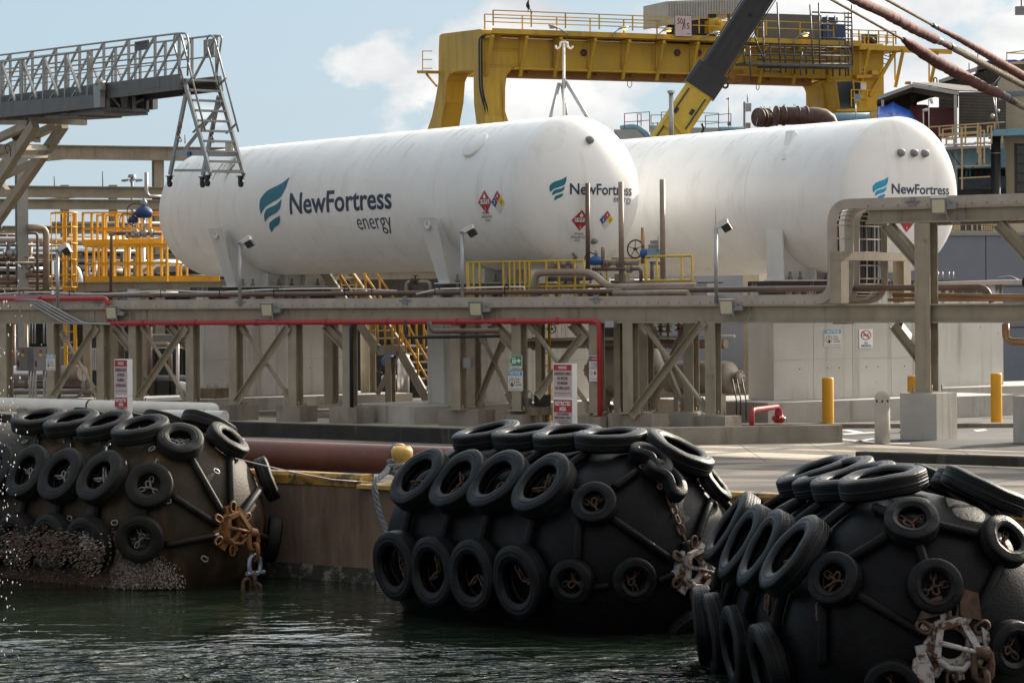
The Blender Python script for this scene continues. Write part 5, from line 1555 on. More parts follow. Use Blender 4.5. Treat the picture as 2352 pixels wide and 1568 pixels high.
# white pipe on the ground at the left
WP = PL(RK.off(-1.9).at(250, 0), Q)
p0 = WP(0, 927.5)
def wp(x, z=p0.z): return WP.at(x, z)
mb = MB(); a, e = wp(-400), t('B0', 1440, 0)[0]
mb.tube([a, wp(e), wp(e) + Q * .10, wp(e) + Q * .155, wp(e) + Q * .175], [.165, .165, .15, .09, .01], 20)
pw = tag(mb.build('pipe', 'white_pipe'), 'white painted pipe lying along the ground at the left', 'pipe')
mb = MB(); mb.lathe([(-.02, .165), (-.02, .178), (.02, .178), (.02, .165)], wp(208), Q, 20); mb.build('pipe_clamp', 'black', pw)
o = WP.off(-.45)
zz = p0.z - .12
q = [o.at(515, zz), o.at(455, zz), o.at(395, zz) - INL * .5, o.at(385, zz - .2) - INL * .85, o.at(383, -.1) - INL * .95]
mb = MB(); mb.tube(fillet(q, .5, 6), .135, 20); pe = tag(mb.build('pipe', 'white_paint'), 'short white pipe elbow bending down towards the fender', 'pipe')
mb = MB(); mb.lathe([(-.018, .13), (-.018, .143), (.018, .143), (.018, .13)], o.at(470, zz), Q, 20); mb.build('pipe_clamp', 'pipe_brown', pe)
mb = MB()
for x in (-100, 60, 180, 330, 440): mb.box(wp(x, .12), (.3, .4, .24), (Q, INL, UP))
mb.build('support', 'concrete_old', pw)
# open steel tray with lifting eyes behind the post
bx('steel_box', 'rusty steel box with lifting eyes on top, beside the first pedestal', 'steel box', t('B0', 1360, 0)[0], t('B0', 0, 1100)[1], t('B0', 1558, 0)[0], t('B0', 0, 1165)[1], 1.9, .9, 'timber')
mb = MB()
for x, y in ((1425, 1085), (1478, 1085), (1560, 1082)): p = RK.off(1.9)(*t('B0', x, y)); mb.ring(p, RI, .045, .012, 12)
tag(mb.build('lifting_eye', 'pipe_steel'), 'lifting eyes standing on the rusty steel box', 'lifting eyes')
# wash stand
ws = RK.off(.2)
a, c = ws(*t('B1', 1185, 1280)), ws(*t('B1', 1372, 1230))
wd = V(c.x - a.x, c.y - a.y, 0).length; o = V((a.x + c.x) / 2, (a.y + c.y) / 2, 0)
tt = thing('work_table', 'small wooden table with a deep top under the exit sign', 'table', o)
mb = MB(); mb.box(o + UP * (a.z + c.z) / 2, (wd, .5, c.z - a.z), (RQ, RI, UP)); mb.build('table_top', 'timber', tt)
for i in (-1, 1):
    for j in (-1, 1): mb = MB(); mb.bar(o + RQ * i * wd * .4 + RI * j * .18, o + RQ * i * wd * .4 + RI * j * .18 + UP * (a.z - .001), .07, .07, up=RI); mb.build('leg', 'timber', tt)
mb = MB(); mb.bar(o - RQ * wd * .38 - RI * .18 + UP * .1, o + RQ * wd * .38 - RI * .18 + UP * .1, .03, .06); mb.build('rail', 'timber', tt)
mb = MB(); mb.lathe([(0, .11), (.18, .12), (.19, .125), (.19, .11), (.16, 0)], o + UP * c.z - RQ * .12, UP, 18); bk_ = tag(mb.build('bucket', 'lamp_grey'), 'grey green bucket standing on the wooden table', 'bucket')
mb = MB(); mb.pipe([o + UP * c.z + RQ * .02, o + UP * (c.z + .33) + RQ * .02, o + UP * (c.z + .36) - RQ * .06, o + UP * (c.z + .28) - RQ * .1], .012, 8, bend=.06); tag(mb.build('tap', 'galv'), 'thin bent tap above the bucket', 'tap')
mb = MB(); mb.box(o + UP * (c.z + .13) + RQ * .22 + RI * .12, (.3, .2, .24), (RQ, RI, UP)); mb.box(o + UP * (c.z + .255) + RQ * .22 + RI * .12, (.33, .23, .02), (RQ, RI, UP)); tag(mb.build('metal_case', 'dark_gap'), 'dark metal case on the back of the wooden table', 'case')
# ================================================================== process plant behind the rack, left
def railing(name, label, pl, xs, zb, zt, mat, r=.025, toe=True, mids=1, sq=True, group=None, depth=None, deck=None, x0=None, x1=None):
    """posts at the image columns xs on the plane, top and middle rails, toe board; optional deck reaching inland"""
    a, c = pl.at(x0 if x0 is not None else xs[0], 0), pl.at(x1 if x1 is not None else xs[-1], 0)
    d = (c - a).normalized(); n_ = V(-d.y, d.x, 0)
    if n_.y < 0: n_ = -n_
    tt = thing(name, label, 'railing' if not deck else 'platform', V(a.x, a.y, zb), group)
    def line(z, o=V(0, 0, 0), mb=None):
        if sq: mb.bar(a + UP * z + o, c + UP * z + o, r * 2, r * 2)
        else: mb.cyl(a + UP * z + o, c + UP * z + o, r, 8)
    sides = [V(0, 0, 0)] + ([n_ * depth] if depth else [])
    for o in sides:
        for x in xs:
            p = pl.at(x, 0) + o; mb = MB()
            if sq: mb.bar(p + UP * zb, p + UP * (zt + r * .9), r * 2.1, r * 2.1, up=RQ)
            else: mb.cyl(p + UP * zb, p + UP * zt, r, 8)
            mb.build('post', mat, tt)
        mb = MB(); line(zt, o + d * .002, mb); mb.build('top_rail', mat, tt)
        for k in range(mids):
            mb = MB(); line(zb + (zt - zb) * (k + 1) / (mids + 1), o - d * .002, mb); mb.build('mid_rail', mat, tt)
        if toe: mb = MB(); mb.bar(a + UP * (zb + .07) + o - n_ * .03, c + UP * (zb + .07) + o - n_ * .03, .012, .16); mb.build('toe_board', mat, tt)
    if deck:
        mb = MB(); mb.prism([a - n_ * .02, c - n_ * .02, c + n_ * (depth + .05), a + n_ * (depth + .05)], UP * .05)
        mb.v = [(x, y, z + zb - .06) for x, y, z in mb.v]
        mb.build('deck', deck, tt)
    return tt
LM = PL(((200 - CX) / F * 96, 96), (.924, .38))
LF = PL(((100 - CX) / F * 88, 88), (.924, .38))
mod = thing('beam_gantry', 'tall grey open frame of steel beams behind the far end of the left tank', 'steel frame', LM.at(200, 0))
def lmb(pl, y, hpx, x0, x1, name='beam', dy=0.):
    p, q = pl(x0, y), pl(x1, y + dy); q.z = p.z; h = hpx / F * p.y
    mb = MB(); mb.ibeam(p, q, .3, h, tf=.035); return mb.build(name, 'steel_beige', mod)
for y, h, x0, x1 in ((345, 33, -200, 640), (438, 27, -200, 640), (467, 24, -200, 640), (527, 18, -200, 640), (590, 15, -200, 640), (652, 15, -200, 700)): lmb(LM, y, h, x0, x1)
for x, y0, w_ in ((356, 340, .34), (-120, 340, .34), (620, 340, .34)):
    p = LM.at(x, 0); z1 = LM(x, y0 + 18).z
    mb = MB(); mb.ibeam(p - INL * .0 + V(.1, .25, 0), p + V(.1, .25, z1), w_, w_, up=V(.38, -.924, 0)); mb.build('post', 'steel_beige', mod)
for x, y0 in ((150, 425), (261, 425)):
    p = LM.off(1.2).at(x, 0); z1 = LM.off(1.2)(x, y0).z; mb = MB(); mb.ibeam(p, p + UP * z1, .25, .25, up=V(.38, -.924, 0)); mb.build('post', 'steel_beige', mod)
p = LF.at(51, 0); z1 = LF(51, 366).z
mb = MB(); mb.ibeam(p, p + UP * z1, .34, .34, up=V(.38, -.924, 0), tf=.03)
tag(mb.build('steel_post', 'steel_grey'), 'tall grey steel column at the far left under the gangway boom', 'column')
for x0, y0, x1, y1 in ((-60, 385, 356, 345), (-60, 470, 356, 440)):
    p, q = LM.off(.5)(x0, y0), LM.off(.5)(x1, y1); mb = MB(); mb.bar(p, q, .05, .05); mb.build('tie_rod', 'steel_beige', mod)
for x, y0, y1 in ((125, 405, 428), (236, 394, 428), (404 / 2.9757, 310, 330), (1265 / 2.9757, 310, 330)):
    p, q = LM(x, y1), LM(x, y0); mb = MB(); mb.cyl(V(p.x, p.y, p.z), V(p.x, p.y, q.z), .022, 5); mb.build('lightning_rod', 'steel_grey', mod)
# distant high mast light
p = P(303, 412, 330); tt = thing('high_mast_light', 'distant high mast with a ring of dark floodlights seen between the beams', 'mast light', V(p.x, p.y, 0))
mb = MB(); mb.cyl(V(p.x, p.y, 0), V(p.x, p.y, p.z + .5), .16, 8); mb.build('mast', 'steel_grey', tt)
for k in range(8):
    a = k * .785 + .2; e = p + V(math.cos(a) * 1.0, math.sin(a) * 1.0, -.05); mb = MB(); mb.bar(p, e, .07, .07); mb.box(e - UP * .08, (.42, .42, .24), (V(.9, .3, .2).normalized(), V(-.3, .95, 0).normalized(), V(-.2, 0, .98))); mb.build('lamp', 'lamp_grey', tt)
mb = MB(); mb.lathe([(.2, .5), (.55, .42), (.6, 0)], p, UP, 12); mb.build('cap', 'lamp_grey', tt)
run('vent_pipe', 'tan L shaped vent pipe in front of the upper beams', [LF(336, 396), LF(336, 452), LF(372, 452)], .06, 'pipe_steel', .2)
# pipes of the left plant (each one its own thing)
def lp(label, pts, r, mat, inl=0., bend=None): return run('pipe', label, [LF.off(inl)(x, y) for x, y in pts], r, mat, bend, group='process pipes at the left')
lp('thick tan pipe running behind the yellow ladder', [(-100, 555), (300, 555)], .12, 'pipe_tan', 1.0)
lp('pale pipe behind the upper yellow rails', [(140, 548), (276, 548)], .085, 'pipe_steel', 2.5)
lp('tall tan pipe with a bend at its head left of the ladder', [(62, 523), (106, 523), (106, 690)], .105, 'pipe_tan', -.3, .25)
lp('thin pipe hooked over beside the grey column', [(64, 535), (86, 535), (86, 690)], .045, 'pipe_brown', -.6, .12)
lp('dark brown low pipe at the far left edge', [(-80, 594), (78, 594)], .06, 'pipe_brown', .3)
lp('tan pipe at the left below the dark one', [(-80, 636), (130, 640)], .09, 'pipe_tan', .4)
lp('thin grey pipe between two beams at the left', [(-80, 573), (330, 578)], .05, 'pipe_steel', .9)
lp('brown pipe joining the tall tan pipe', [(60, 632), (106, 634)], .07, 'pipe_brown', -.2)
lp('grey pipe behind the lower yellow platform', [(180, 615), (330, 617)], .09, 'pipe_steel', 1.2)
lp('fat bent silver pipe right of the yellow ladder', [(182, 690), (182, 640), (176, 622), (165, 612)], .13, 'insul', -.6, .4)
lp('pale vertical pipe inside the lower yellow platform', [(296, 560), (296, 650)], .06, 'white_paint', -.8)
lp('pale capped vertical pipe behind the lower yellow platform', [(329, 565), (329, 645)], .065, 'insul', -.6)
lp('brown standpipe in front of the lower yellow platform', [(302, 535), (256, 535), (254, 690)], .045, 'pipe_brown', -8.5, .1)
lp('horizontal brown pipe behind the lower platform', [(225, 625), (280, 625)], .14, 'pipe_brown', .6)
lp('silver insulated elbow beside the far end of the tank', [(298, 553), (330, 545), (360, 541), (400, 538)], .17, 'insul', -2., .4)
lp('large silver insulated pipe under the far end of the tank', [(330, 660), (335, 618), (360, 609), (430, 612)], .2, 'insul', -3., .5)
lp('thin dark pipe under the far end of the tank', [(330, 632), (520, 634)], .04, 'black', -5.)
lp('pale pipe below the far end of the tank behind the rack', [(322, 672), (408, 672)], .07, 'pvc', -5.)
LU = RK.off(6.5)
def lu(label, pts, r, mat, inl=0., bend=None): return run('pipe', label, [LU.off(inl)(x, y) for x, y in pts], r, mat, bend, group='pipes under the rack at the left')
lu('fat silver insulated pipe behind the switch boxes', [(-100, 857), (140, 857)], .22, 'insul')
lu('tan banded end of the fat insulated pipe behind the switch boxes', [(141, 857), (190, 857)], .225, 'pipe_tan')
lu('dark pipe below the fat insulated pipe', [(-100, 884), (190, 886)], .07, 'pipe_brown')
lu('lower dark pipe close to the ground at the left', [(-100, 898), (250, 900)], .075, 'lamp_grey', .4)
lu('grey conduit hoop behind the first brace', [(190, 850), (192, 900), (175, 912)], .035, 'lamp_grey', -.2)
lu('brown upright pipe behind the second brace', [(344, 750), (344, 905)], .07, 'pipe_brown', 1.)
lu('silver upright pipe behind the second brace', [(408, 770), (408, 905)], .045, 'pvc', -.2)
lu('tan pipe bent over behind the second brace', [(350, 790), (390, 790), (392, 870)], .06, 'pipe_tan', .6, .15)
lu('dark low pipe behind the second brace', [(330, 868), (470, 868)], .08, 'lamp_grey', 1.2)
lu('pale lagged pipe end near the ground by the second brace', [(414, 886), (432, 890), (440, 905)], .13, 'white_paint', -.3, .2)
lu('black cables clipped beside the first pedestal', [(458, 750), (460, 890)], .04, 'cable', -1.5)
lu('steel upright pipe near the left edge', [(60, 745), (60, 905)], .06, 'pipe_tan', 1.5)
lu('dark upright pipe near the left edge', [(30, 745), (30, 905)], .08, 'pipe_brown', 2.)
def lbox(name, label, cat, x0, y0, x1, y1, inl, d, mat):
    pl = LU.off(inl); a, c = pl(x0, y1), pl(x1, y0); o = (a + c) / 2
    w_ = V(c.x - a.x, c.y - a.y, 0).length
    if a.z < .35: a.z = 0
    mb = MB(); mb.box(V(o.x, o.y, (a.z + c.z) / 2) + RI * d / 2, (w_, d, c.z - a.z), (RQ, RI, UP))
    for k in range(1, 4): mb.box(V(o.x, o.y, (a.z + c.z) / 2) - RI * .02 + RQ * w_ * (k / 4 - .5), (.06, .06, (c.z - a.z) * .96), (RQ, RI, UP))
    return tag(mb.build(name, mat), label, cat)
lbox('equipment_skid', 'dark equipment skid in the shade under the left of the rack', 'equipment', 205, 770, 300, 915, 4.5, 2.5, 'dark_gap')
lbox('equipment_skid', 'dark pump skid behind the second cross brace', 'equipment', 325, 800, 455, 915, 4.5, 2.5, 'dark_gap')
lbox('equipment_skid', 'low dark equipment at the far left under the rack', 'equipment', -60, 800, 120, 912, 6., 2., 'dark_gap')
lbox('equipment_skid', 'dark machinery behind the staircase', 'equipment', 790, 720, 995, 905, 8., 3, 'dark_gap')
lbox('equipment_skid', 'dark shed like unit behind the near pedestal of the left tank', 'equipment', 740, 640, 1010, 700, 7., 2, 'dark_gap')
lbox('cabinet', 'grey cabinet hidden under the left of the rack', 'cabinet', 208, 800, 226, 850, 3., .5, 'galv')
lbox('radiator', 'blue grey finned cooler just above the rack', 'cooler', 265, 664, 293, 695, .5, .5, 'wall_blue')
for y, x0, x1, r, mt, i_, l_ in ((563, -100, 140, .05, 'pipe_steel', .2, 'thin steel pipe just under the thick tan pipe'), (604, -100, 110, .045, 'pipe_tan', -.2, 'slim tan pipe between the two low beams at the far left'),
        (618, -100, 100, .07, 'insul', .6, 'shiny lagged pipe at the far left edge'), (648, -100, 128, .06, 'pipe_brown', .1, 'brown pipe under the tan one at the far left'), (664, -100, 180, .05, 'pipe_tan', -.2, 'lowest tan pipe above the red main at the far left'),
        (583, 190, 345, .06, 'black', 1.4, 'black cable bundle behind the lower platform rails'), (600, 180, 345, .05, 'pipe_steel', 1.6, 'thin steel pipe behind the middle rail of the lower platform'), (632, 182, 340, .08, 'pipe_tan', 1.4, 'tan pipe behind the toe board of the lower platform'),
        (514, 120, 372, .07, 'pipe_tan', 3.2, 'tan pipe behind the upper platform rails'), (540, -100, 60, .05, 'pipe_brown', .4, 'short brown pipe near the top of the far left')):
    lp(l_, [(x0, y), (x1, y)], r, mt, i_)
for x, y0, y1, r, mt, i_, l_ in ((18, 560, 690, .05, 'pipe_brown', .1, 'upright brown pipe at the far left edge'), (70, 556, 640, .06, 'pipe_tan', .6, 'short upright tan pipe beside the grey column'), (128, 600, 690, .05, 'pipe_steel', .3, 'upright steel pipe left of the ladder'),
        (218, 600, 650, .1, 'insul', 1.1, 'upright lagged pipe behind the lower platform, left'), (281, 580, 650, .07, 'pipe_brown', 1.2, 'upright brown pipe behind the lower platform, middle'), (312, 590, 650, .09, 'pipe_tan', .9, 'upright tan pipe behind the lower platform, right'), (95, 548, 566, .08, 'pipe_tan', .2, 'short stub on top of the thick tan pipe')):
    lp(l_, [(x, y0), (x, y1)], r, mt, i_)
for x, y, l_ in ((22, 583, 'small dark valve on the pipes at the far left'), (64, 612, 'small dark valve beside the grey column'), (205, 634, 'small dark valve behind the lower platform toe board'), (345, 622, 'small dark valve under the tank end')):
    o = LF.off(-.1)(x, y); mb = MB(); mb.ball(o, .13); mb.lathe([(-.2, .06), (-.2, .14), (-.15, .14), (-.15, .06), (.15, .06), (.15, .14), (.2, .14), (.2, .06)], o, (1, .2, 0), 12); mb.cyl(o, o + UP * .3, .03, 6); mb.ring(o + UP * .3, UP, .12, .02, 14)
    tag(mb.build('small_valve', 'lamp_grey'), l_, 'valve')
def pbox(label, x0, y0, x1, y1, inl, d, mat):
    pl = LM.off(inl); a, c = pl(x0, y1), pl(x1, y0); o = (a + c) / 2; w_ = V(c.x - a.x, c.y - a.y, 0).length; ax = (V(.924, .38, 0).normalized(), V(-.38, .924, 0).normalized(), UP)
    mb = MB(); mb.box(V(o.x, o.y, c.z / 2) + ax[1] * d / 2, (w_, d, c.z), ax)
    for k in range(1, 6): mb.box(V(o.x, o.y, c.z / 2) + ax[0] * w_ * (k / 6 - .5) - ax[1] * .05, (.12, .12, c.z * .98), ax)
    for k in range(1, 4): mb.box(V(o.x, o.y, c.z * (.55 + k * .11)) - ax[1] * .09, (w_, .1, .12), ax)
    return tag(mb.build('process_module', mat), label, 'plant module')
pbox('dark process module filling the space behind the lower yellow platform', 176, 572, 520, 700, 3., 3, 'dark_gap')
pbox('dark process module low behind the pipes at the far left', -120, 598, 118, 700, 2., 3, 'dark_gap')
def bridge(label, x0, x1, y, Z, mat):
    pl = PL(P((x0 + x1) / 2, y, Z), (.99, .12)); a, c = pl(x0, y), pl(x1, y); c.z = a.z; d = (c - a).normalized(); n_ = V(-d.y, d.x, 0)
    mb = MB(); mb.prism([V(a.x, a.y, 0), V(c.x, c.y, 0), V(c.x, c.y, a.z - .4), V(a.x, a.y, a.z - .4)], n_ * 3, 1)
    mb.ibeam(a - UP * .18 - n_ * .2, c - UP * .18 - n_ * .2, .3, .36)
    for k in range(9): p = a.lerp(c, (k + .5) / 9); mb.ibeam(V(p.x, p.y, 0) - n_ * .2, V(p.x, p.y, a.z - .37) - n_ * .2, .2, .2, up=n_)
    for k in range(3): z = a.z - .75 - k * .4; mb.cyl(V(a.x, a.y, z) - n_ * .45, V(c.x, c.y, z) - n_ * .45, .09, 10)
    return tag(mb.build('pipe_bridge', [mat, 'dark_gap']), label, 'pipe bridge')
bridge('long beige pipe bridge in the shade under and behind the left tank', 520, 1500, 622, 96, 'steel_beige')
# support beams under the lower platform
YP = PL(((290 - CX) / F * 80.5, 80.5), (1, -.03))
fr = thing('support_bent', 'beige beams carrying the lower yellow platform', 'steel frame', YP.at(300, 0))
for dz, inl in ((0, 0), (0, 2.)):
    p, q = YP.off(inl)(150, 659), YP.off(inl)(530, 659); q.z = p.z; mb = MB(); mb.ibeam(p, q, .22, .27); mb.build('beam', 'steel_beige', fr)
for x in (198, 272, 330, 452):
    p = YP.at(x, 0); mb = MB(); mb.ibeam(p + INL * .03, p + INL * .03 + UP * (YP(300, 659).z - .14), .22, .22, up=V(0, 1, 0)); mb.build('post', 'steel_beige', fr)
p, q = YP(300, 705), YP(322, 668); mb = MB(); mb.ibeam(p, q, .2, .2); mb.build('brace', 'steel_beige', fr)
zl = YP(300, 646).z
railing('platform', 'lower yellow railed platform in front of the far end of the tank', YP, [199, 216, 237, 262, 296, 315, 324, 347, 384], zl, YP(300, 562).z, 'yellow', .03, depth=2.0, deck='steel_grey')
railing('railing', 'low yellow railing passing under the far end of the tank', YP.off(.6), [386, 416, 430, 503], zl, zl + .5, 'yellow', .025, mids=0)
YU = YP.off(2.6)
zu = YU(300, 561).z
railing('platform', 'upper yellow railed platform beside the blue valves', YU, [192, 212, 238, 240, 268, 284, 300, 318, 345, 372], zu, YU(300, 488).z, 'yellow', .028, depth=2.4, deck='yellow')
# caged ladder
lt = thing('caged_ladder', 'yellow caged vertical ladder at the left of the platforms', 'ladder', YP.at(160, 0))
za, zb_ = .0, YP(150, 490).z
for x in (150, 172): p = YP.at(x, 0); mb = MB(); mb.bar(p + UP * 1.0, p + UP * zb_, .10, .05, up=V(0, 1, 0)); mb.build('stringer', 'yellow', lt)
mb = MB(); z = 1.1
while z < zb_: mb.cyl(YP.at(150, z), YP.at(172, z), .018, 6); z += .3
mb.build('rungs', 'yellow', lt)
for k, (x, y) in enumerate(((119, -.55), (130, -.85), (145, -.35), (165, -.75), (178, -.4))):
    p = YP.off(y).at(x, 0); mb = MB(); mb.bar(p + UP * (YP(150, 660).z), p + UP * zb_, .07, .02, up=V(1, 0, 0)); mb.build('cage_bar', 'yellow', lt)
for yy in (490, 523, 560, 597, 632, 660):
    z = YP(150, yy).z; mb = MB(); mb.tube([YP.at(150, z), YP.off(-.3).at(119, z), YP.off(-.85).at(130, z), YP.off(-.75).at(165, z), YP.off(-.4).at(178, z), YP.at(172, z)], .026, 6); mb.build('cage_hoop', 'yellow', lt)
# blue actuated valves
def valve(label, o, r, sc=1., mat='blue_valve', group=None):
    tt = thing('valve', label, 'valve', o, group)
    mb = MB(); mb.lathe([(-.28 * sc, .09 * sc), (-.24 * sc, .13 * sc), (-.2 * sc, .13 * sc), (-.18 * sc, .07 * sc), (.18 * sc, .07 * sc), (.2 * sc, .13 * sc), (.24 * sc, .13 * sc), (.28 * sc, .09 * sc)], o, V(1, -.1, 0), 14)
    mb.ball(o, .13 * sc); mb.build('body', 'pipe_steel', tt)
    mb = MB()
    for k in (-1, 1): mb.bar(o + V(k * .09 * sc, 0, .08 * sc), o + V(k * .09 * sc, 0, .48 * sc), .03 * sc, .03 * sc, up=V(1, 0, 0))
    mb.cyl(o, o + UP * .5 * sc, .022 * sc, 8); mb.build('yoke', 'pipe_steel', tt)
    mb = MB(); h = .46 * sc; mb.lathe([(h, 0), (h, r * .75), (h + r * .25, r), (h + r * .62, r * 1.06), (h + r * .68, r * 1.06), (h + r * 1.0, r * .9), (h + r * 1.35, r * .45), (h + r * 1.4, 0)], o, UP, 20); mb.build('actuator', mat, tt)
    mb = MB(); h += r * 1.38; mb.lathe([(h, .05 * sc), (h + .05 * sc, .1 * sc), (h + .13 * sc, .1 * sc), (h + .2 * sc, .05 * sc), (h + .24 * sc, .02)], o, UP, 12); mb.build('positioner', 'lamp_grey', tt)
    mb = MB(); mb.tube(fillet([o + UP * h, o + V(-.25 * sc, 0, h + .1), o + V(-.5 * sc, 0, h), o + V(-.5 * sc, 0, .3 * sc), o + V(-.25 * sc, 0, .2 * sc)], .2, 4), .014, 6); mb.build('tubing', 'black', tt)
    return tt
valve('larger blue valve actuator above the upper yellow platform', YP.off(-.3)(331, 536), .24, .95, 'blue_dark')
valve('smaller blue valve actuator left of the larger one', YP.off(-.3)(306, 540), .14, .75, 'blue_dark')
run('pipe', 'dark brown pipe carrying the two blue valves', [YP.off(-.3)(268, 536), YP.off(-.3)(372, 536)], .055, 'pipe_brown')

# ================================================================== staircase, ladder, vessels in the middle
SP = RK.off(7.5)
st = thing('staircase', 'beige steel staircase with yellow handrails descending behind the rack', 'staircase', SP.at(870, 0))
fl_ = [((700, 560), (868, 804)), ((868, 804), (918, 804)), ((918, 804), (1002, 955))]
for inl in (0, 1.0):
    pl = SP.off(inl)
    for a, c in fl_:
        q0, q1 = SP(*a), SP(*c); o = RI * inl; mb = MB(); mb.bar(q0 + o, q1 + o, .07, .26); mb.build('stringer', 'steel_beige', st)
    for a, c in (fl_[0], fl_[2]):
        q0, q1 = SP(*a) + RI * inl, SP(*c) + RI * inl
        for dz in (.55, 1.05): mb = MB(); mb.cyl(q0 + UP * dz, q1 + UP * dz, .03, 8); mb.build('handrail', 'yellow', st)
        for k in range(5 if a == fl_[0][0] else 3):
            b = q0.lerp(q1, (k + .5) / (5 if a == fl_[0][0] else 3)); mb = MB(); mb.cyl(b, b + UP * 1.05, .028, 8); mb.build('handrail_post', 'yellow', st)
    q0, q1 = SP(*fl_[1][0]) + RI * inl, SP(*fl_[1][1]) + RI * inl
    mb = MB(); mb.cyl(q0 + UP * 1.05, q1 + UP * 1.05, .03, 8); mb.build('handrail', 'yellow', st)
    for k in range(4): b = q0.lerp(q1, k / 3); mb = MB(); mb.cyl(b, b + UP * 1.05, .028, 8); mb.build('handrail_post', 'yellow', st)
for a, c in (fl_[0], fl_[2]):
    q0, q1 = SP(*a), SP(*c); m_ = int((q0.z - q1.z) / .2)
    for k in range(m_):
        b = q0.lerp(q1, (k + .5) / m_) + RI * .5; mb = MB(); mb.box(b, (.26, .92, .04), (RQ, RI, UP)); mb.build('tread', 'steel_beige', st)
q0, q1 = SP(*fl_[1][0]), SP(*fl_[1][1]); mb = MB(); mb.box((q0 + q1) / 2 + RI * .5 + UP * .1, ((q1 - q0).length, .92, .04), (RQ, RI, UP)); mb.build('landing', 'steel_grey', st)
p = SP(885, 812); mb = MB(); mb.ibeam(V(p.x, p.y, 0) + RI * .2, V(p.x, p.y, p.z - .1) + RI * .2, .2, .2, up=RI); mb.build('post', 'steel_beige', st)
p, q = SP(850, 905), SP(895, 815); mb = MB(); mb.bar(p + RI * .3, q + RI * .3, .1, .1); mb.build('brace', 'steel_beige', st)
mb = MB(); o = SP.off(1.6).at(845, 0); mb.ibeam(o, o + UP * 3., .3, .3, up=RI); tag(mb.build('steel_post', 'steel_beige'), 'stout beige column beside the foot of the staircase', 'column')
run('pipe', 'silver ribbed upright pipe behind the lower flight of stairs', [SP.off(2.5)(926, 905), SP.off(2.5)(926, 815)], .17, 'insul')
valve('dark blue valve in the shade behind the stairs', SP.off(2.6)(895, 870), .22, .8, 'blue_dark')
LD = RK.off(1.9)
ld = thing('ladder', 'plain yellow vertical ladder behind the exit sign', 'ladder', LD.at(1246, 0))
for x in (1234, 1261): p = LD.at(x, 0); mb = MB(); mb.bar(p, p + UP * 2.9, .06, .03, up=RI); mb.build('stringer', 'yellow', ld)
mb = MB()
for k in range(10): mb.cyl(LD.at(1234, .2 + k * .28), LD.at(1261, .2 + k * .28), .014, 6)
mb.build('rungs', 'yellow', ld)
VS = RK.off(3.3)
def vessel(label, x0, x1, y, r, flx):
    o, e = VS.at(x0, 0), VS.at(x1, 0); z = VS((x0 + x1) / 2, y).z; o.z = e.z = z; d = (e - o).normalized(); ln = (e - o).length
    tt = thing('vessel', label, 'vessel', V(o.x, o.y, 0) + d * ln / 2)
    hd = r * .5
    pr = [(-hd * math.cos(a * math.pi / 16), max(.001, r * math.sin(a * math.pi / 16))) for a in range(9)] + [(ln, r)] + [(ln + hd * math.sin(a * math.pi / 16), max(.001, r * math.cos(a * math.pi / 16))) for a in range(1, 9)]
    mb = MB(); mb.lathe(pr, o, d, 36); b = mb.build('shell', 'vessel', tt)
    mb = MB()
    for k in (.08, .92): mb.lathe([(ln * k - .02, r), (ln * k - .02, r + .012), (ln * k + .02, r + .012), (ln * k + .02, r)], o, d, 36)
    mb.build('band', 'vessel', b)
    for k in (.2, .8): mb = MB(); mb.box(o + d * ln * k - UP * (z / 2 + r * .3), (.12, r * 1.5, z - r * .45), (d, V(-d.y, d.x, 0), UP)); mb.build('support', 'vessel', tt)
    mb = MB(); mb.lathe([(0, .08), (.14, .08), (.14, .17), (.19, .17), (.19, 0)], o + d * (ln + hd - .04) if flx > 0 else o - d * (hd - .04), d * flx, 20)
    for k in range(8): a = k * .785; mb.cyl((o + d * (ln + hd + .06) if flx > 0 else o - d * (hd + .06)) + V(-d.y, d.x, 0) * math.cos(a) * .14 + UP * math.sin(a) * .14, (o + d * (ln + hd + .19) if flx > 0 else o - d * (hd + .19)) + V(-d.y, d.x, 0) * math.cos(a) * .14 + UP * math.sin(a) * .14, .018, 6)
    mb.build('flange', 'vessel' if flx > 0 else 'rail_cream', tt)
vessel('large beige horizontal pressure vessel behind the danger sign', 1385, 1490, 851, .56, -1)
vessel('smaller beige vessel with a flanged right end behind the braces', 1540, 1672, 866, .36, 1)
CP = RK.off(2.2)
def cp(x, y, inl=0.): return (CP.off(inl) if inl else CP)(*t('B1', x, y))
def cpr(label, pts, r, mat, inl=0., bend=None, name='pipe'): return run(name, label, [cp(x, y, inl) for x, y in pts], r, mat, bend)
cpr('thick tan pipe rising from the rack and stepping down to the right', [(1300, 520), (1300, 310), (1700, 310), (1800, 412), (2410, 404)], .082, 'pipe_tan', -.72, .28)
cpr('thick tan pipe below the rack behind the danger sign', [(1215, 798), (2610, 798)], .105, 'pipe_tan', .9)
cpr('brown U shaped pipe with a valve on the rack right of the stairs', [(427, 520), (427, 375), (590, 375), (590, 520)], .045, 'pipe_tan', -1., .12)
mb = MB(); o = cp(488, 370, -1.); mb.ball(o, .075); mb.lathe([(-.11, .03), (-.11, .07), (-.08, .07), (-.08, .05), (.08, .05), (.08, .07), (.11, .07), (.11, .03)], o, RQ, 12); mb.cyl(o, o + UP * .13, .02, 6); mb.ring(o + UP * .13, UP, .06, .012, 12)
tag(mb.build('valve', 'chain_rust'), 'small rusty valve at the top of the brown U pipe', 'valve')
cpr('brown pipe hooked under the rack above the landing', [(580, 640), (600, 712), (1060, 708)], .055, 'pipe_brown', -2.9, .12)
cpr('thin black pipe under the rack beside the landing rails', [(420, 640), (422, 755), (1060, 745)], .035, 'black', -2.95, .1)
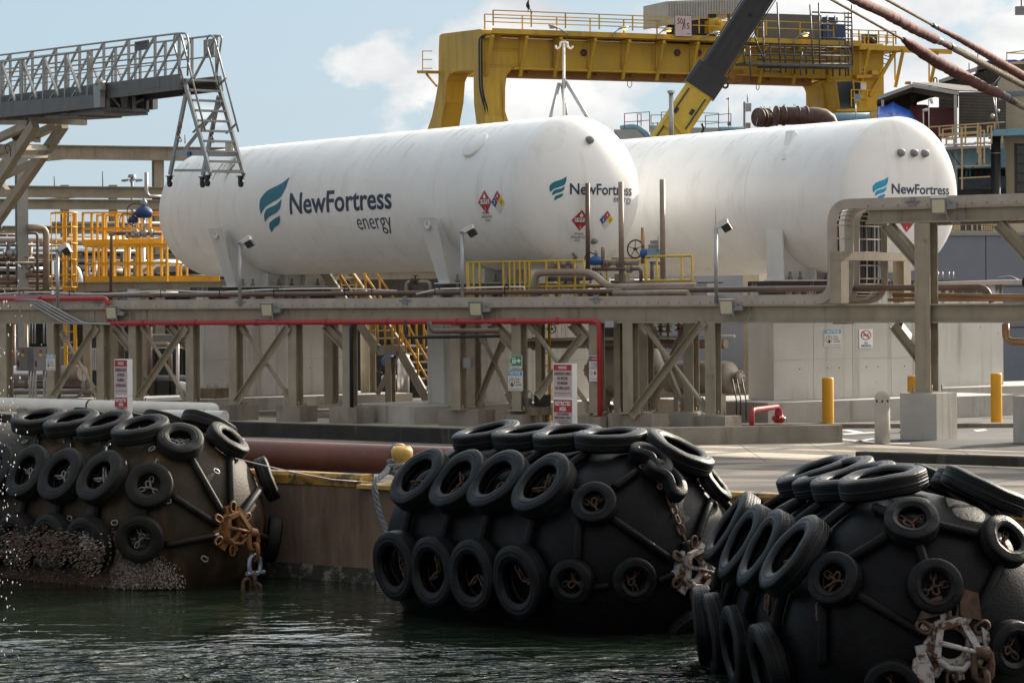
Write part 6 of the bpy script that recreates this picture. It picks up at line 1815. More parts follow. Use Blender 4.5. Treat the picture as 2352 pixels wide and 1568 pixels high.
for x, y0, y1, mat, l_ in ((1668, -300, 235, 'pipe_brown', 'left of the three tall vent pipes in front of the tank ends'), (1897, -308, 318, 'pipe_tan', 'middle one of the three tall vent pipes in front of the tank ends'), (2180, -325, 330, 'pipe_tan', 'right one of the three tall vent pipes in front of the right tank')):
    mb = MB(); p, q = cp(x, y1), cp(x, y0); mb.cyl(V(p.x, p.y, p.z - .3), V(p.x, p.y, q.z), .052 + .008 * (x > 1700), 14)
    tag(mb.build('vent_pipe', mat), l_, 'vent pipe', 'tall vent pipes')
cpr('short orange brown pipe stub behind the black handwheel', [(2042, 250), (2042, 5)], .042, 'pipe_copper', .1)
cpr('tan pipe with flanges in front of the left tank end', [(1770, 245), (2010, 245)], .055, 'pipe_tan', .1)
cpr('brown pipe stepping down behind the yellow rails', [(1700, 290), (2030, 285), (2030, 380)], .04, 'pipe_brown', -.1, .1)
cpr('grey bent pipe end on the valve platform', [(2100, 245), (2180, 240), (2180, 330)], .05, 'pipe_steel', .2, .15)
cpr('thin tan pipe low on the valve platform', [(950, 450), (1620, 440), (1700, 445)], .03, 'pipe_tan', -.4)
cpr('low brown pipe behind the valve platform rails', [(1400, 355), (1560, 355), (1700, 350)], .05, 'pipe_brown', .3)
cpr('thin brown rail pipe in front of the right yellow rails', [(1900, 470), (1905, 380), (2590, 378)], .018, 'pipe_brown', -.6, .04)
cpr('brown upright pipe under the right yellow rails', [(2105, 250), (2105, 440)], .04, 'pipe_brown')
cpr('slim safety valve standing on the platform', [(1770, 135), (1770, 168), (1770, 170), (1770, 300)], .045, 'pipe_tan', .05)
cpr('leaning brown instrument pipe behind the small handwheel', [(1505, 235), (1505, 205), (1590, 215)], .03, 'pipe_tan', .2)
cpr('slanting valve stem from the tilted handwheel', [(1525, 130), (1590, 212)], .035, 'pipe_tan', .1)
cpr('thin brown lever bar beside the tilted handwheel', [(1450, 104), (1605, 103)], .014, 'pipe_brown', .1)
cpr('thin brown lever bar over the left rails', [(1385, 214), (1490, 214)], .014, 'pipe_brown', .1)
cpr('thin brown lever bar beside the middle vent pipe', [(1830, 214), (2000, 214)], .014, 'pipe_brown', .1)
def flange_set(label, pts, ax, r):
    mb = MB()
    for (x, y, inl) in pts:
        o = cp(x, y, inl)
        for k in (-.03, .03): mb.lathe([(k - .016, .02), (k - .016, r), (k + .016, r), (k + .016, .02)], o, ax, 14)
        for j in range(8): a = j * .785; _, s1, s2 = frame(ax); mb.cyl(o - ax * .06 + (s1 * math.cos(a) + s2 * math.sin(a)) * r * .8, o + ax * .06 + (s1 * math.cos(a) + s2 * math.sin(a)) * r * .8, .009, 5)
    tag(mb.build('flange', 'pipe_tan'), label, 'flanges')
flange_set('bolted flanges on the tan pipe before the left tank end', [(1800, 245, .1), (1880, 245, .1)], RQ, .1)
flange_set('bolted flanges on the long tan pipe below the yellow rails', [(2110, 408, -.3), (2145, 408, -.3)], RQ, .125)
flange_set('bolted flange on the pipe under the rack', [(1305, 798, .9)], RQ, .15)
flange_set('bolted flange on the brown stepped pipe', [(1950, 288, -.1)], RQ, .085)
flange_set('bolted flange on the left of the thin low platform pipe', [(1340, 445, -.4)], RQ, .085)
flange_set('bolted flange on the right of the thin low platform pipe', [(1720, 445, -.4)], RQ, .085)
def handwheel(label, x, y, r, ax, inl=0., mat='black'):
    o = cp(x, y, inl); tt = thing('handwheel', label, 'handwheel', o)
    _, s1, s2 = frame(ax)
    mb = MB(); mb.ring(o, ax, r, r * .07 + .004, 28, 6); mb.build('rim', mat, tt)
    mb = MB()
    for k in range(5): a = k * 1.2566 + .3; mb.cyl(o + Vector(ax).normalized() * .02, o + (s1 * math.cos(a) + s2 * math.sin(a)) * r, .009, 5)
    mb.cyl(o - Vector(ax).normalized() * .05, o + Vector(ax).normalized() * .05, r * .16, 8); mb.build('spokes', mat, tt)
handwheel('large black handwheel beside the orange brown pipe stub', 1992, 150, .20, (-.5, -.85, .05), .05)
handwheel('tilted black handwheel on the slanting stem', 1500, 122, .10, (-.75, -.3, .6), .1)
handwheel('black handwheel in the shade under the rack', 1420, 695, .10, (.3, -.95, 0), .6)
handwheel('small dark handwheel on the low platform pipe', 1715, 440, .12, (-.3, -.6, .7), -.45, 'chain_rust')
valve('small grey control valve with a lever left of the vent pipes', cp(1502, 250, .1), .07, .8, 'lamp_grey')
valve('small blue motor valve between the left and middle vent pipes', cp(1722, 330, -.05), .15, .5, 'blue_valve')
o = cp(2105, 200, .0); tt = thing('motor_actuator', 'bright blue motor actuator with a grey gearbox beside the handwheel', 'actuator', o)
mb = MB(); mb.lathe([(-.02, 0), (-.02, .10), (.02, .115), (.16, .11), (.19, .08), (.19, 0)], o + UP * .06 - RQ * .24, RQ, 18); mb.build('motor', 'blue_valve', tt)
mb = MB(); mb.box(o + UP * .07 + RQ * .05, (.22, .2, .16), (RQ, RI, UP)); mb.build('gearbox', 'dock_blue', tt)
mb = MB(); mb.box(o + UP * .21 + RQ * .04, (.16, .16, .10), (RQ, RI, UP)); mb.box(o + UP * .31 + RQ * .06, (.13, .12, .08), (RQ, RI, UP)); mb.cyl(o + UP * .1 + RQ * .17, o + UP * .45 + RQ * .17, .01, 5); mb.build('control_head', 'lamp_grey', tt)
zc = CP(*t('B1', 1000, 242)).z
railing('railing', 'pale yellow tubular railing of the valve platform, left part', CP.off(-.5), [t('B1', x, 0)[0] for x in (845, 855, 888, 930, 1092, 1135, 1168, 1205, 1240, 1270, 1385, 1470, 1580, 1642)], zc - 1.15, zc, 'yellow_rail', .026, toe=False, sq=False)
railing('railing', 'pale yellow tubular railing of the valve platform, right part', CP.off(-.5), [t('B1', x, 0)[0] for x in (2068, 2140, 2310)] + [t('B2', 84, 0)[0]], zc - 1.0, zc + .06, 'yellow_rail', .026, toe=False, sq=False)
railing('railing', 'yellow rear railing of the valve platform behind the vent pipes', CP.off(1.4), [t('B1', x, 0)[0] for x in (1260, 1800, 1920, 2060)], zc - 1.1, zc + .02, 'yellow_rail', .024, toe=False, sq=False)
mb = MB(); a, c = CP.off(-.6).at(1075, 0), CP.off(-.6).at(1600, 0); mb.prism([a, c, c + RI * 1.9, a + RI * 1.9], UP * .06); mb.v = [(x, y, z + zc - 1.22) for x, y, z in mb.v]
pd = tag(mb.build('platform_deck', 'steel_grey'), 'steel deck of the valve platform between rack and tank', 'platform')
for x in (1085, 1240, 1420, 1590):
    for k in (0, 1.5): p = CP.off(-.45 + k).at(x, 0); mb = MB(); mb.ibeam(p + UP * .0, p + UP * (zc - 1.23), .16, .16, up=RI); mb.build('support_post', 'steel_beige', pd)
mb = MB(); o = CP.off(.5).at(1290, zc - .1); mb.box(o, (.9, .06, .32), (RQ, RI, UP)); tag(mb.build('yellow_panel', 'yellow'), 'orange yellow panel behind the valve platform rails', 'panel')
bx('junction_box', 'square grey box on the valve platform beside the middle vent pipe', 'junction box', t('B1', 1862, 0)[0], t('B1', 0, 320)[1], t('B1', 1938, 0)[0], t('B1', 0, 375)[1], 2.8, .15, 'steel_beige')
bx('junction_box', 'pale round topped box beside the right railing', 'junction box', t('B2', 108, 0)[0], t('B2', 0, 380)[1], t('B2', 210, 0)[0], t('B2', 0, 470)[1], 2.8, .3, 'galv')
# more pipework under the rack at the right
cpr('thin pale pipe under the rack at the right', [(1250, 770), (2670, 745)], .03, 'white_paint', .2)
cpr('dark upright pipe left of the last braced post', [(1855, 660), (1855, 1000)], .04, 'black', .3)
for i, (x, y) in enumerate(((2165, 700), (2215, 700), (2290, 690))):
    o = cp(x, y, 1.); mb = MB(); mb.cyl(o - UP * .35, o + UP * .2, .03, 8); mb.lathe([(-.06, .03), (-.06, .09), (-.02, .09), (-.02, .05), (.05, .05), (.05, .09), (.09, .09), (.09, .02)], o, UP, 12); mb.cyl(o - RQ * .1 + UP * .12, o + RQ * .14 + UP * .12, .012, 6)
    tag(mb.build('small_valve', 'pipe_tan'), ('left', 'middle', 'right')[i] + ' one of three small flanged valves under the rack behind the right braces', 'valve', 'small valves under the rack')
mb = MB()
for k, (x, y) in enumerate(((1700, 1000), (1690, 1040), (1712, 1080))):
    p = VS.off(-.6).at(x, .15); q = VS.off(-.6)(x - 8, 870); mb.tube([q, (p + q) / 2 + RQ * .05, p], .014, 6)
tag(mb.build('hanging_hoses', 'black'), 'thin dark hoses hanging at the right end of the smaller vessel', 'hoses')
o = VS.off(-.2).at(1385, .35); mb = MB(); mb.ball(o, .13); mb.lathe([(-.2, .05), (-.2, .13), (-.15, .13), (-.15, .07), (.15, .07), (.15, .13), (.2, .13), (.2, .05)], o, RQ, 14); mb.ring(o + UP * .25, UP, .16, .02, 18); mb.cyl(o, o + UP * .26, .025, 6)
tag(mb.build('valve', 'lamp_grey'), 'dark gate valve low beside the foot of the red standpipe', 'valve')
run('pipe', 'short tan pipe low behind the red standpipe', [VS.off(-.2).at(1395, .35), VS.off(-.2).at(1440, .35)], .06, 'pipe_tan')
"""end of plant"""
# ================================================================== aluminium gangway over the tank, upper left
o_ = P(412, 300, 68)
GP = PL(o_, (AX.x, AX.y))
GW = 1.02
def gp(x, y, k=0.):                          # on the near truss; k metres across the gangway
    return GP(*t('A0', x, y)) + PX * k
gw = thing('gangway', 'grey aluminium gangway reaching in from the left with a wheeled ladder at its tip', 'gangway', gp(740, 700))
def lin(x, a, b): return a[1] + (b[1] - a[1]) * (x - a[0]) / (b[0] - a[0])
TOPL, CHT, CHB = ((0, 378), (1205, 230)), ((0, 660), (1230, 510)), ((0, 745), (1240, 612))
PXS = [-260, -95, 70, 222, 383, 545, 710, 880, 1060, 1225]
for k in (0, GW):
    mb = MB(); mb.tube(fillet([gp(-420, lin(-420, *TOPL), k), gp(1215, 229, k), gp(1275, 228, k), gp(1290, 300, k), gp(1282, 520, k)] if k == 0 else [gp(-420, lin(-420, *TOPL), k), gp(1205, 230, k), gp(1262, 232, k), gp(1222, 505, k)], .12, 4), .026, 8); mb.build('handrail', 'aluminium', gw)
    mb = MB(); mb.cyl(gp(-420, 545, k), gp(1230, 372, k), .02, 8); mb.build('mid_rail', 'aluminium', gw)
    mb = MB(); mb.cyl(gp(-420, 610, k), gp(1060, 445, k), .014, 6); mb.build('lower_rail', 'aluminium', gw)
    for i, x in enumerate(PXS):
        a, c = gp(x, lin(x, *CHT), k), gp(x, lin(x, *TOPL), k); mb = MB(); mb.bar(a, c, .06, .05, up=AX); mb.build('post', 'aluminium', gw)
        if i < len(PXS) - 1: a, c = gp(x + 8, lin(x, *CHT), k), gp(PXS[i + 1] - 8, lin(PXS[i + 1], *TOPL) + 12, k); mb = MB(); mb.bar(a, c, .045, .05, up=PX); mb.build('diagonal', 'aluminium', gw)
    a0, a1, b1, b0 = gp(-420, lin(-420, *CHT), k), gp(1235, 508, k), gp(1250, 612, k), gp(-420, lin(-420, *CHB) + 30, k)
    mb = MB(); mb.prism([a0, a1, b1, b0], PX * .09 * (1 if k else -1)); mb.build('girder', 'alu_dark', gw)
    mb = MB(); mb.prism([gp(1018, 540, k) - PX * .1 * (1 if not k else -1), gp(1115, 527, k) - PX * .1 * (1 if not k else -1), gp(1115, 598, k) - PX * .1 * (1 if not k else -1), gp(1018, 610, k) - PX * .1 * (1 if not k else -1)], PX * .01); mb.build('splice_plate', 'alu_dark', gw)
mb = MB(); mb.prism([gp(-420, lin(-420, *CHT) + 25, 0), gp(1235, 535, 0), gp(1235, 535, GW), gp(-420, lin(-420, *CHT) + 25, GW)], -UP * .05); mb.build('deck', 'alu_dark', gw)
# outer section in which the gangway slides
OT = ((0, 432), (648, 350)); OB = ((0, 815), (735, 738))
for k in (-.16, GW + .16):
    mb = MB(); mb.cyl(gp(-420, lin(-420, *OT), k), gp(648, 350, k), .024, 8); mb.build('outer_rail', 'aluminium', gw)
    xs = [-245, -100, 45, 190, 335, 485, 640]
    for i, x in enumerate(xs):
        mb = MB(); mb.bar(gp(x, lin(x, *OB) - 10, k), gp(x, lin(x, *OT), k), .05, .05, up=AX); mb.build('outer_post', 'aluminium', gw)
        if i < 6:
            mb = MB(); mb.bar(gp(x + 6, lin(x, *OT) + 8, k), gp(xs[i + 1] - 45, lin(xs[i + 1], *CHT) + 60, k), .045, .06, up=PX); mb.build('outer_diagonal', 'aluminium', gw)
            mb = MB(); mb.bar(gp(x + 6, lin(x, *OB) - 20, k), gp(x + 70, 680 - (x + 70) * .1, k), .035, .04, up=PX); mb.build('outer_diagonal', 'aluminium', gw)
    mb = MB(); mb.prism([gp(-420, 740, k), gp(725, 650, k), gp(735, 738, k), gp(-420, 855, k)], PX * .10 * (1 if k > 0 else -1)); mb.build('outer_girder', 'alu_dark', gw)
    mb = MB(); mb.prism([gp(710, 575, k), gp(758, 565, k), gp(758, 735, k), gp(715, 740, k)], PX * .14 * (1 if k > 0 else -1)); mb.build('end_post', 'aluminium', gw)
mb = MB(); mb.prism([gp(740, 590, -.2), gp(772, 588, -.2), gp(772, 618, -.2), gp(740, 618, -.2)], -PX * .12); mb.cyl(gp(735, 572, -.1), gp(735, 572, -.3), .09, 14); mb.build('roller_block', 'aluminium', gw)
GX = GW + .22
for y0, y1, x0, x1, nm in ((735, 758, 560, 745, 'runner'), (760, 778, 430, 735, 'runner'), (779, 797, 330, 560, 'runner')):
    mb = MB(); mb.prism([gp(x0, y0 + (x1 - x0) * .06, -.1), gp(x1, y0, -.1), gp(x1, y1, -.1), gp(x0, y1 + (x1 - x0) * .06, -.1)], PX * GX); mb.build(nm, 'alu_dark', gw)
mb = MB()
mb.prism([gp(700, 668, -.08), gp(715, 666, -.08), gp(715, 735, -.08), gp(700, 737, -.08)], PX * (GX - .05))
for a, c in ((-.1, .0), (.62, .72), (1.02, 1.1)): mb.prism([gp(740, 655, a), gp(752, 654, a), gp(752, 738, a), gp(740, 739, a)], PX * (c - a))
mb.bar(gp(745, 668, .08), gp(745, 728, .30), .05, .06); mb.bar(gp(745, 700, .72), gp(745, 668, .98), .05, .06)
mb.prism([gp(745, 640, .3), gp(745, 640, .55), gp(745, 742, .5), gp(745, 742, .36)], AX * .12)
mb.build('end_carriage', 'alu_dark', gw)
# ladder at the tip
def strg(name, a, c, k, w_=.055, d=.13):
    mb = MB(); mb.bar(gp(*a, k), gp(*c, k), w_, d, up=AX); mb.build(name, 'aluminium', gw)
k2 = .90
for k in (.0, k2):
    strg('ladder_stringer', (1268, 580), (1440, 1188), k); strg('ladder_leg', (1270, 650), (1162, 1195), k)
    mb = MB(); mb.bar(gp(1200, 1045, k), gp(1400, 1045, k), .03, .14, up=UP); mb.build('ladder_tie', 'aluminium', gw)
    mb = MB(); mb.bar(gp(1195, 1165, k), gp(1430, 1165, k), .05, .06, up=UP); mb.build('ladder_tie', 'aluminium', gw)
    mb = MB(); mb.tube(fillet([gp(1258, 570, k), gp(1188, 300, k), gp(1190, 245, k), gp(1214, 226, k), gp(1240, 250, k), gp(1402, 893, k)], .12, 5), .024, 8); mb.build('ladder_handrail', 'aluminium', gw)
    for a, c in (((1255, 590), (1318, 525)), ((1320, 905), (1388, 838))): mb = MB(); mb.bar(gp(*a, k), gp(*c, k), .03, .05, up=PX); mb.build('rail_bracket', 'aluminium', gw)
    for x, y in ((1160, 1205), (1418, 1200)):
        o = gp(x, y, k); mb = MB(); mb.box(o, (.16, .16, .02), (PX, AX, UP)); mb.prism([o + AX * -.06 - PX * .05, o + AX * .06 - PX * .05, o + AX * .04 - PX * .05 - UP * .15, o - AX * .04 - PX * .05 - UP * .15], PX * .1)
        b = mb.build('castor', 'black', gw)
        mb = MB(); mb.lathe([(-.03, .02), (-.035, .08), (-.025, .1), (.025, .1), (.035, .08), (.03, .02)], o - UP * .16, PX, 18); mb.build('wheel', 'black', b)
    mb = MB(); mb.chain([gp(1250, 840, k - .05), gp(1232, 920, k - .05), gp(1245, 965, k - .05)], .12, .08, .014); mb.build('safety_chain', 'pipe_brown', gw)
for i in range(10):
    y = 546 + i * 69.5; x = 1268 + (y - 580) * .283
    mb = MB(); mb.box(gp(x, y, k2 / 2), (k2 - .06, .2, .045), (PX, AX, UP)); mb.build('ladder_tread', 'aluminium', gw)
mb = MB(); mb.bar(gp(1245, 1040, .02), gp(1290, 700, k2 - .02), .05, .09); mb.build('ladder_brace', 'aluminium', gw)
mb = MB(); mb.box(gp(1300, 1052, -.04), (.14, .02, .1), (AX, PX, UP)); mb.build('sticker', 'sign_navy', gw)
fp = PL(gp(0, 300, -.09), (AX.x, AX.y))
bs = board('name_plate', '', fp, *t('A0', 920, 272), *t('A0', 1014, 352), -PX, [rect(0, 0, 1, 1, 'alu_dark', 0), ('t', 'VERHOEF', .08, .58, .92, .86, 'ink', 1, .01), ('t', 'THE NETHERLANDS', .1, .34, .9, .48, 'ink', 1, .0), ('t', 'ALUMINIUM', .25, .12, .75, .22, 'ink', 1, .0)], ['alu_dark', 'ink'], parent=gw, back='alu_dark')
mb = MB(); mb.box(gp(1150, 318, GW + .1), (.5, .03, .45), (AX, PX, UP)); mb.build('panel', 'lamp_grey', gw)
mb = MB(); mb.box(gp(1335, 996, k2 + .02) , (.28, .06, .26), (AX, PX, UP)); mb.build('lamp', 'lens', gw)
# beige lattice boom that carries it
bm_ = thing('gangway_boom', 'beige steel lattice boom holding the gangway from below at the far left', 'boom', gp(0, 1200))
GPF = PL(o_ + PX * 1.6, (AX.x, AX.y))
def gb(a, c, w_, far, d=.16, name='member'):
    pl = GPF if far else GP
    mb = MB(); mb.bar(pl(*t('A0', *a)), pl(*t('A0', *c)), d, w_, up=UP); mb.build(name, 'steel_beige', bm_)
p = gp(205, 822); mb = MB(); mb.bar(p - PX * .02, p + PX * 1.62, .2, .17); mb.build('head_beam', 'steel_beige', bm_)
gb((240, 848), (-330, 1730), .26, 0, .2, 'main_arm'); gb((440, 850), (-330, 1960), .26, 1, .2, 'main_arm')
gb((200, 850), (-330, 1090), .20, 0, .2, 'main_arm'); gb((400, 850), (-200, 1130), .20, 1, .2, 'main_arm')
gb((110, 1030), (-120, 1260), .14, 0); gb((330, 1060), (-40, 1240), .16, 1); gb((10, 1260), (50, 1310), .14, 1); gb((60, 1180), (-200, 1390), .16, 1); gb((260, 960), (130, 905), .12, 1)
gb((-300, 838), (205, 838), .12, 0, .2, 'head_beam')
p = gp(70, 1070); q = GPF(*t('A0', 310, 1070)); mb = MB(); mb.bar(p, q, .3, .08); mb.build('cross_plate', 'steel_beige', bm_)
p = gp(150, 1010); q = GPF(*t('A0', 330, 1010)); mb = MB(); mb.bar(p, q, .12, .12); mb.build('cross_plate', 'steel_beige', bm_)
mb = MB(); mb.tube(fillet([gp(75, 1050, -.1), gp(55, 1010, -.1), gp(75, 985, -.1), gp(98, 1010, -.1), gp(95, 1070, -.1)], .15, 4), .014, 6); mb.cyl(gp(90, 1020, 0), gp(90, 1060, 0), .06, 10); mb.build('hose', 'black', bm_)
mb = MB(); mb.tube([gp(30, 940, .3), gp(70, 880, .3), gp(150, 845, .3)], .1, 10); mb.build('hydraulic_ram', 'drum_rust', bm_)

# ================================================================== yellow gantry crane
GZ = 170
g0 = P(1150, 200, GZ)
GD = V(.913, .407, 0).normalized(); GI = V(-.407, .913, 0).normalized()
GN = PL(g0, (GD.x, GD.y))
EP = PL(GN(*t('A1', 945, 300)), (GI.x, GI.y))
gn = lambda k, x, y, i=0.: GN(*t(k, x, y)) + GI * i
A2x = lambda x: x - 977 * 2.351             # an A1 column as an A2 column
cr = thing('gantry_crane', 'big yellow gantry crane spanning behind the two tanks', 'gantry crane', V(g0.x, g0.y, 0) + GD * 10)
zt_l, zb_l = gn('A1', 945, 255).z, gn('A1', 945, 470).z
def girder(i, d):
    a, c = gn('A1', 950, 300), gn('A2', 1385, 300)
    P4 = [V(a.x, a.y, zb_l), V(c.x, c.y, zb_l), V(c.x, c.y, zt_l), V(a.x, a.y, zt_l)]
    mb = MB(); mb.prism([p + GI * i for p in P4], GI * d)
    return mb.build('girder', 'gantry_yellow', cr)
gi = girder(0, 1.3); girder(4.9, 1.3)
mb = MB(); a, c = gn('A1', 1150, 300), gn('A2', 925, 300)
zf = gn('A1', 1200, 463).z; zl2 = gn('A1', 1200, 525).z
mb.prism([V(p.x, p.y, z) - GI * .25 for p, z in ((a, zf), (c, zf), (c, zf - .12), (a, zf - .12))], GI * 1.7)
mb.build('bottom_flange', 'gantry_yellow', cr)
mb = MB(); mb.prism([V(p.x, p.y, z) + GI * .5 for p, z in ((a, zf - .12), (c, zf - .12), (c, zl2), (a, zl2))], GI * .8); mb.build('lower_chord', 'gantry_rust', cr)
mb = MB()
for k in range(13): x = 1290 + k * 236; p = GN.at(t('A1', x, 0)[0], 0); mb.prism([V(p.x, p.y, z) + GI * .2 + GD * u for u, z in ((-.12, zf - .13), (.12, zf - .13), (.12, zl2 + .25), (-.12, zl2 + .25))], GI * .35)
mb.build('rib', 'gantry_rust', cr)
WZ_ = gn('A1', 1200, 230, -1.0).z
for k in range(14):
    x = 980 + k * 233; p = GN.at(t('A1', x, 0)[0], 0)
    mb = MB(); mb.box(V(p.x, p.y, (zt_l + zb_l) / 2) - GI * .02, (.10, .05, zt_l - zb_l - .05), (GD, GI, UP)); mb.build('stiffener', 'gantry_yellow', cr)
    mb = MB(); mb.bar(V(p.x, p.y, zt_l - 2.3) - GI * .05, V(p.x, p.y, zt_l + .05) - GI * 1.05, .2, .1); mb.bar(V(p.x, p.y, zt_l - .02) - GI * .02, V(p.x, p.y, zt_l - .02) - GI * 1.1, .2, .16); mb.build('bracket', 'gantry_yellow', cr)
mb = MB()
for x in (1637, 2277, 2421): p = GN(*t('A1', x, 362)); mb.lathe([(-.03, .17), (-.03, .0)], p, GI, 16); mb.lathe([(-.06, .17), (-.06, .22), (.0, .22)], p, GI, 16)
mb.build('manhole', 'drum_rust', cr)
for y, x1 in ((342, 1205), (452, 1205)):
    p, q = GN(*t('A1', 965, y)), GN(*t('A1', x1, y)); mb = MB(); mb.bar(p - GI * .03, q - GI * .03, .05, .07)
    for k in range(16): o = p.lerp(q, (k + .5) / 16) - GI * .05; mb.box(o + UP * .08, (.05, .03, .05), (GD, GI, UP))
    mb.build('riveted_seam', 'gantry_yellow', cr)
# end frame with its arch, and the legs
out = [(945, 205), (930, 200), (670, 232), (652, 245), (648, 330), (645, 560), (625, 680), (600, 800), (570, 885), (530, 1060), (636, 1060), (658, 880), (690, 700), (700, 560), (722, 505), (770, 488), (875, 478), (905, 498), (918, 530), (945, 700), (962, 845), (990, 1060), (1000, 1060), (1000, 480)]
ef = [EP(*t('A1', x, y)) for x, y in out[:22]] + [EP(*t('A1', 965, 1060)), EP(*t('A1', 945, 480))]
mb = MB(); mb.prism(ef, GD * 1.25); mb.build('end_frame', 'gantry_yellow', cr)
nl = [(948, 455), (1200, 458), (1140, 480), (1110, 520), (1101, 600), (1100, 760), (1125, 840), (1180, 1060), (985, 1060), (968, 845), (950, 700), (948, 560)]
mb = MB(); mb.prism([gn('A1', x, y) - GI * .03 for x, y in nl], GI * 1.4); mb.build('leg', 'gantry_yellow', cr)
rl = [(945, 560), (968, 592), (978, 620), (980, 760), (990, 1060), (1420, 1060), (1392, 640), (1388, 300), (1180, 300), (1180, 540), (1000, 545)]
mb = MB(); mb.prism([gn('A2', x, y) - GI * .03 for x, y in rl], GI * 2.2); mb.build('leg', 'gantry_yellow', cr)
for x0 in (918, 934): mb = MB(); mb.tube(fillet([gn('A1', x0 + 90, 240, -.1), gn('A1', x0, 245, -.1), gn('A1', x0 + 4, 620, -.1), gn('A1', x0 + 45, 750, -.1), gn('A1', x0 + 52, 1000, -.1)], .8, 3), .06, 6); mb.build('cable', 'boom_black', cr)
# walkway with railings
p, q = gn('A1', 965, 230), gn('A2', 1180, 230)
mb = MB(); mb.prism([V(r.x, r.y, WZ_ - .16) + GI * u for r, u in ((p, -1.05), (q, -1.05), (q, 1.3), (p, 1.3))], UP * .1); mb.build('walkway', 'gantry_yellow', cr)
mb = MB(); mb.bar(V(p.x, p.y, WZ_) - GI * 1.08, V(q.x, q.y, WZ_) - GI * 1.08, .08, .30); mb.build('walkway_edge', 'gantry_yellow', cr)
p2, q2 = gn('A2', 1170, 230), gn('A2', 1490, 230)
mb = MB(); mb.prism([V(r.x, r.y, WZ_ - .35) + GI * u for r, u in ((p2, -1.0), (q2, -1.0), (q2, 2.5), (p2, 2.5))], UP * .3); mb.bar(V(q2.x, q2.y, WZ_ - .2), V(q2.x, q2.y, WZ_ - .2) + GD * 4, .2, .3); mb.bar(V(q2.x, q2.y, WZ_ - .25) - GI * .4 - GD * .4, V(q2.x, q2.y, WZ_ - 3.2) - GD * 2.2 - GI * .1, .2, .2); mb.build('end_platform', 'gantry_yellow', cr)
GF = GN.off(-1.05)
zr = GF(*t('A1', 1035, 72)).z
def grail(off, xs, z0, z1, mids=1):
    pl = GN.off(off); d = GD
    for x in xs: a = pl.at(x, 0); mb = MB(); mb.bar(a + UP * z0, a + UP * z1, .07, .07, up=GD); mb.build('rail_post', 'gantry_yellow', cr)
    a, c = pl.at(xs[0], 0), pl.at(xs[-1], 0)
    for k in range(mids + 1): z = z1 - (z1 - z0) * .48 * k; mb = MB(); mb.bar(a + UP * z, c + UP * z, .06, .06); mb.build('rail', 'gantry_yellow', cr)
z0 = WZ_ + .3; xs = [t('A1', x, 0)[0] for x in (1033, 1293, 1527, 1758, 1986, 2215, 2440, 2670, 2900, 3130, 3360)]
grail(-1.05, xs, z0, zr); grail(1.25, [t('A1', x, 0)[0] for x in (975, 1232, 1467, 1695, 1925, 2152, 2380, 2610, 2840, 3070, 3300)], z0, zr)
grail(-.95, [t('A2', x, 0)[0] for x in (1180, 1235, 1300, 1370, 1430, 1487)], z0 - .25, zr - .35); grail(2.4, [t('A2', x, 0)[0] for x in (1190, 1260, 1350, 1420, 1470)], z0 - .25, zr - .25)
for i in (0,):
    for y in (352, 410, 470): mb = MB(); mb.bar(EP(*t('A1', 588, y)) - GD * .5, EP(*t('A1', 652, y)) - GD * .5, .05, .05); mb.build('rail', 'gantry_yellow', cr)
    mb = MB(); mb.bar(EP(*t('A1', 588, 352)) - GD * .5, EP(*t('A1', 588, 500)) - GD * .5, .06, .06); mb.bar(EP(*t('A1', 592, 505)) - GD * .3, EP(*t('A1', 645, 590)) - GD * .1, .08, .12); mb.build('rail_post', 'gantry_yellow', cr)
    mb = MB(); mb.prism([EP(*t('A1', x, y)) - GD * .9 for x, y in ((590, 485), (650, 485), (650, 505), (590, 505))], GD * .9); mb.build('side_platform', 'gantry_yellow', cr)
# cab, ladder and hook on the right leg
mb = MB(); cb = [gn('A2', x, y) - GI * 1.6 for x, y in ((975, 565), (1185, 570), (1185, 770), (1005, 770))]; mb.prism(cb, GI * 1.55); cabo = mb.build('cab', 'gantry_yellow', cr)
mb = MB(); mb.prism([gn('A2', x, y) - GI * 1.63 for x, y in ((982, 572), (1088, 568), (1105, 756), (1008, 762))], GI * .02); mb.build('windscreen', 'glass_dark', cabo)
mb = MB(); mb.prism([gn('A2', x, y) - GI * 1.63 for x, y in ((1100, 575), (1140, 575), (1142, 655), (1108, 655))], GI * .02); mb.build('window', 'glass_dark', cabo)
mb = MB(); mb.prism([gn('A2', x, y) - GI * 1.63 for x, y in ((1144, 583), (1182, 583), (1182, 628), (1144, 628))], GI * .02); mb.build('window', 'sign_white', cabo)
mb = MB(); mb.prism([gn('A2', x, y) - GI * 1.7 for x, y in ((965, 762), (1285, 742), (1285, 768), (1000, 775))], GI * 1.6); mb.build('cab_floor', 'gantry_yellow', cr)
grail(-1.7, [t('A2', x, 0)[0] for x in (1180, 1235, 1290, 1390)], gn('A2', 1200, 745).z, gn('A2', 1200, 630).z)
for x in (1195, 1228): mb = MB(); mb.bar(gn('A2', x, 250, -.6), gn('A2', x, 515, -.6), .08, .06, up=GI); mb.build('ladder_rail', 'gantry_yellow', cr)
mb = MB()
for k in range(9): mb.bar(gn('A2', 1195, 280 + k * 27, -.6), gn('A2', 1228, 280 + k * 27, -.6), .04, .04)
mb.build('ladder_rungs', 'gantry_yellow', cr)
mb = MB(); mb.prism([gn('A2', x, y, -.5) for x, y in ((1180, 515), (1330, 515), (1330, 532), (1180, 540))], GI * .6); mb.prism([gn('A2', x, y, -.5) for x, y in ((1285, 485), (1325, 485), (1325, 530), (1285, 530))], GI * .4); mb.build('switch_platform', 'gantry_yellow', cr)
p = gn('A2', 340, 575, .6); mb = MB(); mb.ring(p, GI, .2, .07, 14); mb.build('hook', 'drum_rust', cr)
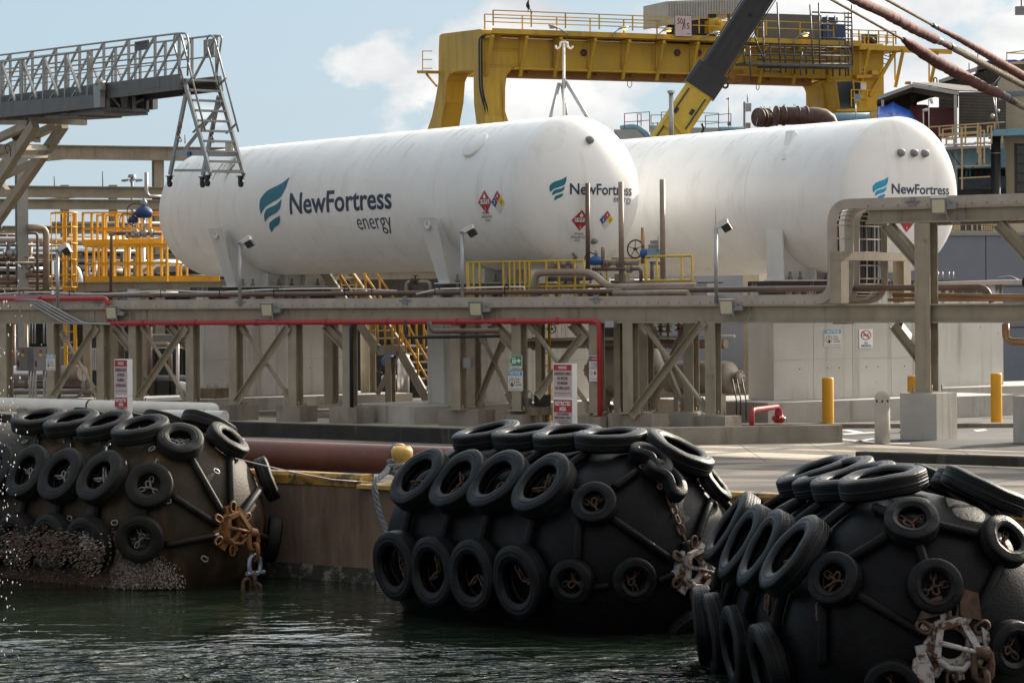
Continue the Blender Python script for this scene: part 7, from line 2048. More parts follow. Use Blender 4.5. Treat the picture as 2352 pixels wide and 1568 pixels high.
p = gn('A2', 345, 520, .2); mb = MB(); mb.box(p, (1.6, .8, .8), (GD, GI, UP)); mb.box(p + GD * .9 - UP * .2, (.9, .6, .5), (GD, GI, UP)); mb.cyl(p - GI * .5, p - GI * .45, .3, 12); mb.build('trolley', 'gantry_rust', cr)
mb = MB(); mb.tube(fillet([gn('A1', 1952, 550, .3), gn('A1', 1952, 585, .3), gn('A1', 1968, 600, .3), gn('A1', 1982, 585, .3), gn('A1', 1982, 550, .3)], .4, 4), .025, 5); mb.tube(fillet([gn('A2', 537, 580, .3), gn('A2', 537, 605, .3), gn('A2', 546, 617, .3), gn('A2', 556, 605, .3), gn('A2', 556, 580, .3)], .3, 4), .025, 5); mb.build('hanging_loop', 'lamp_grey', cr)
mb = MB()
for y in (372, 395, 430): mb.tube([gn('A2', 1390, y, .2), gn('A2', 1440, y + 15, .2), gn('A2', 1452, y - 25, .2)], .035, 5)
mb.build('loose_cable', 'boom_black', cr)
# machinery house and hoist on top
mb = MB(); hs = [gn('A2', x, y, .4) for x, y in ((A2x(2215), 165), (A2x(2222), -140), (440, -140), (440, 100), (420, 178))]
hb = [gn('A2', x, y, .2) for x, y in ((A2x(2215), 8), (500, -20), (470, 95), (205, 95), (200, 120), (A2x(2215), 172))]
mb.prism(hb, GI * 3.2)
for k in range(34):
    x = A2x(2219) + k * 18
    if x < 195: a, c = gn('A2', x, 10, .17), gn('A2', x, 118, .17)
    elif x < 460: a, c = gn('A2', x, 0, .17), gn('A2', x, 92, .17)
    else: continue
    mb.bar(a, c, .08, .05, up=GD)
mb.build('machine_house', 'corrugated_pale', cr)
mb = MB(); mb.box(gn('A2', 120, 190, .8), (3.0, 1, 2.2), (GD, GI, UP)); mb.build('hoist_frame', 'dark_gap', cr)
mb = MB(); mb.lathe([(-.6, 0), (-.6, .46), (-.5, .5), (.5, .5), (.6, .46), (.6, 0)], gn('A2', 235, 180, .2), GI, 20); mb.box(gn('A2', 280, 190, .2), (2.0, 1, .8), (GD, GI, UP)); mb.lathe([(-.7, 0), (-.7, .2), (.0, .2)], gn('A2', 235, 160, .1), GI, 16); mb.build('hoist', 'gantry_yellow', cr)
for x in (205, 345): mb = MB(); mb.bar(gn('A2', x, 95, .25), gn('A2', x, 250, .25), .12, .12, up=GD); mb.build('house_post', 'drum_rust', cr)
mb = MB(); mb.prism([gn('A2', x, y, .1) for x, y in ((598, 92), (972, 104), (978, 275), (600, 262))], GI * 1.6); mb.build('counterweight', 'counter', cr)
mb = MB(); mb.box(gn('A2', 1025, 235, .3), (1.0, .6, 1.3), (GD, GI, UP)); mb.box(gn('A2', 1090, 235, .3), (.9, .6, 1.3), (GD, GI, UP)); mb.box(gn('A2', 1040, 130, .3), (1.0, .3, .25), (GD, GI, UP)); mb.box(gn('A2', 1040, 145, .3), (1.0, .3, .2), (GD, GI, UP)); mb.build('electric_cabinet', 'blue_dark', cr)
mb = MB(); mb.box(gn('A2', 1310, 268, .3), (.9, .5, .6), (GD, GI, UP)); mb.cyl(gn('A2', 1290, 255, .1), gn('A2', 1330, 285, .1), .2, 10); mb.build('motor', 'boom_black', cr)
# scaffold round the right end of the girder
sc = thing('scaffold', 'grey tube scaffold hung on the right half of the gantry crane', 'scaffold', V(g0.x, g0.y, 0) + GD * 22)
d8 = lambda x, y, i=-1.9: GN.off(i)(*t('D8', x, y))
def tb(name, a, c, i=-1.9, r=.055):
    mb = MB(); mb.cyl(d8(*a, i), d8(*c, i), r, 6); mb.build(name, 'scaffold', sc)
for x0, y0, x1, y1, i in ((735, 30, 785, 990, -2.), (1175, 65, 1225, 995, -2.), (1293, 40, 1308, 880, -2.), (1735, 65, 1745, 890, -2.), (1645, 160, 1655, 1030, -1.4), (1690, 160, 1690, 1020, -1.2), (545, 300, 560, 980, -2.), (365, 620, 378, 1030, -2.2), (292, 660, 296, 860, -2.), (1510, 210, 1520, 420, -1.2), (1405, 210, 1408, 540, -1.), (1480, 770, 1482, 1030, -1.2), (1045, 790, 1048, 1015, -2.), (430, 490, 575, 850, -2.1), (1070, 700, 1040, 830, -2.)):
    tb('pole', (x0, y0), (x1, y1), i)
for x0, y0, x1, y1 in ((1200, 165, 1740, 183), (1300, 275, 1740, 298), (1310, 510, 1730, 522), (550, 612, 1740, 640), (560, 730, 1740, 755), (300, 740, 600, 745), (560, 955, 790, 965), (300, 860, 1750, 858), (1240, 915, 1310, 870), (1350, 330, 1740, 345), (1640, 235, 1740, 238), (1640, 400, 1740, 402)):
    tb('ledger', (x0, y0), (x1, y1))
for x0, y0, x1, y1, i in ((840, 560, 850, 980, -1.0), (960, 600, 968, 1000, -1.1), (1120, 600, 1128, 1000, -1.), (1400, 540, 1404, 1010, -1.), (1570, 560, 1575, 1020, -1.1), (640, 580, 648, 980, -1.)): tb('pole', (x0, y0), (x1, y1), i)
for y in (690, 800, 905): tb('ledger', (480, y), (1735, y + 18), -1.0)
mb = MB(); a, c = d8(320, 862, -2.2), d8(1745, 868, -2.2); c.z = a.z; mb.prism([a, c, c + GI * 1.4, a + GI * 1.4], UP * .14); mb.build('plank_deck', 'scaffold', sc)
mb = MB()
for k in range(9): mb.cyl(d8(1645, 300 + k * 75, -1.3), d8(1692, 300 + k * 75, -1.3), .03, 5)
mb.build('ladder_rungs', 'scaffold', sc)
# capacity board
SB = GN.off(-1.25)
board('capacity_sign', 'square pale board with load figures on the walkway of the yellow crane', SB, *t('A1', 2262, 108), *t('A2', 80, 250), -GI,
      [rect(0, 0, 1, 1, 'ink', 0), rect(.02, .02, .98, .98, 'sign_pink', 1), ('t', '50', .15, .58, .47, .85, 'ink', 2, .01), ('t', '15', .57, .36, .86, .64, 'ink', 2, .01), ('p', [(.42, .32), (.48, .32), (.62, .84), (.56, .84)], 'ink', 2), rect(.72, .13, .88, .16, 'ink', 2)], ['ink', 'sign_pink'], th=.05, back='lamp_grey')
# gooseneck lamps on the walkway
def goose(k, bx_, by_, hx, hy, lit, label):
    o = GN.off(-1.2)(*t(k, bx_, by_)); h = GN.off(-1.3)(*t(k, hx, hy)); tt = thing('gooseneck_lamp', label, 'lamp', o, 'gooseneck lamps on the crane walkway')
    sgn = 1 if hx > bx_ else -1
    mb = MB(); mb.tube(fillet([o, V(o.x, o.y, h.z - .35), h - GD * sgn * .2], .5, 4), .03, 6); mb.build('arm', 'lamp_grey', tt)
    mb = MB(); vs = MB(); vs.ball((0, 0, 0), 1, 14, 7); mb.add([h + GD * (x * .36) + GI * (y * .17) + UP * ((z * .14 if z > 0 else z * .05) + x * sgn * .08) for x, y, z in vs.v], vs.f, 0, True); mb.build('shade', 'galv', tt)
    vs = MB(); vs.ball((0, 0, 0), 1, 12, 6); mb = MB(); mb.add([h + GD * (x * .2 + sgn * .1) + GI * (y * .11) + UP * (z * .07 - .05) for x, y, z in vs.v], vs.f, 0, True); mb.build('bulb', 'lamp_lit' if lit else 'lens', tt)
    mb = MB(); mb.cyl(h + UP * .12, h + UP * .2, .035, 6); mb.build('photocell', 'lamp_grey', tt)
goose('A1', 1530, 245, 1432, 186, False, 'unlit grey lamp at the left end of the crane walkway, facing left')
goose('A1', 1838, 258, 1908, 194, True, 'lit orange lamp, second from the left on the crane walkway')
goose('A1', 2138, 270, 2208, 206, True, 'lit orange lamp just left of the square capacity board')
goose('A2', 142, 275, 240, 228, False, 'unlit pale lamp just right of the square capacity board')
goose('A2', 778, 300, 848, 238, True, 'lit orange lamp in front of the grey counterweight box')
# black bird on the rail
b = GF(*t('A1', 1259, 76)); b.z = zr + .02
mb = MB()
mb.tube([b + UP * .12 + GD * .12, b + UP * .16 + GD * .05, b + UP * .28, b + UP * .42 - GD * .02, b + UP * .55, b + UP * .64 + GD * .02, b + UP * .70 + GD * .02, b + UP * .72 + GD * .10, b + UP * .715 + GD * .17], [.02, .06, .12, .115, .07, .045, .05, .025, .006], 10)
mb.cyl(b + GI * .04, b + UP * .2 + GI * .04, .015, 5); mb.cyl(b - GI * .04, b + UP * .2 - GI * .04, .015, 5); mb.bar(b + GD * .13 + UP * .14, b + GD * .26 - UP * .12, .09, .02)
tag(mb.build('bird', 'black'), 'black long necked bird perched upright on the crane railing', 'bird')

# three legged sight stand with a curled pipe, behind the left tank
TP = PL(P(1297, 200, 82), (1, 0))
tp = lambda x, y, k=0.: TP.off(k)(*t('A1', x, y))
tt = thing('vent_stand', 'tall thin vent pipe with two curled ends on a three legged stand', 'vent stand', tp(1503, 900))
mb = MB(); mb.cyl(tp(1503, 1500), tp(1503, 292), .036, 12); mb.build('pipe', 'white_pipe', tt)
mb = MB(); mb.tube(fillet([tp(1445, 312), tp(1452, 335), tp(1478, 325), tp(1480, 290), tp(1503, 287), tp(1527, 290), tp(1530, 325), tp(1556, 335), tp(1563, 315)], .07, 5), .032, 10); mb.build('curled_outlet', 'white_pipe', tt)
for a, c, k in (((1470, 570), (1345, 1080), -.6), ((1515, 555), (1790, 1010), .3), ((1490, 570), (1560, 1100), 1.2)): mb = MB(); mb.cyl(tp(*a), tp(*c, k), .055, 10); mb.build('leg', 'galv', tt)
mb = MB(); mb.cyl(tp(1468, 577), tp(1510, 577), .04, 8); mb.lathe([(-.15, .06), (.15, .06)], tp(1503, 570), UP, 12); mb.build('collar', 'galv', tt)

# mobile crane boom leaning across
BP = PL(P(1600, 200, 100), (1, 0))
bp = lambda x, y, k=0.: BP.off(k)(*t('A2', x, y))
bt = thing('crane_boom', 'thick telescopic crane boom, yellow below and black above, leaning to the right', 'crane boom', bp(-270, 1200))
a, c, e = bp(-560, 1650), bp(168, 566), bp(1180, -986)
def boomsec(p, q, w_, h, name, mat, ch=.28, up=(0, -1, 0)):
    d, sd, u = frame(q - p, up); mb = MB()
    pr = [(-w_, -h * .7), (-w_ * .75, -h), (w_ * .75, -h), (w_, -h * .7), (w_, h * .5), (w_ * .8, h * .8), (-w_ * .8, h * .8), (-w_, h * .5)]
    mb.prism([p + sd * x + u * y for x, y in pr], q - p); return mb.build(name, mat, bt), d, sd, u
yb, d, sd, u = boomsec(a, c, .54, .5, 'lower_section', 'boom_yellow')
bb, _, _, _ = boomsec(c - d * .2, e, .46, .42, 'upper_section', 'boom_black')
boomsec(c - d * .35, c + d * .55, .62, .56, 'collar', 'boom_black')
for x_, y_ in ((-.30, .40), (.0, .40), (.30, .40), (.50, .1), (-.50, .1)):
    mb = MB(); mb.bar(c + d * .6 + sd * x_ + u * y_, e + sd * x_ + u * y_, .035, .035, up=u); mb.build('edge_strip', 'boom_black', bb)
mb = MB(); o = c + d * 2.9 + u * .42; mb.cyl(o - u * .02, o + u * .02, .09, 10); mb.build('pin_hole', 'dark_gap', bb)
mb = MB()
for x in (.56, -.56): mb.bar(a + sd * x * .62 + u * .42, c + sd * x * .62 + u * .42 - d * .5, .05, .03, up=u)
mb.bar(a + sd * .1 + u * .42, c - d * 3.2 + sd * .1 + u * .42, .03, .04, up=u)
mb.build('weld_line', 'boom_black', yb)
mb = MB(); o = c - d * 1.75 + u * .46; mb.bar(o - sd * .1, o + sd * .75 - d * .28, .2, .12, up=u); mb.box(o + sd * .68 - d * .3, (.35, .3, .3), (d, sd, u)); mb.box(o - sd * .28 - d * .2, (.3, .22, .06), (d, sd, u)); mb.build('lock_bracket', 'boom_yellow', yb)
mb = MB()
for k, (x, y) in enumerate(((-.3, -1.4), (.2, -1.15), (-.02, -2.9), (.25, -3.2), (-.2, -4.4), (.3, -5.2))): mb.box(c + d * y + sd * x + u * .42, (.22, .14, .02), (d, sd, u))
mb.build('chipped_marking', 'boom_black', yb)
mb = MB(); o = c - d * 1.55 + sd * .72; mb.tube([o + d * .3, o + sd * .15 + d * .2, o + sd * .2 - d * .05, o + sd * .08 - d * .15], .05, 8); mb.build('hook', 'boom_black', yb)
mb = MB(); mb.cyl(bp(A2x(2238), 1000, -2), bp(A2x(2236), 640, -2), .08, 8); mb.lathe([(0, .12), (.1, .14), (.1, 0)], bp(A2x(2236), 640, -2), UP, 12); tag(mb.build('exhaust_pipe', 'galv'), 'slim grey upright pipe with a cap in front of the yellow boom', 'pipe')
# ================================================================== sheds, dock and buildings at the right
BGD = V(.97, -.12, 0).normalized(); BGI = V(.12, .97, 0).normalized()
BG = PL(P(2100, 300, 160), (BGD.x, BGD.y))
bg = lambda k, x, y, i=0.: BG.off(i)(*t(k, x, y)) if i else BG(*t(k, x, y))
def pr(k, pts, i, d, mb=None):
    mb = mb or MB(); mb.prism([bg(k, x, y, i) for x, y in pts], BGI * d); return mb
def low(p, z=0.): return V(p.x, p.y, z)
# open fronted shed with a gable roof
sh = thing('shed', 'rusty open fronted shed with a gabled roof and corrugated side wall', 'shed', low(bg('E1', 600, 900)))
def roof_slab(k, pts, i, d, rise=0., name='roof', par=None, mat='roof_dark', th=.25):
    a = [bg(k, x, y, i) for x, y in pts]
    mb = MB(); mb.prism(a + [p - UP * th for p in reversed(a)], BGI * d); return mb.build(name, mat, par)
rf = MB(); ap = bg('E1', 485, 645); le = bg('E1', -50, 840); re_ = bg('E1', 1190, 765)
for a, c in ((le, ap), (ap, re_)):
    rf.prism([a, c, c - UP * .1, a - UP * .1], BGI * 6)
rf.build('roof', 'roof_dark', sh)
mb = MB()
for a, c in ((le, ap), (ap, re_)): mb.prism([a - BGI * .06, c - BGI * .06, c - UP * .2 - BGI * .06, a - UP * .2 - BGI * .06], BGI * .12)
mb.build('barge_board', 'corrugated_pale', sh)
mb = MB(); b0 = le + BGI * 5.8; b1 = ap + BGI * 5.8
mb.prism([bg('E1', x, y, 5.8) for x, y in ((-50, 870), (485, 668), (1190, 795), (1190, 832), (880, 832), (560, 930), (540, 1010), (540, 1300), (-50, 1300))], BGI * .1); mb.build('rear_wall', 'dark_gap', sh)  # near-black sheet: the shade under the roof is put into its colour
for p in (le + BGD * .3, re_ - BGD * .2): mb = MB(); mb.bar(low(p), p - UP * .2, .16, .16, up=BGI); mb.build('column', 'corrugated_pale', sh)
mb = MB(); mb.lathe([(0, .17), (-.15, .16), (-.2, .12), (-.5, .08), (-.5, 0)], bg('E1', 495, 830, 2.5), UP, 14); mb.build('roof_vent', 'dark_gap', sh)
def corr(k, pts, i, name, par, mat='corrugated'):
    """a sheet of corrugated iron with horizontal ribs"""
    a = [bg(k, x, y, i) for x, y in pts]; mb = MB(); mb.prism(a, BGI * .08, 1)  # backing is near black, so groove shade between the ribs is painted in
    z0 = min(p.z for p in a); z1 = max(p.z for p in a); l_ = min(a, key=lambda p: p.x); r_ = max(a, key=lambda p: p.x)
    z = z0 + .04
    while z < z1 - .04: mb.bar(V(l_.x, l_.y, z) - BGI * .03 + BGD * .02, V(r_.x, r_.y, z) - BGI * .03 - BGD * .02, .035, .04); z += .085
    return mb.build(name, [mat, 'dark_gap'], par)
corr('E1', [(1190, 775), (1905, 775), (1905, 1460), (1190, 1460)], .2, 'side_wall', sh)
rp_ = [bg('E1', 485, 645), bg('E1', 1190, 768), bg('E1', 1920, 790, 1.), bg('E1', 1720, 735, 6.), bg('E1', 860, 648, 7.)]
mb = MB(); mb.prism([p + UP * .02 for p in rp_], UP * .05); mb.build('roof_slope', 'roof_dark', sh)
mb = MB(); mb.bar(bg('E1', 340, 745, .5), bg('E1', 500, 745, .5), .15, .15); mb.build('beam', 'drum_rust', sh)
# second shed behind
s2 = thing('shed', 'taller dark shed roof rising behind the gabled one, blue sheeting along its ridge', 'shed', low(bg('E1', 1300, 700, 12)))
for pts, mat, nm in (([(880, 590), (1190, 515), (1560, 370), (1700, 310), (2300, 300), (2300, 480), (1880, 600), (1640, 640), (1500, 700), (890, 640)], 'roof_dark', 'roof'),):
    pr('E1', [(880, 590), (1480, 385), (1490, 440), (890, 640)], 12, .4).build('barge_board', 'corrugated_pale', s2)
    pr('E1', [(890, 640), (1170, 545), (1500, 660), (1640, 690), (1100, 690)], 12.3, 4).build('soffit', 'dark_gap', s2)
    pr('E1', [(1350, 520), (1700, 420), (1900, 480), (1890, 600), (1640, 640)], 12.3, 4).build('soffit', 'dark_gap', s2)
    pr('E1', [(1490, 370), (1700, 300), (2400, 310), (2400, 480), (1900, 470), (1700, 400), (1490, 440)], 12.8, 5).build('roof', 'roof_dark', s2)
    pr('E1', [(1600, 310), (1640, 290), (1760, 275), (1900, 285), (2040, 280), (2110, 295), (2180, 265), (2500, 260), (2500, 320), (1760, 335)], 12.6, 3).build('blue_sheet', 'tarp', s2)
corr('E1', [(885, 800), (1180, 800), (1180, 1010), (885, 1010)], 10, 'wall', s2)
mb = MB(); mb.bar(bg('E1', 905, 600, 12), low(bg('E1', 905, 1200, 12)), .15, .15, up=BGI); mb.build('column', 'corrugated_pale', s2)
for x, y0, y1 in ((1345, 330, 440), (1478, 190, 480), (1585, 440, 600), (1708, 460, 590)): mb = MB(); mb.cyl(bg('E1', x, y1, 11.9), bg('E1', x, y0, 11.9), .03, 6); mb.build('pole', 'dark_gap', s2)
mb = MB(); mb.tube(fillet([bg('E1', 805, 650, 11), bg('E1', 810, 570, 11), bg('E1', 832, 548, 11), bg('E1', 855, 570, 11), bg('E1', 858, 650, 11)], .3, 4), .04, 6); mb.build('hoop', 'dark_gap', s2)
# beige building
bb_ = thing('building', 'beige concrete building with a blue band cut by the right edge of the view', 'building', low(bg('E1', 2000, 900, 3)))
pr('E1', [(1880, 470), (2700, 470), (2700, 1330), (1890, 1330)], 3, 8).build('upper_wall', 'wall_beige', bb_)
pr('E1', [(1878, 770), (2700, 735), (2700, 800), (1878, 835)], 2.9, .2).build('band', 'wall_blue', bb_)
cz = [(1585, 130), (1750, 130), (1750, 330), (1730, 360), (1730, 1250), (1590, 1250)]
a = [bg('E2', x, y, 1.5) for x, y in ((1585, 150), (1735, 150))]
mb = MB(); mb.prism([low(a[0]), low(a[1]), a[1], a[0]], BGI * 8); mb.build('lower_wall', 'wall_beige', bb_)
mb = MB(); a = [bg('E2', x, y, 1.6) for x, y in ((1735, 150), (2600, 150), (2600, 345), (1735, 345))]; mb.prism(a, BGI * 6); mb.build('lintel', 'wall_beige', bb_)
wf = MB(); wf.prism([bg('E2', x, y, 1.8) for x, y in ((1735, 345), (2600, 345), (2600, 1250), (1735, 1250))], BGI * .2); fr_ = wf.build('window_frame', 'counter', bb_)
for k in range(5): mb = MB(); y0 = 385 + k * 165; mb.prism([bg('E2', x, y, 1.75) for x, y in ((1790, y0), (2600, y0), (2600, y0 + 145), (1790, y0 + 145))], BGI * .04); mb.build('pane', 'glass_dark', fr_)
cn = MB(); cn.prism([bg('E2', x, y, -1.2) for x, y in ((1330, 150), (2700, 60), (2700, 165), (1330, 215))], BGI * 3); cn.prism([bg('E2', x, y, -1.) for x, y in ((1380, 105), (2700, 20), (2700, 70), (1350, 150))], BGI * 3); cn.prism([bg('E2', x, y, -1.1) for x, y in ((1140, 180), (1335, 165), (1335, 205), (1150, 212))], BGI * .4)
tag(cn.build('canopy', 'dock_blue'), 'weathered blue grey canopy edge sticking out of the beige building', 'canopy')
cp_ = MB(); p = bg('E2', 1415, 200, -.6); cp_.cyl(low(p), p, .27, 20)
bp_ = tag(cp_.build('black_column', 'black'), 'thick black pipe column standing under the blue grey canopy', 'column')
mb = MB(); o = bg('E2', 1415, 517, -.6); mb.lathe([(-.02, .27), (-.02, .28), (.02, .28), (.02, .27)], V(p.x, p.y, o.z), UP, 20); mb.build('band', 'galv', bp_)
# cream catwalks
def catwalk(label, k, i, posts, rails):
    tt = thing('catwalk_railing', label, 'railing', low(bg(k, posts[0][0], posts[0][1], i), 3), 'cream railings of the dock walkways')
    for x, y0, y1 in posts: mb = MB(); mb.bar(bg(k, x, y1, i), bg(k, x, y0, i), .09, .09, up=BGD); mb.build('post', 'rail_cream', tt)
    for x0, y0, x1, y1 in rails: mb = MB(); mb.bar(bg(k, x0, y0, i), bg(k, x1, y1, i), .07, .07); mb.build('rail', 'rail_cream', tt)
catwalk('long cream rail along the top walkway in front of the red tank', 'E1', -2, [(895, 1310, 1440), (1095, 1270, 1500), (1290, 1280, 1560), (1480, 1240, 1560), (1735, 1230, 1340)], [(740, 1305, 1480, 1255), (1480, 1255, 1890, 1228), (880, 1440, 1480, 1395), (900, 1415, 1470, 1375)])
catwalk('nearer cream rail frame with a small gate left of the black column', 'E1', -4, [(945, 1340, 1480), (1225, 1310, 1560), (1475, 1290, 1700), (1515, 1290, 1490), (1000, 1490, 1568), (1115, 1490, 1568)], [(935, 1340, 1225, 1310), (1225, 1315, 1525, 1295), (940, 1475, 1480, 1450), (985, 1492, 1120, 1490)])
catwalk('tall cream posts and rails right beside the black column', 'E2', -3, [(825, 60, 1150), (1150, 50, 720), (1215, 120, 700), (1275, 50, 160), (1340, 30, 350), (1530, 220, 330), (1125, 400, 720)], [(720, 750, 1320, 728), (780, 955, 1320, 925), (1160, 130, 1220, 115), (1260, 45, 1370, 45), (1260, 225, 1320, 225)])
# blue dock side
dk = thing('dock', 'light blue steel side of a dock seen between the right tank and the black column', 'dock', low(bg('E2', 900, 900, 1)))
pr('E2', [(560, 440), (1600, 440), (1600, 760), (560, 790)], 0, 3).build('blue_plate', 'dock_blue', dk)
pr('E2', [(540, 400), (1330, 380), (1330, 420), (540, 450)], -1.2, 4).build('deck_edge', 'galv', dk)
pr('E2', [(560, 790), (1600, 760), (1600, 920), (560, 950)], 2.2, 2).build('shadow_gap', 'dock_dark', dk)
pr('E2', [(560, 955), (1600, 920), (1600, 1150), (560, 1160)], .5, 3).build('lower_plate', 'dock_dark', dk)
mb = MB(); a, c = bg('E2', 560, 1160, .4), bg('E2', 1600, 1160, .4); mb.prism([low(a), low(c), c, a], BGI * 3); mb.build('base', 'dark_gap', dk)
for x in (905, 965, 1060, 1160, 1290): mb = MB(); mb.cyl(bg('E2', x, 930, 1.6), bg('E2', x, 790, 1.6), .07, 8); mb.build('pipe', 'dock_blue' if x < 1000 else 'drum_rust', dk)
mb = MB(); mb.tube(fillet([bg('E2', 620, 480, -1.5), bg('E2', 760, 700, -1.5), bg('E2', 930, 820, -1.5), bg('E2', 1060, 740, -1.5), bg('E2', 1210, 560, -1.5), bg('E2', 1220, 480, -1.5)], 1., 5), .028, 6)
tag(mb.build('hanging_hose', 'black'), 'black hose hanging in a loop in front of the blue dock side', 'hose')
mb = MB(); RN2 = random.Random(3)
for i in range(26):
    x = 560 + i * 30; vs = MB(); vs.ball((0, 0, 0), 1, 8, 5); o = bg('E2', x, 372 - (x - 560) * .055 + RN2.uniform(-8, 8), -1.4)
    mb.add([o + V(a * RN2.uniform(.08, .18), b * .2, c * RN2.uniform(.03, .08)) for a, b, c in vs.v], vs.f, 0, True)
tag(mb.build('white_sheeting', 'white_paint'), 'crumpled white sheeting lying along the edge of the dock deck', 'sheeting')
# red tank and blue tarpaulin
mb = MB(); o = bg('E1', 592, 970, 2.4); mb.lathe([(-4, .54), (-.12, .54), (-.04, .5), (0, .4), (.01, 0)], o, UP, 32); a = bg('E1', 735, 1005, 2), bg('E1', 1165, 1005, 2), bg('E1', 1165, 1400, 2), bg('E1', 735, 1500, 2); mb.prism(a, BGI * 2)
tag(mb.build('red_tank', 'oxide_red'), 'dark red tank standing in the mouth of the rusty shed', 'tank')
mb = MB()
tpn = [(-40, 1000), (0, 985), (60, 990), (130, 955), (195, 920), (240, 960), (330, 1000), (440, 1050), (480, 1100), (560, 1220)]
for j, (i0, i1, f0, f1) in enumerate(((-2.5, -1.4, 0, .55), (-1.4, .0, .55, 1), (0, 1.5, 1, .6))):
    A_ = []; B_ = []
    for k, (x, y) in enumerate(tpn):
        w_ = (14 if k % 2 else -10)
        A_.append(bg('E1', x + w_ * .5, 1260 - (1260 - y) * f0, i0)); B_.append(bg('E1', x, 1260 - (1260 - y) * f1 + w_ * (.4 if f1 < 1 else 0), i1))
    n_ = len(tpn); mb.add(A_ + B_, [(i, i + 1, n_ + i + 1, n_ + i) for i in range(n_ - 1)], 0, False)
tag(mb.build('tarpaulin', 'tarp'), 'bright blue tarpaulin draped over a heap in front of the red tank', 'tarpaulin')
# rusty drums and the blue pipes
DP = BG.off(-6)
dp = lambda x, y, i=0.: DP.off(i)(*t('E4', x, y)) if i else DP(*t('E4', x, y))
def drum(label, x0, x1, y, r, bend, i):
    o, e = dp(x0, y, i), dp(x1, y, i); e.z = o.z; e = e + BGI * .8; d = (e - o).normalized(); ln = (e - o).length
    tt = thing('drum', label, 'pipe section', low(o)); mb = MB()
    mb.tube([o, e] + ([e + d * .35 - UP * .06, e + d * .62 - UP * .25, e + d * .78 - UP * .6, e + d * .82 - UP * 1.2] if bend else []), r, 24); mb.build('shell', 'drum_rust', tt)
    mb = MB(); ks = (0.0, .22, .62) if not bend else (.0, .18, .52, .72)
    for k in ks: mb.lathe([(ln * k - .03, r), (ln * k - .03, r * 1.14), (ln * k + .05, r * 1.14), (ln * k + .05, r)], o, d, 24)
    mb.build('flange', 'drum_rust', tt)
    mb = MB(); mb.lathe([(-.04, 0), (-.04, r * 1.0), (-.0, r)], o, d, 24); mb.build('end_plate', 'drum_rust', tt)
    mb = MB()
    for k in (.2, .45, .85):
        p = o + d * ln * k + UP * r * 1.12; mb.tube([p - d * .04, p - d * .04 + UP * .08, p + d * .04 + UP * .08, p + d * .04], .015, 5)
    mb.build('lifting_lug', 'drum_rust', tt)
    return tt
drum('left rusty flanged drum section with a bar leaning on its face', 232, 400, 435, .47, False, 1)
drum('longer rusty flanged drum ending in a downward bend', 455, 960, 415, .49, True, 0)
mb = MB(); mb.bar(dp(205, 540, 1), dp(262, 295, 1), .07, .03); tag(mb.build('leaning_bar', 'galv'), 'grey flat bar leaning against the left rusty drum', 'bar')
mb = MB(); a, c = dp(1090, 445, 3), dp(1620, 440, 3); c.z = a.z; mb.cyl(a, c, .28, 20); tag(mb.build('blue_pipe', 'dock_blue'), 'fat faded blue pipe lying behind the right tank below the crane cab', 'pipe')
# dock edge, rails and boxes behind the boom
DE = BG.off(-10)
de = lambda x, y, i=0.: DE.off(i)(*t('E3', x, y)) if i else DE(*t('E3', x, y))
mb = MB(); mb.prism([de(x, y) for x, y in ((600, 470), (1760, 480), (1760, 700), (600, 700))], BGI * 2); tag(mb.build('deck_wall', 'corrugated_pale'), 'pale grey wall of the deck seen under the crane boom', 'deck wall')
mb = MB(); mb.prism([de(x, y, -.5) for x, y in ((150, 500), (420, 498), (540, 600), (600, 700), (150, 700))], BGI * 2); tag(mb.build('machine_cover', 'corrugated_pale'), 'grey stained machine cover behind the left tank end', 'cover')
mb = MB(); mb.tube(fillet([de(230, 490, .3), de(330, 470, .3), de(420, 468, .3), de(500, 510, .3), de(560, 580, .3), de(590, 700, .3)], .8, 5), .17, 14); tag(mb.build('blue_duct', 'dock_blue'), 'curved blue duct between the two tanks', 'duct')
mb = MB(); mb.cyl(de(1450, 500, -.3), de(1770, 495, -.3), .14, 14); mb.cyl(de(600, 490, 2.5), de(720, 480, 2.5), .18, 14); tag(mb.build('blue_pipe', 'dock_blue'), 'low blue pipe on the deck beside the grey instrument box', 'pipe')
def drail(label, posts, rails, i=0.):
    tt = thing('deck_railing', label, 'railing', low(de(posts[0][0], 600), 5), 'thin dark railings on the deck')
    for x, y0, y1 in posts: mb = MB(); mb.bar(de(x, y1, i), de(x, y0, i), .045, .045, up=BGD); mb.build('post', 'pipe_brown', tt)
    for x0, y0, x1, y1 in rails: mb = MB(); mb.bar(de(x0, y0, i), de(x1, y1, i), .035, .035); mb.build('rail', 'pipe_brown', tt)
drail('thin dark railing with a small inner frame left of the boom', [(280, 300, 490), (442, 305, 460), (487, 305, 460), (592, 278, 530)], [(275, 302, 595, 280), (280, 408, 592, 384), (440, 307, 490, 307), (440, 407, 490, 407)])
drail('thin dark railing partly hidden by the foot of the boom', [(610, 318, 540), (738, 282, 420), (635, 410, 470), (688, 405, 470)], [(605, 320, 800, 320), (735, 284, 830, 284), (610, 424, 720, 420)], 1.)
drail('thin dark railing right of the boom', [(1285, 325, 480), (1450, 298, 540), (1603, 305, 520)], [(1230, 294, 1455, 300), (1280, 330, 1455, 310), (1455, 315, 1605, 302), (1170, 398, 1450, 402), (1285, 432, 1450, 415), (1450, 415, 1600, 405)])
ib = thing('instrument_box', 'grey post with a square box and a short aerial left of the drums', 'instrument box', low(de(1770, 500), 5))
mb = MB(); mb.bar(de(1770, 520), de(1770, 155), .11, .11, up=BGD); mb.build('post', 'lamp_grey', ib)
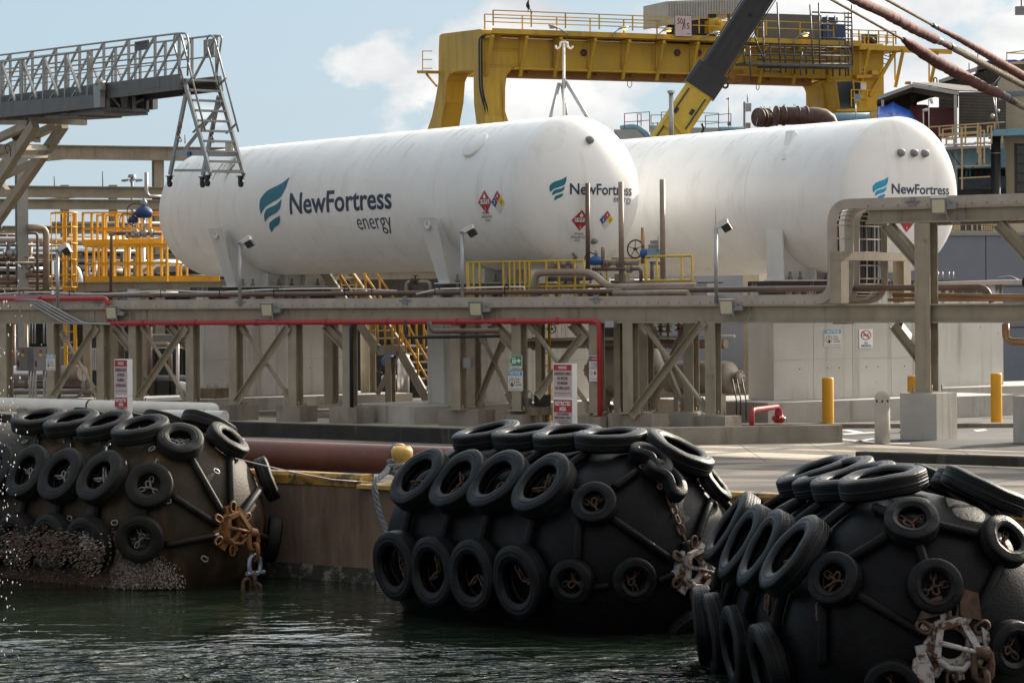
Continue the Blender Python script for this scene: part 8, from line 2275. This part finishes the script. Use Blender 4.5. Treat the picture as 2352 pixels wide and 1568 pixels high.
mb = MB(); mb.prism([de(x, y, -.1) for x, y in ((1785, 172), (1857, 172), (1857, 270), (1785, 275))], BGI * .3); mb.build('box', 'galv', ib)
mb = MB(); mb.cyl(de(1810, 165), de(1810, 60), .03, 8); mb.build('aerial', 'lamp_grey', ib)
mb = MB(); mb.prism([de(x, y, -.1) for x, y in ((1785, 415), (1848, 415), (1848, 480), (1785, 480))], BGI * .3); mb.build('lower_box', 'steel_beige', ib)
mb = MB(); mb.cyl(de(1575, 480), de(1575, 100), .025, 6); mb.cyl(de(1545, 120), de(1582, 118), .035, 6); mb.ball(de(1580, 430), .1); tag(mb.build('thin_pole', 'pipe_brown'), 'thin dark pole with a small fitting on top right of the boom', 'pole')
sp2 = thing('solar_post', 'slim post with a blue grey panel and box in front of the crane cab', 'post', low(dp(1440, 500), 4))
mb = MB(); mb.cyl(dp(1450, 520), dp(1440, 260), .03, 8); mb.build('post', 'galv', sp2)
mb = MB(); mb.prism([dp(x, y, -.1) for x, y in ((1435, 145), (1508, 142), (1502, 195), (1428, 198))], BGI * .1); mb.build('panel', 'dock_blue', sp2)
mb = MB(); mb.prism([dp(x, y, -.05) for x, y in ((1425, 198), (1500, 195), (1495, 228), (1422, 230))], BGI * .3); mb.build('box', 'galv', sp2)
mb = MB(); mb.box(dp(1668, 390, 1), (.27, .25, .24), (BGD, BGI, UP)); tag(mb.build('lantern', 'rail_cream'), 'small cream lantern box beside the blue tarpaulin', 'lantern')
for k, (x0, y0, x1, y1, hx, hy, l_) in enumerate(((735, 1300, 730, 870, 770, 900, 'pale lamp head tilted down on a pole in front of the red tank'), (653, 1250, 650, 1060, 690, 1045, 'short hooked pole with a pale lamp beside the end of the right tank'))):
    tt = thing('pole_lamp', l_, 'lamp', low(bg('E1', x0, y0, -1), 3))
    mb = MB(); mb.cyl(bg('E1', x0, y0 + 200, -1), bg('E1', x1, y1, -1), .035, 8); mb.build('pole', 'pvc', tt)
    o = bg('E1', hx, hy, -1); mb = MB(); mb.lathe([(-.2, 0), (-.2, .07), (.06, .1), (.1, .05), (.15, .05), (.15, 0)], o, (-.25, 0, .9) if not k else (.9, 0, .2), 12); mb.build('head', 'white_paint', tt)
mb = MB(); mb.cyl(bg('E1', 1800, 1340, -2), bg('E1', 1705, 800, -2), .03, 6); mb.cyl(bg('E1', 1765, 1340, -2), bg('E1', 1750, 830, -2), .03, 6); mb.ball(bg('E1', 1785, 1060, -2), .11); mb.ball(bg('E1', 1810, 880, -2), .1); mb.ball(bg('E1', 1700, 1140, -2), .13); mb.cyl(bg('E1', 1690, 690, 2), bg('E1', 1830, 520, 2), .03, 6)
tag(mb.build('lamp_mast', 'galv'), 'leaning pair of pale poles with round lamps before the corrugated wall', 'poles')
mb = MB(); 
for x0, y0, x1, y1 in ((1918, 180, 2400, 120), (1918, 180, 2400, 195), (1918, 335, 2400, 340), (1918, 330, 2400, 300)): mb.bar(bg('E1', x0, y0, 4), bg('E1', x1, y1, 4), .06, .06)
mb.bar(bg('E1', 1918, 500, 4), bg('E1', 1918, 165, 4), .06, .06, up=BGD)
tag(mb.build('roof_railing', 'rail_cream'), 'cream railing on the roof at the upper right corner', 'railing')
mb = MB(); o = P(2346, 25, 120); mb.box(o, (.5, .3, .35)); mb.cyl(o, o + UP * 14, .03, 6); mb.box(o + UP * 1.0 + V(.2, 0, 0), (.4, .3, .2)); tag(mb.build('hanging_fixture', 'lamp_grey'), 'dark fixture hanging into the view at the upper right corner', 'fixture')
# blue grey panelled wall and the building with grilles above it
WB = PL(P(2200, 700, 92), (.985, .17)); wi = V(-.17, .985, 0)
wb = lambda x, y: WB(x, y)
a, c = wb(1500, 547), wb(2900, 538)
bw = thing('panel_wall', 'blue grey panelled wall behind the right tank', 'wall', low((a + c) / 2))
z = wb(2250, 541).z
mb = MB(); mb.prism([low(a), low(c), V(c.x, c.y, z), V(a.x, a.y, z)], wi * .4); mb.build('panel', 'wall_blue', bw)
mb = MB(); mb.prism([V(a.x, a.y, z) - wi * .06, V(c.x, c.y, z) - wi * .06, V(c.x, c.y, z + .1) - wi * .06, V(a.x, a.y, z + .1) - wi * .06], wi * .5); mb.build('coping', 'steel_grey', bw)
mb = MB()
for x in (1600, 1760, 2265, 2480): p = WB.at(x, 0); mb.box(V(p.x, p.y, z / 2) - wi * .003, (.025, .01, z), (V(.985, .17, 0), wi, UP))
for y in (658, 752): zz = wb(2250, y).z; mb.bar(V(a.x, a.y, zz) - wi * .006, V(c.x, c.y, zz) - wi * .006, .01, .03)
mb.build('joint', 'dark_gap', bw)
gb_ = thing('building', 'pale building with barred dark windows just above the blue grey wall', 'building', low(wb(2250, 600) + wi * 4))
W4 = WB.off(4)
def w4(k, x, y): return W4(*t(k, x, y))
a, c = W4(2150, 545), W4(2700, 545); zt = W4(2250, 492).z
mb = MB(); mb.prism([low(a), low(c), V(c.x, c.y, zt), V(a.x, a.y, zt)], wi * 5); mb.build('wall', 'wall_beige', gb_)
for x0, x1, dk_ in ((1870, 1905, 0), (1910, 1990, 1), (1997, 2058, 1), (2063, 2140, 0)):
    q_ = [w4('A2', x, y) - wi * .02 for x, y in ((x0, 1482), (x1, 1482), (x1, 1575), (x0, 1575))]
    mb = MB(); mb.prism(q_, wi * .03); f_ = mb.build('window', 'glass_dark', gb_)
    mb = MB(); w_ = (q_[1] - q_[0]); n_ = 5 if not dk_ else 2
    for k in range(n_ + 1): mb.bar(q_[0].lerp(q_[1], k / n_) - wi * .02, q_[3].lerp(q_[2], k / n_) - wi * .02, .03, .03, up=wi)
    for k in range(6 if not dk_ else 2): mb.bar(q_[0].lerp(q_[3], (k + .5) / 6) - wi * .02, q_[1].lerp(q_[2], (k + .5) / 6) - wi * .02, .03, .03)
    mb.build('grille', 'rail_cream', f_)
# grey shed wall and post seen under the rack right of the vessels
mb = MB(); p = RK.off(13).at(1735, 0); mb.bar(p, p + UP * 4.3, .5, .4, up=RI); tag(mb.build('steel_post', 'steel_beige'), 'beige column behind the flanged end of the small vessel', 'column')
mb = MB(); a, c = RK.off(15).at(1500, 0), RK.off(15).at(1800, 0); mb.prism([a, c, c + UP * 3.6, a + UP * 3.6], RI * 2); tag(mb.build('plant_room', 'wall_blue'), 'grey blue plant room wall between the vessels and the right pedestal', 'building')
mb = MB(); a, c = RK.off(14).at(1480, 0), RK.off(14).at(1760, 0); mb.prism([a, c, c + UP * .55, a + UP * .55], RI * .5); tag(mb.build('low_wall', 'concrete_old'), 'stained low wall behind the smaller vessel', 'wall')
mb = MB(); pts = [wb(2218 + i * 7, 636 + abs(i - 4) ** 1.5 * 1.9 * (1 if i > 4 else .3)) - wi * 3 for i in range(13)]; mb.tube(pts, .02, 6); tag(mb.build('green_hose', 'shackle'), 'thin pale green hose arching over the empty pedestal', 'hose')

# ================================================================== mooring hawsers across the upper right
def hawser(label, pts, Z0, Z1, rpx):
    """pts: (A2 column, row, radius px, kind) along the rope"""
    x0, x1 = pts[0][0], pts[-1][0]
    P3 = []
    for x, y, r, k in pts:
        Z = Z0 + (Z1 - Z0) * (x - x0) / (x1 - x0); D_ = t('A2', x, y); P3.append((P(*D_, Z), r / 2.9757 / F * Z, k))
    d0 = (P3[0][0] - P3[1][0]).normalized(); d1 = (P3[-1][0] - P3[-2][0]).normalized()
    P3[0] = (P3[0][0] + d0 * 18, P3[0][1], P3[0][2])                 # on to the ship and down to a quay bitt, outside the view
    P3[-1] = (P3[-1][0] + d1 * max(0, (P3[-1][0].z - .5) / max(.05, -d1.z)), P3[-1][1], P3[-1][2])
    tt = thing('hawser', label, 'mooring rope', P3[0][0], 'mooring hawsers')
    i = 0
    while i < len(P3) - 1:
        k = P3[i][2]; j = i
        while j < len(P3) - 1 and P3[j][2] == k: j += 1
        seg = P3[i:j + 1]; c = [p for p, _, _ in seg]; rr = [r for _, r, _ in seg]
        if k == 'r':
            mb = MB(); strand([c[0]] + c[1:], sum(rr[:-1]) / max(1, len(rr) - 1) * 1.02, mb) if len(c) == 2 else strand(c, rr[0] * 1.02, mb); mb.build('rope', 'rope_tan', tt)
        else:
            fine = []; rad = []
            for u in range(len(c) - 1):
                m_ = max(3, int((c[u + 1] - c[u]).length / .06))
                for w_ in range(m_):
                    f_ = w_ / m_; fine.append(c[u].lerp(c[u + 1], f_)); rad.append((rr[u] * (1 - f_) + (rr[u + 1] if u + 1 < len(seg) - 1 else rr[u]) * f_) * (1 + (RN.uniform(-.09, .10) if k == 'w' else 0)))
            fine.append(c[-1]); rad.append(rad[-1])
            mb = MB(); mb.tube(fine, rad, 14); mb.build('chafe_wrap' if k == 'w' else 'tape', 'chafe_red' if k == 'w' else 'black', tt)
        i = j
hawser('left mooring hawser, bare grey rope then red chafe wrap then black tape', [(0, -560, 12, 'r'), (1035, -2, 12, 'r'), (1520, 268, 15, 'w'), (1580, 310, 38, 'w'), (1750, 420, 42, 'w'), (1950, 530, 40, 'w'), (2100, 610, 34, 'w'), (2180, 640, 28, 't'), (2235, 668, 24, 'w'), (2262, 685, 24, 't'), (2290, 700, 22, 'r'), (2700, 920, 22, 'r')], 26, 40, 1)
hawser('middle mooring hawser, thick red chafe wrap then bare tan rope', [(700, -270, 30, 'w'), (1195, -2, 32, 'w'), (1400, 90, 36, 'w'), (1600, 200, 34, 'w'), (1745, 268, 26, 't'), (1780, 285, 22, 'w'), (1840, 315, 24, 't'), (1868, 328, 24, 'r'), (2351, 585, 24, 'r'), (2700, 780, 24, 'r')], 27, 40, 1)
hawser('right mooring hawser, thin bare rope then slim red chafe wrap', [(900, -320, 12, 'r'), (1410, -2, 12, 'r'), (1725, 172, 15, 't'), (1748, 185, 14, 'w'), (1900, 260, 22, 'w'), (2100, 375, 26, 'w'), (2351, 525, 30, 'w'), (2700, 730, 30, 'w')], 28, 40, 1)
